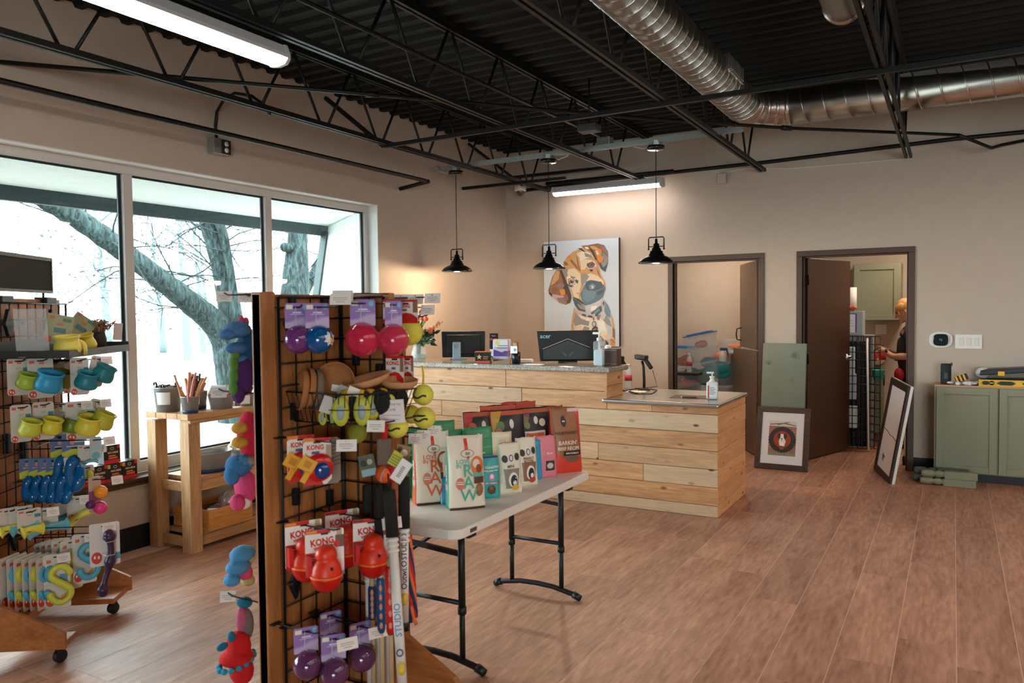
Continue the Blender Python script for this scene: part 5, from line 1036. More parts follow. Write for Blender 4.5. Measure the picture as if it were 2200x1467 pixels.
ink('sign_print', [((150, 140, 146), rect(-.034, .030, -.016, -.0145)), ((150, 140, 146), rect(-.030, .026, -.03, -.0285))], t, -.0014); text('Big & Friends Toy', .0088, (70, 60, 70), t, (-.002, -.0022, .022)); text('$12.98', .0105, (90, 80, 90), t, (-.002, -.0022, .003))
# --- yo-yo packs
def yoyo(label, P, rz):
    t = thing('yoyo_pack', label, 'dog toy', P, rz, 'red ring packs on the middle rack')
    w, h = .092, .155; card(t, w, h, (226, 216, 208), [(KRED, rect(-1, 1, .93, 1)), ((226, 130, 40), rect(-1, -.2, .93, 1)), (KRED, [(-1, .55), (-.3, .5), (.4, .0), (-1, .0)]), ((90, 90, 120), rect(-.4, .15, .66, .72)), ((176, 150, 130), rect(.62, 1, .2, .85))], r=.018)
    text('KONG', .022, KRED, t, (-.006, -.0022, .014-h*.20), bold=.0008, sx=.85)
    MB().lathe([(.018, -.012), (.044, -.009), (.047, 0), (.044, .009), (.018, .012)], n=24, M=Matrix.Translation((.004, -.012, .014-h*.62)) @ Matrix.Rotation(PI/2, 4, 'X')).build('ring', mat('red_ring', (208, 22, 24), .25, coat=.4), t)
    MB().ball((.012, -.022, .014-h*.68), (.026, .014, .028), 18, 12).build('centre', mat('blue_centre', (12, 62, 128), .15, coat=.5), t)
    M_ = Matrix.Translation((-.036, -.028, .014-h*.52)) @ Matrix.Rotation(R(32), 4, 'Y'); MB(M_).box(-.026, .026, -.001, .001, -.022, .022).build('tag', mat('amber_tag', (228, 164, 40), .5), t); ink('tag_print', [((200, 130, 40), rect(-.012, .012, -.010, .012))], t, -.0014, M=M_); MB(M_).box(.006, .024, -.001, .001, -.058, -.018).build('ribbon', MATS['amber_tag'], t)
    return t
q = onA(646, 944, -1.90); yoyo('red ring pack with a yellow tag, left and deeper of the two', q, R(60)); hook(rack, (-2.0, q.y, q.z), PX, .3, .065, R(35))
q = onA(681, 950, -1.83); yoyo('red ring pack with a blue centre and yellow tag, right of the two', q, R(52))
q = onA(704, 948, -1.86); t = thing('striped_pack', 'grey striped card behind the blue centred ring pack', 'pack', q, R(56)); card(t, .085, .16, (132, 118, 108), [((96, 82, 72), [(-1, .3+.08*i), (1, .42+.08*i), (1, .45+.08*i), (-1, .33+.08*i)]) for i in range(7)], r=.01)
# --- red treat dispenser packs
KTOY = mat('red_rubber', (226, 50, 24), .38); KBASE = mat('deep_red_base', (196, 18, 14), .3)
def wobbler(label, P, rz, s=1.0, dark=False):
    t = thing('dispenser_pack', label, 'dog toy', P, rz, 'red snowman dispenser packs'); w, h = .125, .155
    card(t, w, h, (238, 230, 222), [(KRED, [(-1, .92), (.3, .92), (.3, 1), (-1, 1)]), ((230, 150, 40) if not dark else (120, 40, 40), rect(-.95, -.4, .935, .985)), ((196, 166, 130), rect(.62, .9, .86, 1)), ((110, 90, 76), rect(.55, 1, .6, .86)), ((214, 40, 36), disc(.62, .68, .16, .07)), (KRED, [(-1, 0), (1, 0), (-.1, .3), (-.2, .48), (-.5, .52), (-1, .52)]), ((236, 180, 170), rect(-.85, -.4, .40, .415)), ((236, 180, 170), rect(-.85, -.45, .35, .365)), ((236, 180, 170), rect(-.85, -.4, .28, .295)), ((150, 160, 190), rect(.86, 1, .0, .08)), ((200, 194, 200), rect(.5, .85, .45, .46)), ((200, 194, 200), rect(.5, .85, .41, .42))], r=.004)
    text('KONG', .030, KRED, t, (-.008, -.0022, .014-h*.26), (PI/2, R(-6), 0), bold=.0012, sx=.85); text('WOBBLER', .014, KRED, t, (-.004, -.0022, .014-h*.385), (PI/2, R(-6), 0), bold=.0006)
    zb = .014-h-.042
    prof = [(.040, .050), (.0515, .056), (.050, .064), (.046, .085), (.040, .098), (.036, .104), (.034, .108), (.036, .116), (.035, .128), (.029, .142), (.017, .150), (.0001, .152)]
    MB().lathe(prof, (0, -.030, zb), 28).build('dispenser', KTOY, t)
    MB().lathe([(.0001, 0), (.022, .003), (.038, .014), (.048, .032), (.0515, .048), (.0525, .054)], (0, -.030, zb), 28).build('base', KBASE, t)
    MB().lathe([(.0525, .0515), (.0545, .0535), (.0545, .0565), (.052, .058)], (0, -.030, zb), 28).build('orange_lip', mat('orange_lip', (240, 120, 50), .4), t)
    MB().ball((.012, -.073, zb+.085), (.006, .004, .006), 10, 6).build('hole', BLKP, t)
    MB().prism([(-.06, zb+.056), (-.045, zb+.056), (-.045, .014-h*.52), (-.06, .014-h*.50)], -.034, -.002).build('side_flap', mat('card_red_side', KRED, .4), t)
    return t
q = onA(652, 1128, -1.90); wobbler('red snowman dispenser pack, back left of the four', q, R(62)); hook(rack, (-2.0, q.y, q.z), PX, .26, 0)
q = onA(697, 1146, -1.80); wobbler('red snowman dispenser pack, front left, with its black hole showing', q, R(50))
q = onA(735, 1104, -1.88); wobbler('red snowman dispenser pack, back right of the four', q, R(62), dark=True); hook(rack, (-2.0, q.y, q.z), PX, .34, .07, R(60))
q = onA(797, 1122, -1.75); wobbler('red snowman dispenser pack, front right of the four', q, R(50), dark=True)
# --- lilac cards at the bottom
for px, py, X, rz, lb in ((657, 1356, -1.86, 58, 'dark purple ball on a lilac card, bottom row, left'), (716, 1372, -1.78, 50, 'dark purple ball on a lilac card, bottom row, front middle'), (710, 1322, -1.92, 62, 'dark purple ball on a lilac card, bottom row, back middle'), (773, 1345, -1.80, 66, 'dark purple ball on a lilac card, bottom row, right')):
    q = onA(px, py, X); ballcard(lb, q, R(rz), (96, 48, 88), .048, False)
    hook(rack, (-2.0, q.y, q.z), PX, .2 if 'front' not in lb and 'right' not in lb else .28, .07 if ('front' in lb or 'right' in lb) else 0, R(62))
# --- flirt poles, stick toys, ropes
POLE = mat('white_pole_plastic', (228, 220, 212), .4); FOAM = mat('black_foam_grip', (26, 24, 23), .8)
def pole(label, top, bot, gl, word='STUDIO', cap=True, r=.014):
    top = Vector(top); bot = Vector(bot); t = thing('flirt_pole', label, 'pole toy', bot, 0, 'white poles with black foam grips'); d = (top-bot); L_ = d.length; u = d/L_
    t.rotation_euler = d.to_track_quat('Z', 'Y').to_euler()
    t.rotation_euler.rotate_axis('Z', 0)
    MB().cyl((0, 0, .0), (0, 0, L_-gl), r, n=16).build('tube', POLE, t); MB().lathe([(.0001, L_), (r*1.2, L_-.004), (r*1.3, L_-.02), (r*1.3, L_-gl), (.0001, L_-gl)][::-1], n=16).build('grip', FOAM, t)
    b = MB()
    for k in range(3): b.lathe([(r*1.02, 0), (r*1.25, .003), (r*1.25, .009), (r*1.02, .012)], (0, 0, L_-gl-.016-k*.018), 16)
    b.build('collar', POLE, t)
    if cap: MB().lathe([(r*1.12, -.03), (r*1.12, .0), (.0001, .001)], n=14).build('end_cap', BLKP, t)
    return t, L_
def polewords(t, L_, z, s='STUDIO', col_=(96, 120, 170), face=None):
    inv = t.matrix_basis.inverted().to_3x3() if False else None
    text(s, .026, col_, t, (face[0], face[1], z), (PI/2, R(90), face[2]), bold=.0004)
Y0 = 2.02
a = wy(836, 1050, Y0+.05); c = wy(866, 1490, Y0-.0)
t, L_ = pole('front white pole with a black foam grip and blue lettering', a, c, a.z-wy(843, 1163, Y0).z, cap=False, r=.0165)
t.rotation_euler = ((a-c).to_track_quat('Z', 'Y').to_euler()); MB().tube([(0, 0, L_-.01), (0, .0, L_+.05)], .003, 5).build('loop', BLKP, t)
def facecam(t, r):
    bpy.context.view_layer.update(); m = t.matrix_world.inverted(); p = m @ CAM; a = math.atan2(p.y, p.x); return (math.cos(a)*r, math.sin(a)*r, a+PI/2)
f = facecam(t, .0172); text('STUDIO', .03, (110, 140, 190), t, (f[0], f[1], .24), Euler((PI/2, 0, f[2])).to_matrix().to_4x4().__matmul__(Matrix.Rotation(PI/2, 4, 'Z')).to_euler(), bold=.0005); text('O', .034, (50, 60, 110), t, (f[0], f[1], .135), Euler((PI/2, 0, f[2])).to_matrix().to_4x4().__matmul__(Matrix.Rotation(PI/2, 4, 'Z')).to_euler(), bold=.0006)
MB().ball((f[0]*.93, f[1]*.93, .085), (.014, .014, .022), 12, 8).build('round_logo', mat('yellow_logo', (226, 190, 70), .5), t)
a = wy(868, 1022, 2.16); c = wy(869, 1335, 2.16)
t, L_ = pole('second white pole with a black foam grip and black lettering, right of the front pole', a, c, a.z-wy(868, 1133, 2.16).z, r=.0155)
f = facecam(t, .0162); E_ = Euler((PI/2, 0, f[2])).to_matrix().to_4x4().__matmul__(Matrix.Rotation(PI/2, 4, 'Z')).to_euler(); text('STUDIO', .026, (60, 56, 60), t, (f[0], f[1], .27), E_, bold=.0004); text('Outwi.O', .028, (40, 36, 40), t, (f[0], f[1], .17), E_, bold=.0004); MB().ball((f[0]*.93, f[1]*.93, .085), (.013, .013, .022), 12, 8).build('round_logo', MATS['yellow_logo'], t)
for px, Y_, lb in ((788, 2.16, 'black foam grip pole behind the green tag, leftmost'), (812, 2.12, 'black foam grip pole behind the orange ball'), (828, 2.18, 'black foam grip pole just left of the front white pole')):
    a = wy(px, 1040, Y_); c = wy(px+8, 1480, Y_); pole(lb, a, c, .30, cap=False, r=.0125)
DOW = mat('beech_dowel', (206, 176, 140), .6)
for px, p2, Y_, w0, w1, c_, lb in ((798, 803, 2.14, 1258, 1330, (26, 60, 96), 'beech stick toy with a dark blue wrapper, leftmost'), (816, 822, 2.10, 1240, 1358, (24, 76, 120), 'beech stick toy with a blue and orange wrapper'), (836, 842, 2.06, 1215, 1362, (206, 30, 36), 'beech stick toy with a red wrapper'), (808, 812, 2.17, 1262, 1340, (190, 60, 40), 'beech stick toy with an orange red wrapper, behind')):
    a = wy(px, 1200, Y_); c = wy(p2, 1490, Y_); t = thing('stick_toy', lb, 'stick toy', c, 0, 'beech stick toys'); d = a-c; t.rotation_euler = d.to_track_quat('Z', 'Y').to_euler(); MB().cyl((0, 0, 0), (0, 0, d.length), .0085, n=10).build('stick', DOW, t)
    h0 = d.length*(1490-w1)/290; h1 = d.length*(1490-w0)/290
    MB().lathe([(.010, h0), (.0145, h0+.012), (.0145, h1-.01), (.010, h1)], n=12).build('wrapper', mat('wrap_%02x%02x%02x' % c_, c_, .35, 0, .25, 30), t)
    b = MB(); f = facecam(t, .0146)
    for k in range(5): z = h0+(h1-h0)*(.15+.17*k); b.ball((f[0]*.86, f[1]*.86, z), (.006, .006, .012), 8, 5)
    b.build('wrapper_print', mat('wrap_print', (226, 150, 130), .4), t)
RC = [mat('red_fleece', (196, 34, 40), .9), mat('navy_fleece', (30, 52, 84), .9), mat('orange_fleece', (226, 106, 60), .9)]
t = thing('braided_tug', 'braided red, navy and orange fleece tug hanging beside the second pole', 'rope toy', wy(880, 1150, 2.2))
for k in range(6):
    P = []; n = 14
    for i in range(n): z = -.29*i/(n-1); s = .006+.028*(i/(n-1))**2; a = k*PI/3+.5*i; P.append((.012*(i/(n-1))+s*math.cos(a)*.5+ (k-2.5)*.004*i/n, s*math.sin(a)*.5, z-.004*k*i/n))
    MB().tube(P, .006, 6).build('strand', RC[k % 3], t)
# orange ball tug and tags
q = wy(826, 1018, 2.10); t = thing('ball_tug', 'orange ball with a grey stripe on a red and grey tug strap', 'dog toy', q)
MB().ball((0, 0, 0), .031, 20, 14).build('ball', mat('orange_ball', (240, 96, 32), .5), t)
b = MB(); b.tube([(.012+.012*math.sin(a), -.0318*math.cos(a*1.0), .031*math.sin(a)) for a in [i*.2-.9 for i in range(10)]], .003, 5); b.build('grey_stripe', mat('grey_stripe', (176, 170, 166), .6), t)
MB().bar((.0, 0, .03), (-.008, .01, .12), .05, .02).build('fleece_strap', mat('brown_grey_fleece', (116, 100, 90), .95, 0, .2, 200, .5), t, bevel=.006)
MB().tube([(-.006, .008, .12), (.0, .01, .19)], .012, 8).build('red_strap', RC[0], t); MB().tube([(.02, .0, .03), (.034, .004, .0), (.028, .006, -.024)], .010, 8).build('red_strap', RC[0], t)
for px, py, Y_, w_, h_, rot, c_, lb, pr in ((862, 1012, 2.02, .040, .078, 34, (240, 232, 232), 'white tag with a bar code turned aslant beside the orange ball', [((120, 116, 120), rect(-.006, .006, -.022+.006*i, -.019+.006*i)) for i in range(7)]), (850, 986, 2.06, .036, .05, 30, (196, 190, 60), 'yellow green striped tag behind the bar code tag', [((120, 120, 40), rect(-.016, .016, -.018+.009*i, -.015+.009*i)) for i in range(4)]), (866, 972, 2.12, .05, .05, 14, (150, 118, 80), 'brown picture tag above the yellow striped tag', [((226, 210, 190), disc(.004, .0, .012)), ((90, 60, 40), disc(-.012, .01, .008))]), (790, 1000, 2.10, .055, .075, -12, (96, 100, 76), 'green and cyan picture tag left of the orange ball', [((150, 186, 196), rect(-.026, .026, -.036, -.012)), ((186, 180, 150), disc(.01, .012, .01)), ((50, 46, 44), disc(-.012, .01, .012))])):
    q = wy(px, py, Y_); t = thing('hang_tag', lb, 'tag', q, R(26)); M_ = Matrix.Rotation(R(rot), 4, 'Y'); MB(M_).box(-w_/2, w_/2, -.001, .001, -h_/2, h_/2).build('card', mat('htag_%d' % px, c_, .5), t, bevel=0); ink('tag_print', pr, t, -.0014, M=M_)
for px, py, Y_ in ((893, 945, 2.30), (911, 938, 2.34), (933, 928, 2.38)):
    P = wy(px, py-8, Y_); hook(rack, (-2.0, P.y, P.z-.004), PX, P.x+2.0, .052, R(20))
P = wy(808, 912, 2.0); hook(rack, (P.x, 2.24, P.z), NY, .24, .06, R(22))
# --- plush toys on the far side of the rack
def plush(label, P, lumps, cat='plush toy', rot=(0, 0, 0)):
    t = thing('plush_toy', label, cat, P, 0, None, rot=rot)
    for nm, m, bl in lumps:
        b = MB()
        for c_, r_ in bl: b.ball(c_, r_, 12, 8)
        b.build(nm, m, t)
    return t
def pl(n, c): return mat('plush_'+n, c, .95, 0, .12, 120, .4)  # colours darkened to stand for the shade of toys against the window
q = wx(520, 735, -2.20)
plush('blue dragon plush at the top of the rack side, against the window', q, [('head', pl('blue', (74, 118, 170)), [((0, -.02, .045), (.05, .05, .03)), ((0, -.06, .03), (.03, .035, .02))]), ('horn', pl('pink', (206, 84, 130)), [((0, .0, .075), (.012, .012, .02)), ((0, .02, .07), (.012, .012, .02))]), ('body', pl('navy', (30, 70, 110)), [((0, .03, -.03), (.05, .04, .08))]), ('leg', pl('blue', (74, 118, 170)), [((0, -.02, -.02), (.03, .05, .022))])])
q = wx(520, 800, -2.20)
plush('purple and green tailed plush under the blue dragon', q, [('body', pl('purple', (78, 34, 96)), [((0, .0, -.01), (.05, .034, .075)), ((0, -.02, -.07), (.03, .02, .04))]), ('spines', pl('lime', (86, 124, 52)), [((0, -.028, .07), (.02, .016, .03)), ((0, -.034, .03), (.02, .014, .03)), ((0, -.036, -.01), (.02, .012, .03)), ((0, -.04, -.05), (.02, .012, .03))]), ('arm', pl('blue', (74, 118, 170)), [((0, .0, .045), (.03, .03, .02))])])
q = wx(530, 935, -2.20)
plush('red plush with yellow ears halfway down the rack side', q, [('body', pl('red', (196, 30, 60)), [((0, .01, .0), (.05, .035, .085))]), ('ear', pl('yellow', (206, 150, 60)), [((0, -.03, .03), (.03, .03, .022)), ((0, -.03, -.02), (.03, .03, .022))]), ('snout', pl('grey', (150, 144, 140)), [((0, .0, -.09), (.04, .03, .02))])])
q = wx(512, 1000, -2.22)
plush('rough blue plush bird halfway down the rack side', q, [('body', pl('sky', (60, 118, 170)), [((0, .0, .0), (.05, .045, .04)), ((0, -.03, -.03), (.03, .025, .035))]), ('wing', pl('sky2', (80, 140, 190)), [((.02, .01, .01), (.03, .04, .03))])])
q = wx(524, 1058, -2.22)
plush('pink plush with a white snout under the blue bird', q, [('body', pl('rose', (216, 70, 120)), [((0, .01, .02), (.05, .034, .06)), ((0, -.03, -.03), (.03, .025, .03))]), ('snout', pl('white', (226, 220, 216)), [((0, .0, -.03), (.03, .02, .03))])])
q = wx(517, 1215, -2.22)
plush('light blue dotted plush wing low on the rack side', q, [('wing', pl('dotted_blue', (80, 146, 196)), [((0, .01, .04), (.04, .05, .03)), ((0, -.01, .0), (.035, .05, .03)), ((0, -.04, -.04), (.03, .03, .022))]), ('belly', pl('rose', (216, 70, 120)), [((0, .02, -.03), (.03, .025, .03))]), ('paw', pl('sand', (186, 164, 110)), [((0, .035, .02), (.03, .02, .02)), ((0, .03, -.06), (.03, .024, .022))])])
q = wx(524, 1330, -2.22)
plush('grey and pink eared plush hanging above the red skirted one', q, [('ear', pl('mauve', (190, 96, 126)), [((0, -.01, .0), (.02, .022, .05))]), ('head', pl('speckled_grey', (120, 110, 112)), [((0, .008, -.02), (.03, .028, .06))]), ('collar', pl('teal', (30, 110, 140)), [((0, .005, .06), (.03, .026, .02))])])
q = wx(508, 1405, -2.22)
plush('red plush with a teal beaded skirt at the bottom of the rack side', q, [('body', pl('bright_red', (206, 28, 32)), [((0, .01, .03), (.05, .04, .05)), ((0, 0, -.01), (.06, .062, .03)), ((0, .02, -.06), (.05, .04, .06))]), ('skirt_bead', pl('teal_bead', (48, 150, 180)), [((.03*math.cos(a)*1.6, .066*math.sin(a), -.025+.012*math.sin(a)), (.011, .011, .011)) for a in [i*.45 for i in range(14)]]), ('flipper', pl('teal', (30, 110, 140)), [((0, -.06, .05), (.012, .024, .014)), ((0, -.02, .07), (.014, .014, .02)), ((0, .01, .045), (.012, .012, .012))])])
for px, py, L_ in ((482, 634, .2), (528, 636, .12), (470, 840, .24), (490, 1278, .2)):
    P = wx(px, py, -2.066-L_); hook(rack, (-2.066, P.y, P.z), (-1, 0, 0), L_, .055, R(40))
# ------------------------------------------------------------------ toy rack at the left edge, turned towards the room
LP0 = Vector((-3.771, 2.041, 0)); LU = Vector((-.566, .824, 0)).normalized(); LN = Vector((.824, .566, 0)).normalized(); LRZ = math.atan2(LU.y, LU.x)
def onL(px, py, off):
    d = ray(px, py); Q = LP0+LN*off; t_ = ((Q-CAM).dot(LN))/d.dot(LN); return CAM+d*t_
def LL(u, n, z): return LP0+LU*u+LN*n+Vector((0, 0, z))
LM = Matrix.Translation(LP0) @ Matrix.Rotation(LRZ, 4, 'Z')      # local x along the panel, local -y out of it
lrack = thing('toy_rack', 'wooden display rack with black wire grid and grey sign holder, at the left edge', 'display rack', (0, 0, 0))
o = MB().box(-.36, .36, -.018, .018, -.735, .735).build('back_panel', RW, lrack, loc=LM @ Vector((.08, .035, .87)), rz=LRZ)
gridpanel('wire_grid', lrack, LM @ Matrix.Translation((-.2975, 0, 0)), .762, .13, 1.583)
gridpanel('wire_grid', lrack, LM @ Matrix.Translation((.47, .09, 0)) @ Matrix.Rotation(PI/2, 4, 'Z'), .305, .13, 1.583)
for u in (-.10, .30): MB(LM).box(u-.05, u+.05, -.012, .05, 1.585, 1.615).build('top_clip', BLK, lrack, bevel=.003)
for u, z in ((-.09, 1.49), (.30, 1.49), (-.1, .52)):
    MB(LM @ Matrix.Translation((u, -.006, z))).prism([(-.03, 0), (0, -.065), (.03, 0), (0, .065)], -.004, .012).build('diamond_plate', BLK, lrack)
MB(LM).bar((-.16, -.02, 1.49), (-.005, -.02, 1.49), .02, .02).build('strap_bolt', BLK, lrack)
for u, z in ((-.12, .95), (-.12, .62), (.02, 1.2), (.02, .9), (.2, 1.2), (.2, .95)): MB(LM).box(u-.012, u+.012, -.012, .02, z-.045, z+.045).build('grid_clip', BLK, lrack, bevel=.003)
# sign holder
a = onL(3, 545, .02); c = onL(119, 628, .02)
SGM = mat('grey_sign', (46, 44, 40), .9, 0, .06, 6)
u0 = (a-LP0).dot(LU)-.12; u1 = (c-LP0).dot(LU); z1 = (onL(119, 557, .02)).z; z0 = c.z
MB(LM).box(u0, u1, -.004, .004, z0, z1).build('sign_panel', SGM, lrack); b = MB(LM); b.box(u0, u1+.004, -.008, .008, z1-.012, z1+.006); b.box(u0, u1+.004, -.008, .008, z0-.006, z0+.008); b.box(u1-.006, u1+.006, -.008, .008, z0, z1); b.build('sign_frame', BLKP, lrack)
MB(LM).cyl((u1-.08, 0, 1.6), (u1-.08, 0, z0), .006, n=8).build('sign_post', BLK, lrack)
# feet
for (ua, ub, sgn) in ((-.32, -.20, -1), (.20, .40, 1)):
    uf = ua if sgn < 0 else ub
    MB(LM).box(ua, ub, -.305, .30, .085, .112).build('base_board', RWB, lrack, bevel=.003)
    M_ = LM @ Matrix.Translation((uf, 0, 0)) @ Matrix.Rotation(-PI/2, 4, 'Z')
    MB(M_).prism([(-.28, .085), (-.28, .16), (-.04, .29), (.04, .29), (.315, .155), (.315, .085)], -.011, .011).build('base_fin', RWB, lrack, bevel=.002)
    for n_ in (.26, -.2): p = LL((ua+ub)/2, n_, 0); caster((p.x, p.y), lrack)
MB(LM).box(-.32, .40, -.02, .03, .10, .135).build('bottom_rail', RWB, lrack, bevel=.002)
# tray shelf
TZ1, TZ0 = 1.372, 1.335
TRY = mat('charcoal_tray', (58, 56, 54), .45, .2)
t = thing('tray_shelf', 'charcoal metal tray shelf hooked on the left rack', 'shelf', LL(.2, 0, TZ0), LRZ)
b = MB(); b.box(-.40, .27, -.31, -.004, 0, .004); b.box(-.40, .27, -.313, -.309, 0, .034); b.box(-.40, -.396, -.31, -.004, 0, .034); b.box(.266, .27, -.31, -.004, 0, .05); b.box(-.40, .27, -.006, -.003, 0, .075); b.build('tray', TRY, t)
# pots, packs
LIME = (204, 208, 70); SKY = (44, 150, 196); TEALP = (38, 128, 146); YEL = (232, 216, 96)
def potm(c): return mat('rubber_%02x%02x%02x' % c, c, .4, 0, .03, 8)
def pot_geo(t, c, r, M_, inner=True):
    prof = [(.0001, 0), (r*.72, .002), (r*.92, r*.16), (r, r*.42), (r*.96, r*.75), (r*.86, r*1.05), (r*.84, r*1.22), (r*.93, r*1.42), (r*.96, r*1.50), (r*.90, r*1.54), (r*.74, r*1.46), (r*.66, r*1.2), (r*.7, r*.7), (r*.6, r*.2), (.0001, r*.15)]
    MB(M_).lathe(prof, n=26).build('pot', potm(c), t)
def face(p, mix=.5):
    """turn: 0 straight out of the rack, 1 straight at the shop's entrance side"""
    d = (LN*(1-mix)+Vector((.88, -.476, 0))*mix).normalized(); return math.atan2(d.x, -d.y)
CARDC = (206, 200, 190)
def west(card_h): return [((206, 66, 52), disc(-.62, .09, .30, .085)), ((240, 230, 220), disc(-.72, .10, .06, .03)), ((240, 230, 220), disc(-.5, .08, .06, .03)), ((214, 90, 70), rect(-.85, -.45, .86, .93)), ((214, 120, 100), rect(-.1, .3, .84, .9)), ((60, 130, 140), rect(.45, .95, .60, .74)), ((120, 110, 100), rect(-.2, .3, .74, .75)), ((120, 110, 100), rect(-.2, .2, .70, .71))]
def potcard(label, P, rz, c, r=.05, w=.105, h=.17, lean=R(-12), tilt=R(18), drop=None):
    t = thing('treat_pot_pack', label, 'dog toy', P, rz, 'treat pots on hang cards'); card(t, w, h, CARDC, west(h), r=.008)
    M_ = Matrix.Translation((.014, -.028-r*.55, .014-h*.92+.02)) @ Matrix.Rotation(tilt, 4, 'X') @ Matrix.Rotation(R(12), 4, 'Y'); pot_geo(t, c, r, M_)
    MB().tube([(.0, -.003, .014-h*.35), (.01, -.03, .014-h*.42)], .0012, 4).build('tie', WHITE, t); return t
def lhook(P, L=None, tagw=.045, tagrot=None):
    q = P-LN*((P-LP0).dot(LN)); return hook(lrack, (q.x, q.y, P.z), LN, L or ((P-LP0).dot(LN)+.03), tagw, tagrot if tagrot is not None else face(P, .75))
def loosepot(label, px, py, off, c, r, rz=0, tilt=(0, 0), zb=None):
    q = onL(px, py, off); t = thing('treat_pot', label, 'dog toy', (q.x, q.y, zb if zb is not None else q.z), 0, None, rot=(tilt[0], tilt[1], rz)); pot_geo(t, c, r, Matrix.Identity(4)); return t
zt = TZ0+.0045
loosepot('big yellow rubber pot standing at the front of the tray shelf', 146, 748, .26, YEL, .058, 0, (R(6), R(4)), zt+.005)
loosepot('yellow rubber pot tilted forward on the tray shelf, with a green inside', 186, 742, .23, (222, 206, 70), .052, 0, (R(16), R(2)), zt+.012)
q = onL(167, 744, .29); t = thing('arch_toy', 'small yellow arch shaped toy between the two yellow pots', 'dog toy', (q.x, q.y, zt+.002), face(q, .9)); P = [(.026*math.cos(a)*1.0, 0, .032+.03*math.sin(a)) for a in [PI*i/10 for i in range(11)]]; MB().tube([(.026, 0, 0)]+P+[(-.026, 0, 0)], .0125, 8).build('arch', potm((226, 206, 84)), t)
q = onL(170, 738, .20); t = thing('treat_pot', 'upside down pale blue pot behind the yellow arch', 'dog toy', (q.x, q.y, zt+.065), 0, None, rot=(R(180), 0, 0)); pot_geo(t, (110, 150, 186), .04, Matrix.Identity(4))
for px, py, off, w_, h_, rzm, tl, lb in ((126, 708, .19, .11, .14, .95, 12, 'olive toned hang card leaning behind the big yellow pot'), (172, 703, .18, .11, .12, .85, 38, 'olive toned hang card leaning behind the blue pot')):
    q = onL(px, py, off); t = thing('hang_card', lb, 'card', q, face(q, rzm), None); M_ = Matrix.Rotation(R(tl), 4, 'Y') @ Matrix.Rotation(R(-8), 4, 'X'); MB(M_).box(-w_/2, w_/2, -.001, .001, -h_/2, h_/2).build('card', mat('olive_card', (150, 152, 118), .45), t)
    ink('card_print', [((188, 96, 70), rect(-.045, -.025, .045, .06)), ((84, 120, 96), rect(.01, .045, .04, .056)), ((188, 110, 80), rect(-.01, .015, .02, .032)), ((70, 116, 116), rect(-.02, .03, -.015, .008)), ((196, 60, 50), disc(-.04, -.05, .018))], t, -.0014, M=M_)
q = onL(72, 750, .14); t = thing('acrylic_holder', 'clear acrylic sign holder standing on the tray shelf', 'sign holder', (q.x, q.y, zt), face(q, .8)); ACR = mat('clear_acrylic', (226, 236, 240), .08, alpha=.22)
b = MB(); b.bar((0, 0, .0), (0, .05, .215), .13, .003, (0, -1, .2)); b.build('sheet', ACR, t); MB().box(-.065, .065, -.03, .05, 0, .004).build('foot', ACR, t)
# rattan bundle
q = onL(206, 735, .22); t = thing('rattan_bundle', 'tangled bundle of brown rattan strips in a dark woven cup', 'chew toy', (q.x, q.y, zt), 0); random.seed(31)
b = MB()
for i in range(46):
    a = random.random()*6.28; r1 = random.uniform(.01, .05); b.tube([(.02*math.cos(a), .02*math.sin(a), .05), (r1*math.cos(a), r1*math.sin(a), .12), (r1*math.cos(a)+random.uniform(-.05, .05), r1*math.sin(a)+random.uniform(-.05, .05), random.uniform(.13, .165)), (r1*1.7*math.cos(a+.5), r1*1.7*math.sin(a+.5), random.uniform(.09, .15))], .0036, 4)
tag(b.build('strips', mat('rattan', (140, 100, 80), .7), t), kind='stuff'); b = MB(); b.lathe([(.0001, 0), (.045, 0), (.05, .06), (.042, .10), (.0001, .10)], n=16); b.build('woven_cup', mat('dark_wicker', (52, 38, 34), .8, 0, .3, 90, .6, stretch=(1, 1, .3)), t); b = MB(); b.tube([(0, 0, .15), (-.03, .0, .20), (-.04, 0, .27)], .002, 4); b.build('loose_strip', MATS['rattan'], t)
q = onL(253, 712, .24); tag(MB(Matrix.Rotation(face(q, .9), 4, 'Z') @ Matrix.Rotation(R(5), 4, 'Y')).box(-.022, .022, -.001, .001, -.045, .045).build('hang_tag', mat('pale_rose_tag', (214, 196, 190), .6), loc=q), 'pale pink hang tag at the right end of the tray shelf', 'tag')
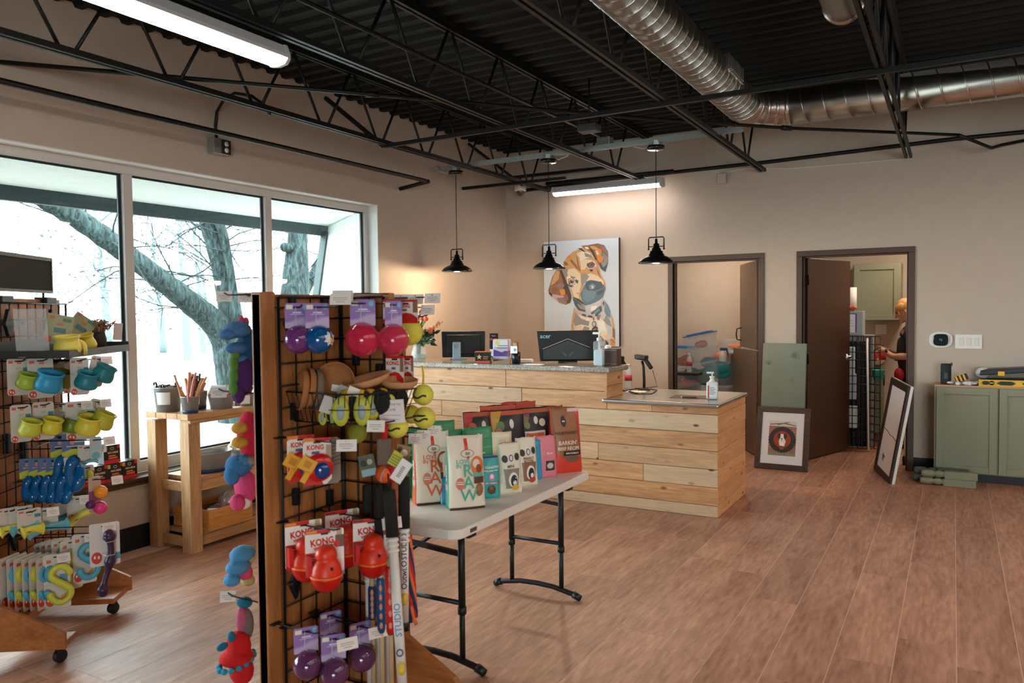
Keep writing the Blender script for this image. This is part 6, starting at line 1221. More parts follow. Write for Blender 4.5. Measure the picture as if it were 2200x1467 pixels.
# rows of pot packs: (px, py of slot, distance from grid, turn, colour, tag?)
for px, py, off, mx, c, r, w_, h_, tg, lb in (
    (38, 776, .08, .80, (160, 182, 60), .044, .085, .165, 0, 'lime pot pack in the upper pot row, deepest left'),
    (86, 775, .16, .90, SKY, .058, .10, .18, 0, 'bright blue pot pack at the front of the upper pot row'),
    (116, 778, .10, .85, (120, 128, 30), .05, .09, .16, 0, 'olive pot pack behind the bright blue one'),
    (152, 775, .15, .55, (20, 92, 140), .05, .08, .17, 1, 'dark blue pot pack turned edge on in the upper row'),
    (170, 775, .30, .95, TEALP, .05, .075, .17, 0, 'teal pot pack in the upper row, standing upright'),
    (214, 772, .36, .95, (30, 118, 128), .05, .07, .14, 1, 'teal pot pack tilted right, at the end of the upper row'),
    (44, 876, .10, .80, LIME, .045, .08, .165, 0, 'lime yellow pot pack in the lower pot row, deepest left'),
    (92, 870, .16, .85, (218, 210, 60), .045, .085, .17, 0, 'yellow pot pack in the middle of the lower pot row'),
    (132, 872, .18, .75, (120, 150, 40), .045, .08, .165, 1, 'dull green pot pack behind the big yellow lower pot'),
    (172, 868, .28, .95, (226, 212, 70), .056, .12, .18, 1, 'big yellow pot pack at the front of the lower pot row'),
    (212, 864, .34, .9, (190, 186, 60), .052, .07, .16, 1, 'lime pot pack tilted right, at the end of the lower row')):
    q = onL(px, py, off); t = potcard(lb, q, face(q, mx), c, r, w_, h_, tilt=R(16) if 'tilted' not in lb else R(10))
    if 'tilted' in lb: t.rotation_euler = (0, R(14), face(q, mx))
    lhook(q, None, .05 if tg else 0)
# blue twisted ring toys
BLR = mat('glossy_blue_rubber', (4, 96, 160), .16, coat=.5)
def twist(label, P, rz, s=1.0):
    t = thing('twist_toy', label, 'dog toy', P, rz, 'blue twisted ring toys')
    card(t, .075*s, .095*s, (90, 116, 160), [((196, 200, 60), [(-1, 0), (1, 0), (1, .38), (0, .42), (-1, .30)]), ((120, 90, 130), rect(-.9, .9, .46, .56)), ((230, 150, 140), disc(-.1, .68, .2, .10)), ((226, 220, 230), rect(-.6, .6, .50, .53))], r=.003)
    b = MB(); P_ = []
    for i in range(40):
        a = 2*PI*i/40; P_.append((.0165*s*math.sin(a)*(1+.25*math.cos(a)), -.022+.010*s*math.sin(2*a), -.082*s-.055*s+ .05*s*math.cos(a)))
    b.tube(P_, [.020*s*(1+.12*math.cos(6*PI*i/40)) for i in range(40)], 12, closed=True); b.build('ring', BLR, t); return t
for k, (px, py, off, mx, s, lb) in enumerate(((60, 1005, .05, .85, .95, 'deepest of the five small blue twist toys'), (80, 1004, .09, .85, .95, 'second of the five small blue twist toys'), (100, 1004, .13, .85, .95, 'third of the five small blue twist toys'), (117, 1004, .16, .85, .95, 'fourth of the five small blue twist toys'), (135, 1003, .20, .95, .98, 'front blue twist toy of the five, its ring facing out'), (130, 955, .18, .85, 1.15, 'large blue twist toy behind the other large one'), (157, 952, .24, .95, 1.25, 'large blue twist toy in front of the window sill'))):
    q = onL(px, py-14, off); twist(lb, q, face(q, mx), s)
    if k in (4, 6): lhook(q, None, .05)
# cyan bone packs
def cbone(label, P, rz, c, L=.13, r=.03, tilt=-8, w=.095, h=.10):
    t = thing('bone_pack', label, 'dog toy', P, rz, 'bone toys on hang cards'); card(t, w, h, CARDC, west(h), r=.006)
    M_ = Matrix.Translation((.005, -.022, .014-h*.9)) @ Matrix.Rotation(R(tilt), 4, 'Y'); P_ = []; RR = []
    for i in range(17): f = i/16*2-1; P_.append(M_ @ Vector((f*L/2, 0, .004*math.cos(3*f)))); RR.append(r*(.52+.52*abs(f)**3) if abs(f) < .85 else r*math.sqrt(max(.02, 1-((abs(f)-.85)/.155)**2))*1.0)
    MB().tube(P_, RR, 14).build('bone', potm(c), t)
    b = MB(); b.bar(M_ @ Vector((-.03, -r*.92, .003)), M_ @ Vector((-.015, -r*.92, .001)), .002, .003); b.build('groove', BLKP, t); return t
for px, py, off, mx, c, L_, tl, tg, lb in ((16, 1098, .06, .75, (220, 208, 70), .09, -4, 0, 'yellow bone pack deepest in the bone row'), (44, 1095, .10, .75, (104, 176, 194), .11, -4, 0, 'pale blue bone pack second in the bone row'), (62, 1100, .14, .7, (220, 208, 70), .09, -4, 0, 'yellow bone pack third in the bone row'), (98, 1097, .18, .92, (104, 176, 194), .175, -7, 1, 'long pale blue bone pack at the front of the bone row'), (140, 1075, .15, .8, (60, 130, 146), .12, -12, 0, 'teal bone pack between the blue and the yellow long bones'), (168, 1072, .24, .92, (226, 214, 90), .15, -28, 1, 'long yellow bone pack slanting up at the end of the row')):
    q = onL(px, py, off); cbone(lb, q, face(q, mx), c, L_, (.031 if L_ > .14 else .030), tl); lhook(q, None, .05 if tg else 0)
q = onL(186, 962, .30); cbone('small cyan bone pack hanging before the treat boxes', q, face(q, .9), (110, 170, 186), .075, .016, -14, .075, .085); lhook(q, .36, .05); q = onL(205, 945, .36); t = thing('cyan_pack', 'narrow cyan tinted packs at the end of the upper small pegs', 'dog toy', q, face(q, .8)); card(t, .05, .10, (176, 196, 200), [((110, 170, 186), disc(0, .15, .7, .16)), ((226, 180, 170), rect(-.6, 0, .7, .8))]); lhook(q, .42, .05)
q = onL(187, 1005, .26); t = thing('yellow_pack', 'lime ball pack half hidden behind the large blue twist toy', 'dog toy', q, face(q, .8)); card(t, .06, .06, CARDC, [((206, 66, 52), rect(-1, 1, .1, .5))]); MB().ball((0, -.02, -.03), .022, 14, 10).build('ball', potm((200, 204, 70)), t)
q = onL(203, 1030, .34); t = thing('ball_pack', 'orange and pink ball pack at the outer end of the pegs', 'dog toy', q, face(q, .55)); card(t, .06, .165, (196, 170, 150), [((150, 80, 130), rect(-1, 1, .3, .6))])
MB().ball((.012, -.026, -.058), .030, 16, 12).build('ball', mat('orange_rubber', (240, 150, 36), .35), t); MB().ball((.008, -.026, -.13), .030, 16, 12).build('ball', mat('pink_rubber', (222, 58, 126), .35), t); MB().ball((-.03, -.01, -.11), .02, 12, 8).build('ball', mat('plum_rubber', (90, 40, 96), .35), t); lhook(q, .44, .05)
q = onL(149, 1032, .2); t = thing('ball_pack', 'small orange ball pack behind the large blue twist toys', 'dog toy', q, face(q, .8)); card(t, .05, .05, (196, 170, 150)); MB().ball((0, -.02, -.03), .022, 14, 10).build('ball', MATS['orange_rubber'], t)
# S shaped toys on long cards
def stoy(label, P, rz, c, w=.115, h=.235, s=1.0):
    t = thing('s_toy_pack', label, 'dog toy', P, rz, 'S shaped toys on long cards'); card(t, w, h, (214, 206, 196), [((214, 70, 48), disc(-.55, .15, .36, .10)), ((244, 234, 224), disc(-.7, .17, .07, .03)), ((244, 234, 224), disc(-.42, .16, .07, .03)), ((214, 100, 80), rect(-.75, -.4, .84, .90)), ((214, 120, 100), rect(.3, .6, .84, .89)), ((96, 150, 176), rect(.2, .8, .48, .62)), ((226, 150, 60), [(.25, .22), (.75, .28), (.65, .12), (.2, .10)]), ((150, 140, 130), rect(-.4, .1, .76, .768))], r=.006)
    P_ = []; RR = []
    for i in range(34):
        f = i/33; a = R(-30)+R(230)*min(1, f*2) if f < .5 else None
        if f <= .5: a = R(10)+R(205)*(f*2); P_.append((.012+.034*s*math.cos(a), -.022, -.105*s+.034*s+.036*s*math.sin(a)))
        else: a = R(35)-R(205)*((f-.5)*2); P_.append((.012+.038*s*math.cos(a), -.022, -.105*s-.036*s+.042*s*math.sin(a)))
        RR.append(.0125*s*(1+.18*math.exp(-((f-.5)/.07)**2)+.12*math.exp(-((f)/.05)**2)+.12*math.exp(-((f-1)/.05)**2)))
    for it in range(3): P_ = [P_[0]]+[tuple((P_[i-1][k]+2*P_[i][k]+P_[i+1][k])/4 for k in range(3)) for i in range(1, 33)]+[P_[-1]]
    b = MB(); b.tube(P_, RR, 12); b.ball(P_[0], RR[0]*1.02, 12, 8); b.ball(P_[-1], RR[-1]*1.02, 12, 8); b.build('s_shape', potm(c), t); return t
YS, BS = (206, 206, 70), (86, 170, 200)
row = [(20, .03, .25, BS), (36, .055, .25, YS), (52, .08, .3, BS), (68, .105, .25, YS), (84, .13, .3, BS), (98, .155, .25, BS)]
nm = ('deepest', 'second', 'third', 'fourth', 'fifth', 'sixth')
for k, (px, off, mx, c) in enumerate(row):
    q = onL(px, 1200, off); stoy('%s %s S shaped toy pack in the near edge-on row at the bottom' % (nm[k], 'blue' if c is BS else 'yellow'), q, face(q, mx), c)
q = onL(121, 1196, .20); stoy('yellow S shaped toy pack facing out, front of the bottom row', q, face(q, 1.0), YS, .105, .25, 1.12); lhook(q, None, .055)
for k, (px, py, off, mx, c) in enumerate(((92, 1170, .06, .35, BS), (104, 1168, .09, .35, YS), (116, 1166, .12, .35, BS), (130, 1164, .15, .4, YS))):
    q = onL(px, py, off); stoy('%s S shaped toy pack in the far edge-on row, number %s from the grid' % ('blue' if c is BS else 'yellow', ('one', 'two', 'three', 'four')[k]), q, face(q, mx), c, .10, .17, .7)
q = onL(152, 1165, .22); stoy('yellow S shaped toy pack half turned, second peg of the bottom row', q, face(q, .6), YS, .10, .235, 1.0)
q = onL(180, 1152, .28); stoy('blue S shaped toy pack at the front of the second bottom peg', q, face(q, .8), BS, .10, .235, 1.05); lhook(q, None, .055)
q = onL(224, 1130, .45); t = thing('long_bone_pack', 'dark purple long bone on a white card, right end of the bottom pegs', 'dog toy', q, face(q, 1.0)); card(t, .12, .19, (222, 216, 212), [((206, 60, 48), disc(-.55, .2, .36, .14)), ((240, 230, 220), disc(-.68, .22, .07, .04)), ((240, 230, 220), disc(-.42, .21, .07, .04)), ((90, 150, 176), rect(.55, 1, .12, .28)), ((150, 150, 150), rect(.4, .8, .6, .61))], r=.006)
P_ = []; RR = []
for i in range(31): f = i/30; P_.append((.016+.012*math.sin(4.5*f)-.02*f, -.024, -.035-.25*f)); RR.append(.0135+.013*(math.exp(-((f-.04)/.07)**2)+.75*math.exp(-((f-.48)/.09)**2)+1.0*math.exp(-((f-.96)/.07)**2)))
b = MB(); b.tube(P_, RR, 14); b.ball(P_[0], RR[0], 14, 8); b.ball(P_[-1], RR[-1], 14, 8); b.build('bone', mat('plum_bone', (58, 30, 62), .35), t)
for z in (-.06, -.12): MB().tube([(-.01, -.002, z), (.0, -.044, z-.004), (.032, -.044, z-.002), (.04, -.002, z)], .0012, 4).build('tie', WHITE, t)
lhook(q, .47, .055); q = onL(205, 1145, .38); lhook(q, .44, .055)
# ------------------------------------------------------------------ timber shelf by the window, and the sill
SHW = wood('pale_timber', (150, 106, 66), (202, 158, 112), 2, .55, ((110, 64, 36), 5), .10, 3.2, .10, .08); SHX = wood('pale_timber_long', (156, 106, 62), (204, 156, 106), 1, .55, ((110, 64, 36), 6), .10, 3.2, .10, .08)
SX0, SX1, SY0, SY1, SZ = -4.60, -4.185, 3.27, 5.05, .893
sh = thing('timber_shelf', 'chunky timber shelf of treats standing at the shop window', 'shelf', (0, 0, 0))
for i in range(4):
    x0 = SX0+(SX1-SX0)*i/4; MB().box(-.0505, .0505, -(SY1-SY0)/2, (SY1-SY0)/2, -.019, .019).build('plank', SHX, sh, bevel=.003, loc=(x0+.052, (SY0+SY1)/2, SZ-.019))
o = MB().box(-.05, .05, -(SY1-SY0)/2+.01, (SY1-SY0)/2-.01, -.012, .012).build('rail', SHX, sh, bevel=.003, loc=(SX1-.04, (SY0+SY1)/2, SZ-.05))
for x in (SX0+.045, SX1-.047):
    for y in (SY0+.05, SY1-.06): MB().box(-.044, .044, -.044, .044, -.42, .42).build('post', SHW, sh, bevel=.004, loc=(x, y, .42))
for z in (.47, .115):
    for i in range(3):
        x0 = SX0+.05+(SX1-SX0-.1)*i/3; w_ = (SX1-SX0-.1)/3-.004
        MB().box(-w_/2, w_/2, -(SY1-SY0)/2+.10, (SY1-SY0)/2-.11, -.012, .012).build('shelf_board', SHX, sh, bevel=.002, loc=(x0+w_/2, (SY0+SY1)/2, z-.012))
    MB().box(-.012, .012, -(SY1-SY0)/2+.06, (SY1-SY0)/2-.06, -.032, .032).build('rail', SHX, sh, bevel=.002, loc=(SX1-.055, (SY0+SY1)/2, z-.055))
    MB().box(SX0+.05, SX1-.09, SY0+.04, SY0+.062, z-.085, z-.024).build('end_rail', SHX, sh, bevel=.002)
# buckets on the top
GALV = mat('galvanised_bucket', (176, 180, 182), .36, .55, .10, 14); NAVY = mat('navy_band', (28, 46, 84), .5)
def bucket(label, p, r0, r1, h, band=True, handle=False, labelc=None, oval=1.0, rz=0, lab=None):
    t = thing('metal_bucket', label, 'bucket', p, rz, 'galvanised treat buckets'); MB().lathe([(.0001, .004), (r0, 0), (r1, h), (r1+.004, h+.002), (r1+.002, h+.006), (r1-.003, h), (r0-.003, .008), (.0001, .008)], n=28, sx=1, sy=oval).build('pail', GALV, t)
    if band: MB().lathe([(r0+.001, 0.004), (r0+(r1-r0)*.22+.0015, h*.22)], n=28, sx=1, sy=oval).build('navy_band', NAVY, t)
    if handle:
        MB().tube([(-r1, 0, h), (-r1-.012, 0, h-.03), (-r1-.018, -.02, h*.35)], .0025, 5).build('bail', STEEL, t)
        for s in (-1,): MB().tube([(s*r1*.9, -.02, h), (s*r1*1.05, -.02, h+.03), (s*r1*1.25, -.02, h+.028), (s*r1*1.28, -.02, h+.012)], .006, 6).build('hook', BLK, t)
    if lab:
        w_, z0, z1 = lab; b = MB(); V = []; F = []; rr = lambda z: r0+(r1-r0)*z/h+.0012
        for i in range(9):
            a = -PI/2+R(30)+w_*(i/8-.5)
            for z in (z0, z1): V.append((rr(z)*math.cos(a), rr(z)*oval*math.sin(a), z))
        b.add(V, [(2*i, 2*i+2, 2*i+3, 2*i+1) for i in range(8)]); b.build('paper_label', PAPER, t)
    return t
BROWNS = [mat('chew_tan', (196, 138, 92), .6), mat('chew_brown', (112, 66, 46), .5), mat('chew_dark', (64, 36, 30), .45), mat('chew_pink', (206, 130, 112), .5), mat('chew_red', (140, 60, 50), .5)]
def chews(p, n, r, h, seed, kinds, lean=.5, label='', cat='dog chew', group=None):
    random.seed(seed)
    for i in range(n):
        a = random.random()*6.28; q = r*math.sqrt(random.random())*.8; bx, by = q*math.cos(a), q*math.sin(a); l = h*random.uniform(.75, 1.15); dx, dy = random.uniform(-lean, lean)*.5+bx*1.5, random.uniform(-lean, lean)*.4+by*1.5
        k = random.choice(kinds); b = MB(); P = []
        for j in range(6): f = j/5; P.append((bx+dx*f*l*1.2+.004*math.sin(8*f+i), by+dy*f*l*1.2, l*f))
        b.tube(P, [(.0082+.002*math.sin(5*j+i)) for j in range(6)], 7)
        tag(b.build('chew_stick', BROWNS[k], loc=p), label, cat, group)
def atS(px, py, X=-4.3): q = wx(px, py, X); return Vector((X, q.y, SZ))
p = atS(362, 886, -4.47); bucket('galvanised pail with a white label at the near end of the shelf top', p, .072, .088, .155, False, True, lab=(1.1, .05, .13)); chews(p+Vector((0, 0, .06)), 7, .06, .12, 1, [2, 2, 1], .3, 'short dark chew stick in the galvanised pail', group='dark chew sticks in the pail')
tag(MB().tube([(-.09, 0, .165), (-.05, 0, .172), (-.02, 0, .166), (.02, .0, .172)], .005, 6).build('metal_scoop', BLK, loc=p), 'black tongs lying across the rim of the galvanised pail', 'tongs')
p2 = atS(409, 890, -4.235); bucket('small bucket with a blue band holding tan chew sticks', p2, .046, .056, .105, True); chews(p2+Vector((0, 0, .03)), 15, .045, .21, 2, [0, 0, 0, 3, 1], .9, 'long tan chew stick leaning in the blue banded bucket', group='long chew sticks in the banded bucket'); 
p3 = atS(427, 880, -4.37); bucket('second blue banded bucket just behind the first, with a paper label', p3, .046, .056, .12, True, lab=(1.0, .04, .09)); chews(p3+Vector((0, 0, .06)), 14, .042, .16, 3, [2, 1, 4, 2], .35, 'dark braided chew stick in the second blue banded bucket', group='dark chew sticks in the second bucket')
p4 = atS(476, 878, -4.29); bucket('wide low bucket heaped with dark chews, middle of the shelf', p4, .070, .086, .085, False); chews(p4+Vector((0, 0, .045)), 12, .07, .06, 4, [2, 2, 1, 3], 2.2, 'dark curly chew heaped in the wide low bucket', group='dark curly chews in the wide bucket')
tag(MB(Matrix.Rotation(R(30), 4, 'Z') @ Matrix.Rotation(R(-50), 4, 'X')).box(-.05, .05, -.002, .002, -.04, .04).build('paper_sign', PAPER, loc=p4+Vector((-.0, -.03, .125))), 'white paper sign lying on the heap of dark chews', 'sign')
tag(MB().ball((0, 0, 0), (.09, .06, .05), 14, 8).build('chew_bag', mat('orange_bag', (206, 140, 110), .35, 0, .3, 30, .4), loc=p4+Vector((-.06, .02, .10))), 'orange tinted bag of chews behind the wide bucket', 'bag')
p5 = atS(530, 868, -4.24); bucket('small bucket with a printed paper label at the right of the shelf', p5, .042, .05, .085, False, lab=(1.6, .015, .075)); chews(p5+Vector((0, 0, .04)), 8, .035, .08, 5, [4, 3, 2], .5, 'reddish chew stick in the small labelled bucket', group='reddish chews in the small bucket')
t = thing('display_tray', 'dark low display tray with white side card between the buckets', 'tray', atS(512, 868, -4.36), R(90)); MB().prism([(-.08, 0), (.08, 0), (.08, .07), (-.08, .02)], -.06, .06).build('tray_body', mat('slate_tray', (52, 54, 58), .5), t); ink('side_print', [((226, 222, 220), [(-.07, .005), (.07, .005), (.07, .055), (-.07, .015)])], t, -.0605)
# middle shelf
q = wx(455, 1008, -4.33); t = bucket('oval galvanised tub with a navy band and paper label', (-4.33, q.y, .47), .118, .145, .13, True, False, oval=.66, rz=R(90), lab=None)
t.rotation_euler = (0, 0, R(84)); t.scale = (1, 1, 1)
for s in (-1, 1): MB().tube([(s*.142, -.02, .11), (s*.165, -.02, .10), (s*.168, 0, .075), (s*.165, .02, .10), (s*.142, .02, .11)], .004, 6).build('handle', STEEL, t)
q = wx(420, 985, -4.205)
M_ = Matrix.Translation((-4.2285, q.y, q.z)) @ Matrix.Rotation(R(90), 4, 'Z')
t2 = thing('paper_label', 'white paper label with black lettering stuck on the oval tub', 'label', (-4.2285, q.y-.015, q.z), R(80)); MB(Matrix.Rotation(R(-3), 4, 'Y')).box(-.042, .042, -.003, 0, -.036, .036).build('paper', PAPER, t2); text('Sweet', .021, (40, 38, 38), t2, (.004, -.0045, .012), bold=.0006); text('Peach', .021, (40, 38, 38), t2, (.004, -.0045, -.014), bold=.0006)
t = thing('square_tub', 'square galvanised tub stuffed with pale paper on the middle shelf', 'tub', (-4.34, wx(500, 990, -4.34).y+.10, .47), R(90)); b = MB(); b.add([(-.11, -.09, 0), (.11, -.09, 0), (.11, .09, 0), (-.11, .09, 0), (-.13, -.11, .12), (.13, -.11, .12), (.13, .11, .12), (-.13, .11, .12)], [(0, 3, 2, 1), (0, 1, 5, 4), (1, 2, 6, 5), (2, 3, 7, 6), (3, 0, 4, 7)]); b.build('tub_body', GALV, t, bevel=.004); b = MB(); b.add([(-.112, -.0925, .003), (.112, -.0925, .003), (-.118, -.0985, .04), (.118, -.0985, .04)], [(0, 1, 3, 2)]); b.build('navy_band', NAVY, t); MB().bar((-.05, -.106, .08), (-.05, -.1035, .065), .06, .03).build('paper_label', PAPER, t)
random.seed(4); b = MB()
for i in range(16): b.ball((random.uniform(-.09, .09), random.uniform(-.07, .07), .12+random.uniform(0, .05)), (random.uniform(.03, .05), random.uniform(.02, .04), random.uniform(.02, .04)), 7, 5)
tag(b.build('tissue_paper', mat('cream_tissue', (236, 222, 190), .7), loc=t.location, rz=R(90)), 'cream tissue paper bulging from the square tub', 'paper'); bpy.data.objects['tissue_paper'].data.polygons.foreach_set('use_smooth', [False]*len(bpy.data.objects['tissue_paper'].data.polygons))
t = thing('card_box', 'dark lidded carton at the right end of the middle shelf', 'box', (-4.42, wx(535, 960, -4.42).y+.05, .47), R(90)); MB().box(-.06, .06, -.05, .05, 0, .2).build('carton', mat('dark_carton', (60, 56, 54), .5), t, bevel=.002); MB(Matrix.Translation((0, .05, .2)) @ Matrix.Rotation(R(28), 4, 'X')).box(-.06, .06, -.10, 0, 0, .003).build('lid', MATS['dark_carton'], t)
# bottom shelf: slatted crate and bags
cy0 = wx(385, 1150, -4.2).y
t = thing('slat_crate', 'low orange pine crate of bagged treats on the bottom shelf', 'crate', (-4.37, 3.60, .115), 0); CRW = wood('crate_pine', (180, 110, 44), (220, 154, 84), 0, .5, None, .05, 4, .1, .05)
for y in (-.175, .175): MB().box(-.165, .165, -.008, .008, -.065, .065).build('end_board', CRW, t, loc=(0, y, .068), bevel=.002)
CR2 = wood('crate_pine_long', (180, 110, 44), (220, 154, 84), 1, .5, None, .05, 4, .1, .05)
for s in (-1, 1):
    for k in range(3): MB().box(-.006, .006, -.185, .185, -.018, .018).build('slat', CR2, t, loc=(s*.165, 0, .022+k*.044), bevel=.0015)
MB().box(-.16, .16, -.17, .17, 0, .008).build('base_panel', CR2, t)
for s in (1,): MB().box(.172, .176, -.18, .18, .0, .135).build('front_board', CR2, t, bevel=.002)
BAGM = mat('clear_treat_bag', (170, 140, 130), .15, alpha=.8, noise=.35, nscale=26, bump=.5, coat=.5)
for i, (x, y, s, lb) in enumerate(((-.08, -.08, 1, 'clear bag of brown treats at the near left of the crate'), (.06, -.06, 1.05, 'clear bag of brown treats at the near right of the crate'), (-.02, .08, 1.1, 'clear bag of brown treats at the far side of the crate'))):
    t = thing('treat_bag', lb, 'bag', (-4.37+x, 3.60+y, .175), i*.7, 'clear treat bags on the shelf'); b = MB(); b.ball((0, 0, 0), (.10*s, .075*s, .045*s), 14, 8); b.build('bag_body', BAGM, t); MB().box(-.03, .03, -.02, .02, .045, .047).build('paper_label', PAPER, t); b = MB()
    for k in range(9): b.ball((random.uniform(-.06, .06), random.uniform(-.04, .04), random.uniform(-.02, .025)), (.026, .014, .012), 7, 5)
    b.build('treats', BROWNS[2], t)
for i, (px, py, s, c_, lb) in enumerate(((500, 1090, 1.0, 1, 'tall clear bag of chews with a teal and white label on the bottom shelf'), (520, 1110, .9, 4, 'clear bag of reddish chews at the right of the bottom shelf'), (486, 1062, .8, 1, 'clear bag of chews lying behind the crate'))):
    q = wx(px, py+25, -4.30-.06*i); t = thing('treat_bag', lb, 'bag', (-4.30-.06*i, q.y, .115), R(60), 'clear treat bags on the shelf'); b = MB(); b.ball((0, 0, .10*s), (.08*s, .05*s, .11*s), 14, 10); b.build('bag_body', BAGM, t); b = MB(); b.box(-.04, .05, -.056*s, -.05*s, .05, .10); b.build('teal_label', mat('teal_label', (46, 120, 120), .5), t) if i == 0 else None; MB().box(-.03, .02, -.058*s, -.054*s, .02, .075).build('paper_label', PAPER, t); b = MB()
    for k in range(8): b.ball((random.uniform(-.05, .05)*s, random.uniform(-.03, .03)*s, random.uniform(.04, .17)*s), (.014, .012, .04*s), 7, 5)
    b.build('treats', BROWNS[c_], t)
# boxes on the sill
def sillbox(label, px, py, k, lvl, rz=0):
    q = wx(px, py, -4.67); t = thing('treat_carton', label, 'box', (-4.672, q.y, .468+lvl*.118), R(90)+rz, 'black and red treat cartons on the window sill'); w_, h_ = .108, .116
    MB().box(-w_/2, w_/2, -.035, .05, 0, h_).build('carton', mat('black_carton', (34, 26, 26), .4), t, bevel=.0015)
    ink('printed_front', [((206, 44, 50), rect(-w_/2, w_/2, 0, .022)), ((206, 44, 50), rect(w_/2-.02, w_/2-.002, h_-.024, h_-.002)), ((206, 190, 110), rect(-w_/2+.003, -w_/2+.022, h_-.03, h_-.006)), ((196, 180, 170), disc(.0, h_-.022, .013, .010)), ((34, 26, 26), disc(0, h_-.022, .009, .006)), ((214, 176, 80), rect(-.022, .022, .045, .052)), ((214, 50, 56), rect(-.026, .036, .026, .042)), ((230, 150, 140), rect(-.018, .030, .032, .036))], t, -.0355); text('NO-HIDE', .0165, (226, 206, 196), t, (.004, -.0368, .068), bold=.0007); return t
sillbox('treat carton at the right end of the sill row', 272, 1018, 0, 0); sillbox('treat carton second from the right in the sill row', 241, 1022, 0, 0); sillbox('treat carton third from the right in the sill row', 207, 1028, 0, 0); sillbox('treat carton half hidden behind the toys, fourth in the sill row', 172, 1034, 0, 0); sillbox('treat carton stacked on top of the sill row', 236, 1022, 0, 1, R(-3)); 
# ------------------------------------------------------------------ dog painting
YP = 8.062
c0 = wy(1170, 742, YP); c1 = wy(1329, 510, YP); PW_, PH_ = c1.x-c0.x, c1.z-c0.z
art = thing('dog_painting', 'large canvas painting of a brown puppy tilting its head, behind the counter', 'painting', (c0.x, YP, c0.z))
CANV = mat('canvas_edge', (70, 52, 46), .6); CANW = mat('pale_canvas', (212, 226, 240), .7)
MB().box(0, PW_, .002, .05, 0, PH_).build('stretcher', CANV, art); MB().box(.001, PW_-.001, 0, .002, .001, PH_-.001).build('canvas', CANW, art)
def pz(x, y):           # a point of the picture in the canvas's own x, z
    q = wy(1160+x*.17730, 500+y*.17730, YP); return (q.x-c0.x, q.z-c0.z)
G = dict(bg=(196, 208, 218), tan=(206, 164, 116), lt=(232, 214, 186), cr=(240, 230, 212), br=(150, 102, 70), dk=(74, 54, 50), gy=(150, 146, 146), bl=(110, 140, 158), nv=(66, 84, 100), og=(228, 146, 64), pk=(206, 176, 186), pu=(70, 44, 66), bk=(34, 30, 34), wh=(246, 244, 240), lg=(204, 204, 206), mv=(150, 122, 124), bb=(84, 118, 142))
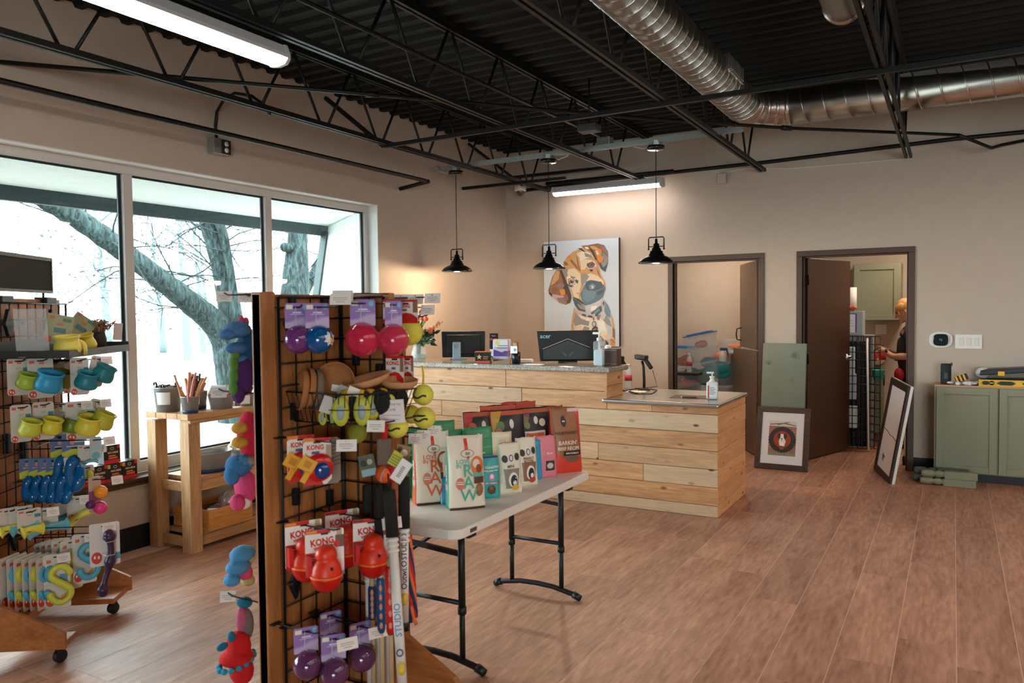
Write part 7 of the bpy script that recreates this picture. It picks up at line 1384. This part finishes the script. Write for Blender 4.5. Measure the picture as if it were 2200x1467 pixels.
PAINT_ = [
 ('lg', [(420,900),(560,960),(760,880),(800,820),(850,920),(900,1090),(912,1240),(912,1372),(640,1372),(380,1240),(385,1080)]),
 ('cr', [(470,960),(560,1010),(700,1000),(780,1080),(820,1200),(800,1330),(640,1340),(480,1240),(430,1110)]),
 ('tan', [(415,900),(440,960),(420,1040),(405,1140),(440,1240),(380,1240),(378,1130),(395,1000)]), ('og', [(405,960),(395,1060),(385,1160),(398,1160),(412,1060)]),
 ('gy', [(430,960),(500,1040),(600,1070),(590,1130),(500,1110),(430,1130),(405,1080)]), ('lt', [(440,1140),(500,1120),(520,1180),(480,1240),(400,1240)]),
 ('bl', [(790,830),(830,880),(860,960),(850,1040),(810,1010),(780,960)]), ('gy', [(800,1000),(850,1060),(870,1140),(810,1110),(770,1060)]), ('tan', [(850,960),(890,1040),(912,1160),(900,1260),(880,1180),(870,1080)]), ('og', [(850,1290),(910,1280),(912,1370),(860,1366)]), ('br', [(880,1140),(912,1180),(912,1290),(880,1260)]), ('br', [(850,1300),(880,1310),(905,1340),(905,1320),(870,1292)]),
 ('lt', [(780,1240),(860,1230),(850,1290),(800,1300)]), ('gy', [(540,1130),(600,1150),(590,1220),(520,1240),(500,1200)]), ('wh', [(700,1070),(780,1080),(800,1180),(720,1200)]), ('dk', [(790,1290),(830,1330),(830,1370),(800,1350)]), ('gy', [(650,1260),(740,1250),(790,1310),(800,1372),(700,1372)]), ('wh', [(560,1020),(600,1030),(590,1070),(550,1060)]), ('mv', [(690, 1000), (740, 990), (720, 1060), (690, 1050)]),
 # head
 ('tan', [(330,290),(400,230),(470,200),(560,160),(640,200),(700,330),(740,500),(790,600),(800,680),(760,800),(640,860),(520,900),(420,840),(380,720),(330,600),(250,470),(290,350)]),
 ('lt', [(350,440),(420,430),(490,500),(500,620),(470,760),(540,830),(470,830),(410,770),(390,700),(340,620),(320,520)]),
 ('cr', [(450,250),(520,220),(600,240),(650,300),(560,310),(490,350),(450,310)]), ('lt', [(480,350),(560,320),(640,330),(600,370),(560,420),(520,480),(490,430)]), ('tan', [(390,260),(440,230),(480,300),(500,420),(480,460),(430,380),(370,310)]), ('br', [(335,290),(360,280),(400,340),(450,400),(480,460),(440,430),(380,360)]), ('og', [(330,285),(370,275),(390,330),(350,330)]), ('br', [(440,260),(455,300),(470,380),(495,460),(480,462),(455,390)]),
 ('gy', [(540,240),(620,270),(650,310),(600,300),(550,290)]), ('dk', [(460,190),(500,185),(560,240),(530,230)]), ('br', [(500,160),(570,150),(640,200),(660,260),(610,230),(560,200)]), ('wh', [(540,170),(580,172),(600,200),(560,196)]), ('lt', [(455, 240), (490, 250), (470, 290), (450, 270)]), ('br', [(290, 345), (330, 360), (350, 390), (300, 400)]), ('gy', [(260, 420), (330, 430), (340, 520), (300, 560), (265, 500)]), ('lt', [(330, 480), (430, 450), (470, 520), (430, 530), (350, 540)]),
 # right ear
 ('br', [(580,150),(700,128),(780,150),(825,230),(828,360),(795,475),(740,440),(690,340),(640,230)]), ('og', [(660,170),(740,200),(770,300),(750,390),(700,330),(680,250)]), ('mv', [(740,140),(800,190),(825,270),(790,240),(750,200)]), ('gy', [(770,240),(825,300),(822,380),(770,330)]), ('lt', [(670,220),(700,215),(720,260),(690,270)]), ('bl', [(740,240),(770,250),(765,280),(745,290)]), ('nv', [(720,370),(790,340),(826,370),(795,475),(745,440)]), ('gy', [(740,370),(800,330),(815,380),(770,420)]), ('dk', [(600,180),(640,210),(690,320),(680,340),(640,260)]), ('tan', [(600,165),(650,160),(700,180),(690,210),(640,200)]),
 # left ear
 ('br', [(200,450),(250,450),(310,560),(360,700),(388,790),(370,850),(320,872),(240,850),(150,780),(100,700),(120,640),(150,540)]), ('tan', [(205,455),(240,470),(230,560),(170,620),(130,640),(160,540)]), ('dk', [(240,450),(265,450),(320,580),(350,660),(385,760),(370,840),(330,860),(320,760),(280,680),(300,640)]), ('mv', [(130,650),(200,640),(260,600),(300,640),(270,690),(200,740),(130,740)]), ('og', [(240,690),(300,680),(310,740),(260,770)]), ('pk', [(120,740),(200,750),(300,770),(280,830),(220,830),(150,780)]), ('br', [(150,660),(210,650),(240,700),(190,740),(140,720)]), ('mv', [(200,790),(320,780),(330,860),(240,850)]), ('dk', [(110,710),(150,740),(150,780),(110,740)]), ('br', [(280,790),(330,740),(350,800),(320,840)]),
 # muzzle
 ('lt', [(520,520),(620,490),(700,520),(760,570),(790,620),(720,640),(600,600),(540,640),(510,600)]), ('gy', [(500,500),(560,490),(600,530),(560,590),(520,640),(500,600)]),
 ('bb', [(560,590),(620,570),(720,590),(790,640),(795,690),(760,790),(680,840),(580,870),(510,830),(490,740),(530,660)]), ('bl', [(520,690),(600,680),(680,720),(660,800),(580,840),(520,800)]), ('nv', [(560,610),(600,580),(670,580),(740,610),(770,660),(700,690),(640,700),(580,700),(556,660)]), ('bl', [(590,640),(640,610),(680,640),(660,680),(610,690)]), ('nv', [(660,600),(740,590),(760,620),(700,630)]), ('lg', [(620,640),(650,640),(655,670),(630,680)]), ('nv', [(700,710),(780,680),(770,720),(720,760),(680,740)]), ('bb', [(480,800),(540,850),(640,860),(560,880),(470,850),(400,790)]), ('nv', [(395,780),(440,820),(520,880),(560,960),(470,940),(425,880)]), ('gy', [(450,860),(540,890),(560,940),(490,920)]), ('lg', [(560,880),(700,850),(760,780),(740,880),(640,960),(560,950)]), ('wh', [(620,890),(700,880),(680,930),(620,950)]), ('og', [(770,580),(795,610),(798,660),(780,640)]), ('tan', [(470,720),(490,790),(540,850),(500,830),(420,760),(440,730)]), ('dk', [(395,770),(470,800),(540,850),(530,862),(450,820)]), ('lt', [(400,710),(470,750),(480,800),(420,770)]),
 # eyes
 ('cr', [(330,540),(390,520),(440,560),(440,640),(380,660),(340,620)]), ('dk', [(345,560),(400,545),(432,580),(428,630),(380,645),(350,620)]), ('wh', [(352,570),(395,550),(428,590),(420,628),(372,630)]), ('br', [(358,575),(395,560),(420,590),(412,618),(370,618)]), ('bk', [(372,578),(398,574),(404,598),(380,606)]), ('wh', [(388,574),(396,574),(396,584),(388,584)]), ('nv', [(330,610),(370,640),(420,650),(380,662),(340,640)]), ('nv', [(430, 560), (470, 580), (460, 620), (436, 600)]), ('mv', [(370, 520), (440, 540), (420, 556), (380, 545)]),
 ('lt', [(560,350),(660,340),(690,400),(660,440),(590,440),(560,400)]), ('nv', [(575,370),(640,350),(672,380),(670,430),(600,430),(570,400)]), ('br', [(590,375),(640,360),(655,390),(640,420),(600,420)]), ('bk', [(605,372),(635,370),(640,392),(615,398)]), ('wh', [(616,376),(624,376),(624,384),(616,384)]), ('pk', [(590,430),(650,420),(668,380),(676,390),(660,440),(610,445)]), ('pu', [(600,445),(650,440),(670,460),(620,470)]), ('og', [(510, 440), (540, 450), (560, 480), (520, 480)]), ('tan', [(640, 440), (700, 450), (740, 540), (690, 510), (650, 490)]), ('br', [(690, 420), (720, 480), (745, 560), (730, 540), (700, 480)]),
 # collar
 ('pk', [(425,920),(470,960),(560,990),(640,1010),(640,1036),(540,1020),(470,990),(430,950)]), ('pu', [(490,975),(560,990),(640,1008),(638,1030),(560,1016),(500,995)]), ('pk', disc(500,985,16,12,8)), ('pk', disc(575,1002,18,12,8)), ('nv', [(620,970),(740,880),(755,940),(690,1010),(650,1020)]), ('bl', [(650,960),(720,910),(730,940),(670,990)]), ('pk', [(750,860),(780,800),(785,880),(760,920)]), ('pu', [(765,850),(780,815),(782,860),(770,890)]), ('lg', disc(655,1000,20,22,10)), ('pk', disc(655,1000,12,13,10)), ('mv', [(645,1020),(660,1020),(664,1060),(645,1060)]), ('dk', disc(660,1105,26,36,10)), ('lg', disc(660,1105,18,27,10)),
 ('pu', [(640,1150),(680,1130),(706,1150),(690,1215),(668,1242),(635,1230),(622,1200)]), ('pk', [(650,1172),(688,1156),(690,1163),(652,1180)]), ('pk', [(636,1206),(692,1180),(694,1190),(640,1216)])]
ink('painted_puppy', [(G[k], [pz(x, y) for x, y in pl]) for k, pl in PAINT_], art, 0, .00008)
# ------------------------------------------------------------------ things leaning by the doorways
FR = wood('dark_frame_wood', (52, 38, 32), (84, 62, 52), 0, .4, None, .06, 6, .1, .08)
a = Vector((-1.655, 7.63, 0)); tl = wy(1628, 873, 7.80); tr = wy(1738, 880, 7.80)
w_ = .487; h_ = tl.z/math.cos(math.atan2(.17, tl.z)); lean = math.atan2(.17, tl.z)
t = thing('framed_photo', 'dark framed photograph of a dog in a tyre leaning below the green board', 'picture frame', (-1.411, 7.63, .003), 0, None, rot=(-lean, 0, R(0)))
f = .052; hw_ = w_/2
b = MB()
for p in ([(-hw_, 0), (hw_, 0), (hw_-f, f), (-hw_+f, f)], [(hw_, 0), (hw_, h_), (hw_-f, h_-f), (hw_-f, f)], [(hw_, h_), (-hw_, h_), (-hw_+f, h_-f), (hw_-f, h_-f)], [(-hw_, h_), (-hw_, 0), (-hw_+f, f), (-hw_+f, h_-f)]): b.prism(p, -.006, .02)
b.build('frame', FR, t, bevel=.004, fix=True); MB().box(-hw_+.02, hw_-.02, .004, .012, .02, h_-.02).build('mount', mat('white_mount', (222, 220, 226), .6), t)
cz = h_*.50; ir = lambda x0, x1, z0, z1: rect(x0, x1, cz+z0, cz+z1)
def tyre(r): return disc(0, cz-.012, r, r*1.0, 28)
TRD = [((40, 38, 38), [(r0*math.cos(a), cz-.012+r0*math.sin(a)), (r1*math.cos(a+.04), cz-.012+r1*math.sin(a+.04)), (r1*math.cos(a+.14), cz-.012+r1*math.sin(a+.14)), (r0*math.cos(a+.10), cz-.012+r0*math.sin(a+.10))]) for a in [i*.2094 for i in range(30)] for r0, r1 in ((.118, .128),)]
ink('printed_photo', [((150, 66, 40), ir(-.125, .125, -.165, .165)), ((206, 198, 190), ir(-.125, .125, .115, .165)), ((90, 76, 66), [(-.12, cz+.125), (0, cz+.14), (.12, cz+.122), (.12, cz+.13), (.02, cz+.15), (-.12, cz+.135)]), ((70, 60, 52), [(-.06, cz+.13), (.05, cz+.16), (.07, cz+.16), (-.04, cz+.126)]), ((176, 84, 52), ir(-.125, -.06, -.1, .06)), ((170, 80, 50), ir(.05, .125, -.05, .08)), ((110, 120, 70), ir(-.125, .125, -.165, -.135)), *TRD, ((42, 40, 40), tyre(.120)), ((64, 58, 56), tyre(.100)), ((44, 40, 40), tyre(.095)), ((160, 62, 38), tyre(.080)),
  ((232, 226, 220), [(-.022, cz-.07), (.022, cz-.075), (.034, cz-.03), (.02, cz+.0), (-.02, cz+.005), (-.03, cz-.03)]), ((60, 48, 46), [(-.045, cz+.02), (-.038, cz+.05), (-.02, cz+.045), (-.01, cz+.02), (-.02, cz-.005), (-.04, cz)]), ((60, 48, 46), [(.045, cz+.02), (.034, cz+.05), (.014, cz+.04), (.008, cz+.018), (.02, cz-.005), (.036, cz)]), ((240, 236, 232), [(-.014, cz+.042), (.01, cz+.042), (.016, cz), (0, cz-.018), (-.018, cz)]), ((30, 26, 28), disc(-.002, cz-.004, .008, .006, 8)), ((226, 130, 140), disc(-.002, cz-.018, .006, .008, 8)), ((250, 246, 240), disc(.002, cz-.055, .018, .014, 10)), ((120, 90, 80), ir(-.02, .02, -.105, -.09))], t, .0038)
text('~', .02, (150, 140, 140), t, (.1, .0025, cz-.19))
MB().box(-hw_+f*.7, hw_-f*.7, .0002, .0012, f*.7, h_-f*.7).build('glazing', mat('picture_glass', (250, 250, 255), .03, alpha=.06), t)
q0 = wy(1640, 738, 8.06); q1 = wy(1734, 738, 8.06); q2 = wy(1636, 878, 7.93)
hb = 1.19; lean = math.atan2(.19, hb)
t = thing('green_board', 'sage green painted board with wear spots leaning between the two doorways', 'board', (q0.x, 7.865, .002), 0, None, rot=(-lean, 0, 0)); bw = q1.x-q0.x
MB().box(0, bw, 0, .018, 0, hb).build('board', mat('worn_sage_paint', (124, 134, 120), .35, 0, .07, 5), t, bevel=.002)
random.seed(2)
def spot(x, z, r, n=14): return [(x+r*random.uniform(.6, 1.1)*math.cos(2*PI*i/n), z+r*random.uniform(.6, 1.1)*math.sin(2*PI*i/n)) for i in range(n)]
ink('wear_spots', [((112, 124, 108), spot(bw*.74, hb*.90, .05)), ((92, 96, 84), spot(bw*.74, hb*.90, .026)), ((104, 116, 102), spot(bw*.14, hb*.84, .03)), ((84, 90, 80), spot(bw*.15, hb*.83, .014)), ((84, 84, 74), spot(bw*.84, hb*.875, .008)), ((130, 118, 96), spot(bw*.68, hb*.70, .02)), ((110, 96, 80), spot(bw*.71, hb*.69, .009)), ((150, 120, 100), rect(0, .006, 0, hb)), ((84, 92, 80), rect(bw-.006, bw, 0, hb))], t, 0)
# white framed panel
BLp = Vector((-.636, 8.06, .004)); BRp = Vector((-.459, 7.432, .004)); TLp = wy(1925, 812, 8.04); TRp = wy(1966, 827, 7.41)
xa = (BRp-BLp); wdt = xa.length; xa.normalize(); za = ((TLp+TRp)/2-(BLp+BRp)/2); hgt = za.length; za.normalize(); ya = za.cross(xa).normalized()
t = bpy.data.objects.new('whiteboard', None); col.objects.link(t); tag(t, 'white panel in a dark frame with a small blue star leaning at the right doorway', 'panel')
t.matrix_world = Matrix(((xa.x, ya.x, za.x, BLp.x), (xa.y, ya.y, za.y, BLp.y), (xa.z, ya.z, za.z, BLp.z), (0, 0, 0, 1)))
MB().box(0, wdt, .006, .03, 0, hgt).build('white_back', WHITE, t, bevel=.002); b = MB(); f = .06
for q in ((0, wdt, 0, f), (0, wdt, hgt-f, hgt), (0, f, f, hgt-f), (wdt-f, wdt, f, hgt-f)): b.box(q[0], q[1], -.012, .006, q[2], q[3])
b.build('frame', mat('dark_brown_frame', (52, 38, 34), .45), t); MB().box(f, wdt-f, .0, .0055, f, hgt-f).build('panel_face', mat('pale_panel', (222, 216, 220), .6), t)
st = [(.22+.05*(1 if i % 2 == 0 else .42)*math.cos(PI/2+i*PI/5), .17+.055*(1 if i % 2 == 0 else .42)*math.sin(PI/2+i*PI/5)) for i in range(10)]
ink('painted_star', [((40, 110, 170), st), ((90, 170, 120), disc(.27, .18, .012))], t, -.0002); b = MB(); b.tube([(f, -.001, hgt*.47), (wdt*.35, -.001, hgt*.46), (wdt*.5, -.001, hgt*.44), (wdt*.62, -.001, hgt*.45), (wdt-f, -.001, hgt*.425)], .003, 4); b.build('crack', BLKP, t)
for x in (-.30, -.26):
    pass
t = thing('tripod_legs', 'pale poles with black rubber feet standing behind the white panel', 'tripod', (-.40, 8.42, 0)); MB().cyl((0, 0, .0), (.03, .1, 1.35), .014, n=8).build('leg', WHITE, t); MB().cyl((.06, -.05, 0), (.06, .05, 1.3), .014, n=8).build('leg', WHITE, t); MB().cyl((0, 0, 0), (0, .004, .08), .022, n=8).build('rubber_foot', BLKP, t); MB().cyl((.06, -.05, 0), (.06, -.046, .08), .022, n=8).build('rubber_foot', BLKP, t)
# ------------------------------------------------------------------ cabinet at the right
CX0, CF = -.142, 7.79
t = thing('floor_cabinet', 'sage green cabinet with shaker doors at the right edge, tools on top', 'cabinet', (CX0, CF, 0))
CW_ = 1.40; MB().box(0, CW_, 0, 8.115-CF, .078, .828).build('carcass', SAGE, t, bevel=.002); MB().box(0.0, CW_, .004, 8.11-CF, .828, .838).build('raw_top', mat('raw_plywood', (206, 160, 130), .6), t)
MB().box(.13, CW_, .06, 8.11-CF, 0, .078).build('plinth', BLKP, t)
for k in range(3):
    x0 = .016+k*.468; b = MB(); shaker(b, x0, x0+.455, 0, .088, .822, .058); b.build('door', SAGE, t, bevel=.002)
# turned legs under the cabinet
def turned(label, p, rz, m):
    t = thing('turned_leg', label, 'turned leg', p, rz, 'turned table legs under the cabinet'); M_ = Matrix.Rotation(PI/2, 4, 'Y')
    MB(M_).lathe([(.0001, -.12), (.024, -.118), (.03, -.10), (.033, -.06), (.030, -.03), (.020, -.012), (.030, .0), (.031, .03), (.022, .048), (.030, .055), (.030, .06)], n=16).build('turned_end', m, t); MB().box(.06, .30, -.031, .031, -.031, .031).build('square_end', m, t, bevel=.002); return t
M1 = mat('sage_leg_paint', (136, 140, 116), .5); M2 = mat('dark_sage_leg', (86, 98, 90), .5)
q = wz(1998, 1042, .0)
turned('pale green turned leg lowest in the pile under the cabinet', (q.x+.04, q.y+.035, .032), 0, M1); turned('pale green turned leg on top of the lowest one', (q.x+.05, q.y+.035, .095), R(1), M1)
turned('dark green turned leg lower at the back of the pile', (q.x-.02, q.y+.15, .032), 0, M2); turned('dark green turned leg upper at the back of the pile', (q.x-.01, q.y+.15, .095), R(-1), M2)
# tools on the cabinet
ZCt = .838
def onC(px, Y): return Vector((wy(px, 820, Y).x, Y, ZCt))
t = thing('speaker', 'dark blue black cylindrical speaker standing on the cabinet', 'speaker', onC(2032, 7.92)); MB().lathe([(.0001, 0), (.038, 0), (.042, .012), (.042, .165), (.038, .18), (.0001, .181)], n=24).build('speaker_body', mat('navy_mesh', (38, 46, 54), .7, 0, .15, 220, .3), t); MB().tube([(.03, -.02, .175), (.045, -.02, .19), (.046, -.02, .165)], .006, 6).build('strap', BLKP, t); MB().box(-.014, .014, -.044, -.040, .05, .10).build('badge', mat('grey_badge', (70, 76, 84), .5), t)
t = thing('strap_winder', 'yellow and black ratchet tool lying on clear plastic wrap', 'tool', onC(2068, 7.88)+Vector((0, 0, .038)), 0, None, rot=(0, R(-22), R(0)))
MB().box(-.05, .05, -.03, .03, 0, .05).build('tool_body', BLKP, t, bevel=.008); b = MB()
for x in (-.036, -.006, .024): b.box(x-.008, x+.008, -.033, .033, -.002, .053)
b.build('yellow_bands', mat('tool_yellow', (236, 184, 40), .4), t, bevel=.004)
random.seed(6); b = MB()
for i in range(15): b.ball((random.uniform(-.10, .13), random.uniform(-.05, .05), random.uniform(.008, .022)), (random.uniform(.02, .045), random.uniform(.02, .03), random.uniform(.008, .02)), 7, 5)
o = tag(b.build('plastic_wrap', mat('crinkled_wrap', (228, 228, 230), .25, 0, .2, 60, .6), loc=onC(2066, 7.87)), 'crumpled clear plastic wrap on the cabinet beside the speaker', 'wrap')
tag(MB().ball((0, 0, 0), (.06, .04, .05), 10, 7).build('plastic_bag', mat('white_plastic_bag', (214, 214, 216), .3, 0, .2, 50, .7), loc=onC(2112, 8.0)+Vector((0, 0, .10))), 'white plastic bag bundled at the left end of the tool box', 'bag')
tag(MB().tube([(.0, 0, .01), (.03, .0, .03), (.09, .01, .012), (.15, .0, .04)], .004, 5).build('coloured_wires', mat('green_wire', (150, 170, 60), .5), loc=onC(2060, 7.95)), 'thin green yellow wire loose on the cabinet', 'wire')
t = thing('tool_box', 'black tool case with a yellow latch, lid ajar, on the cabinet', 'tool box', onC(2108, 7.97)); MB().prism([(0, 0), (.62, 0), (.62, .07), (.0, .05)], -.07, .12).build('case', BLKP, t, bevel=.006); MB(Matrix.Rotation(R(-3), 4, 'Y')).prism([(-.01, .085), (.0, .125), (.05, .135), (.62, .15), (.62, .115)], -.075, .12).build('lid', BLKP, t, bevel=.006); MB().box(.12, .17, -.084, -.07, .085, .125).build('latch', mat('tool_yellow', (236, 184, 40), .4), t, bevel=.005)
for x in (.06, .16, .3): MB().box(x, x+.045, -.0735, -.07, .015, .03).build('badge', mat('grey_badge', (70, 76, 84), .5), t)
t = thing('spirit_level', 'yellow spirit level with dark grips lying in front of the tool case', 'level', onC(2103, 7.825)); LV = mat('level_yellow', (240, 190, 36), .35)
b = MB(); b.box(0, .62, 0, .022, 0, .010); b.box(0, .62, 0, .022, .045, .055); b.box(0, .62, .008, .014, .01, .045); b.box(0, .012, 0, .022, .01, .045); b.build('rail', LV, t, bevel=.001)
for x, w_ in ((.03, .04), (.15, .10), (.33, .09)): MB().prism([(x-w_*.2, .028), (x+w_*.1, .044), (x+w_*.9, .044), (x+w_*1.2, .028), (x+w_*.9, .012), (x+w_*.1, .012)], .0, .007).build('grip', BLKP, t)
MB().lathe([(.019, 0), (.019, .01), (.0001, .011)], n=16, M=Matrix.Translation((.095, .008, .028)) @ Matrix.Rotation(PI/2, 4, 'X')).build('vial_hub', BLKP, t); MB().cyl((.08, -.003, .028), (.11, -.003, .028), .006, n=8).build('vial', mat('green_vial', (190, 206, 90), .1), t); text('STANLEY', .016, (40, 36, 30), t, (.20, -.0012, .028))
# wall plates
q = wy(2021, 730, 8.10); t = thing('thermostat', 'white rounded thermostat with a dark glossy screen on the back wall', 'thermostat', (q.x, 8.118, q.z)); b = MB()
def squircle(w_, h_, n=28, e=3.2): return [(w_*math.copysign(abs(math.cos(a))**(2/e), math.cos(a)), h_*math.copysign(abs(math.sin(a))**(2/e), math.sin(a))) for a in [2*PI*i/n for i in range(n)]]
MB().prism(squircle(.095, .072, e=2.6), -.012, 0).build('wall_plate', WHITE, t, bevel=.003, fix=True); MB().prism(squircle(.060, .054, e=3.4), -.03, -.012).build('body', mat('black_gloss', (16, 34, 42), .06, coat=.6), t, bevel=.004, fix=True); text('72', .026, (150, 190, 200), t, (0, -.0315, .0))
q = wy(2081, 734, 8.10); t = thing('switch_plate', 'white triple rocker switch plate on the back wall', 'light switch', (q.x, 8.118, q.z)); MB().box(-.105, .105, -.006, 0, -.064, .064).build('plate', WHITE, t, bevel=.003)
for x in (-.058, 0, .058): MB().box(x-.018, x+.018, -.011, -.006, -.036, .036).build('rocker', mat('rocker_white', (226, 224, 222), .35), t, bevel=.002)
# ------------------------------------------------------------------ woman with a phone beyond the right doorway
WX, WY = wy(1950, 700, 9.5).x+.03, 9.5
t = thing('person', 'blond person in a dark grey shirt looking down at a phone beyond the right doorway', 'person', (WX, WY, 0))
SKIN = mat('skin', (214, 160, 134), .5); SHIRT = mat('charcoal_shirt', (52, 50, 52), .85, 0, .06, 40); HAIR = mat('blond_hair', (196, 146, 84), .6, 0, .2, 60, .5, stretch=(1, 1, .2)); TROU = mat('black_trousers', (26, 26, 28), .85)
def skin_obj(name, verts, edges, radii, m, root=0, sub=2):
    me = bpy.data.meshes.new(name); me.from_pydata(verts, edges, []); me.materials.append(m); o = bpy.data.objects.new(name, me); col.objects.link(o); o.parent = t
    s = o.modifiers.new('skin', 'SKIN'); s.use_smooth_shade = True
    for i, r in enumerate(radii):
        v = me.skin_vertices[0].data[i]; v.radius = r if isinstance(r, tuple) else (r, r)
        v.use_root = (i == root)
    k = o.modifiers.new('sub', 'SUBSURF'); k.levels = sub; k.render_levels = sub; return o
# she faces -x (towards the worktop), head bowed; heights for a 1.58 m figure
V = [(.02, 0, .80), (.01, 0, .92), (.0, 0, 1.06), (.01, 0, 1.20), (.015, 0, 1.27), (.0, 0, 1.33), (-.03, 0, 1.40),
     (.02, .09, .74), (.0, .10, .44), (.03, .10, .09), (-.08, .11, .035),
     (.02, -.09, .74), (-.02, -.10, .44), (.01, -.10, .09), (-.10, -.11, .035),
     (.015, .15, 1.23), (.02, .20, 1.00), (-.17, .14, 1.00), (-.24, .09, 1.06),
     (.015, -.15, 1.23), (.02, -.20, 1.00), (-.17, -.13, .99), (-.25, -.06, 1.05)]
E = [(0,1),(1,2),(2,3),(3,4),(4,5),(5,6),(0,7),(7,8),(8,9),(9,10),(0,11),(11,12),(12,13),(13,14),(4,15),(15,16),(16,17),(17,18),(4,19),(19,20),(20,21),(21,22)]
RR = [(.13,.15),(.125,.14),(.13,.14),(.12,.14),(.075,.10),.05,.045,.085,.06,.045,.035,.085,.06,.045,.035,.058,.045,.036,.026,.058,.045,.036,.026]
body = skin_obj('body', V, E, RR, SKIN)
bpy.context.view_layer.update()
me = bpy.data.meshes.new_from_object(body.evaluated_get(bpy.context.evaluated_depsgraph_get())); bpy.data.objects.remove(body)
me.materials.clear(); me.materials.append(SKIN)
body = bpy.data.objects.new('body', me); col.objects.link(body); body.parent = t
def cloth(name, test, off, m):
    """clothes: the body's own surface in one region, lifted outwards"""
    vs = {}; V2 = []; F2 = []
    for p in me.polygons:
        if not test(p.center): continue
        f = []
        for i in p.vertices:
            if i not in vs: v = me.vertices[i]; vs[i] = len(V2); V2.append(v.co+v.normal*off)
            f.append(vs[i])
        F2.append(f)
    b = MB(); b.add(V2, F2, True); o = b.build(name, m, t); k = o.modifiers.new('cloth', 'SOLIDIFY'); k.thickness = .006; return o
cloth('shirt', lambda c: .84 < c.z < 1.335 and c.x > -.145 and not (c.z < 1.09 and abs(c.y) > .155), .011, SHIRT)
cloth('trousers', lambda c: .06 < c.z < .86, .009, TROU)
for s in (.10, -.10): MB().ball((-.05, s, .035), (.12, .045, .04), 12, 8).build('shoe', BLKP, t)
Mh = Matrix.Translation((-.055, 0, 1.475)) @ Matrix.Rotation(R(-24), 4, 'Y')
b = MB(Mh); b.ball((0, 0, .02), (.092, .075, .105), 20, 14); b.ball((-.035, 0, -.05), (.055, .052, .055), 14, 10); b.ball((-.094, 0, -.012), (.018, .013, .02), 10, 8); b.ball((-.085, 0, -.055), (.012, .024, .008), 10, 6); b.ball((-.082, 0, -.068), (.013, .022, .008), 10, 6); b.ball((-.07, 0, -.09), (.022, .025, .018), 10, 6)
for s in (-1, 1): b.ball((.01, s*.074, -.005), (.018, .01, .03), 10, 8)
b.build('head', SKIN, t)
for s in (-1, 1): MB(Mh).ball((-.082, s*.032, .018), (.010, .014, .009), 10, 6).build('eye', mat('eye', (60, 46, 40), .2), t); MB(Mh).ball((-.086, s*.032, .040), (.008, .02, .004), 8, 5).build('eyebrow', mat('brow', (140, 100, 66), .7), t)
b = MB(Mh); b.ball((.022, 0, .045), (.096, .084, .098), 18, 12); b.ball((.075, 0, .0), (.05, .065, .08), 14, 10); b.ball((.11, 0, .06), (.045, .045, .045), 12, 8)
for s in (-1, 1): b.ball((-.02, s*.066, .06), (.06, .022, .045), 12, 8); b.tube([Mh.inverted() @ (Mh @ Vector((-.05, s*.06, .07))), (-.062, s*.074, .0), (-.055, s*.07, -.06)], [.012, .009, .004], 6)
b.build('hair', HAIR, t)
# hands closed on the phone
ph = Vector((-.315, 0, 1.075)); Mp = Matrix.Translation(ph) @ Matrix.Rotation(R(-34), 4, 'Y')
pt = thing('phone', 'dark phone held in both hands by the person', 'phone', Vector((WX, WY, 0))+ph, 0, None, rot=(0, R(-34), 0)); MB().box(-.075, .06, -.036, .036, -.004, .004).build('phone_body', mat('phone_grey', (60, 58, 62), .25), pt, bevel=.003); ink('screen', [((150, 170, 190), rect(-.03, .03, -.06, .06))], pt, 0, .0001, Matrix.Translation((-.008, 0, .0045)) @ Matrix.Rotation(-PI/2, 4, 'X') @ Matrix.Rotation(PI/2, 4, 'Y'))
for s in (1, -1):
    b = MB(); wr = Vector((-.245, s*.075, 1.055)); b.tube([wr, wr+Vector((-.03, -s*.015, .0)), wr+Vector((-.06, -s*.026, -.004))], [.024, .030, .026], 10)
    for k in range(4):
        r0 = wr+Vector((-.055-.012*k+.01, -s*.02, -.008-.002*k)); l = (.030, .034, .032, .026)[k]
        b.tube([r0, r0+Vector((-.016, -s*.012, -.012)), r0+Vector((-.016-l*.3, -s*(.012+l*.5), -.014)), r0+Vector((-.014-l*.3, -s*(.014+l*.8), -.004))], [.0088, .0084, .0078, .0062], 7)
    b.tube([wr+Vector((-.02, -s*.012, .018)), wr+Vector((-.046, -s*.014, .034)), wr+Vector((-.066, -s*.022, .034))], [.011, .0095, .0075], 7)
    b.build('hand', SKIN, t)
MB().lathe([(.031, -.012), (.033, 0), (.031, .012)], n=14, M=Matrix.Translation((-.222, -.085, 1.035)) @ Matrix.Rotation(R(60), 4, 'Y')).build('watch_band', BLKP, t)
tag(MB().ball((0, 0, 0), (.05, .05, .075), 12, 8).build('treat_pouch', mat('red_pouch', (176, 30, 50), .6), loc=(WX-.10, WY-.17, .80)), 'red waist pouch hanging on the person\'s hip', 'pouch')
# bases of things whose parts were laid out in room coordinates
for o in list(col.objects):
    if o.type == 'EMPTY' and o.parent is None and o.location.length < 1e-6 and o.get('category'):
        ks = [c for c in bpy.data.objects if c.parent is o]
        if not ks: continue
        bpy.context.view_layer.update()
        P = [c.matrix_world @ Vector(v) for c in ks for v in c.bound_box]
        base = Vector(((min(p.x for p in P)+max(p.x for p in P))/2, (min(p.y for p in P)+max(p.y for p in P))/2, min(p.z for p in P)))
        o.location = base
        for c in ks: c.location = c.location-base
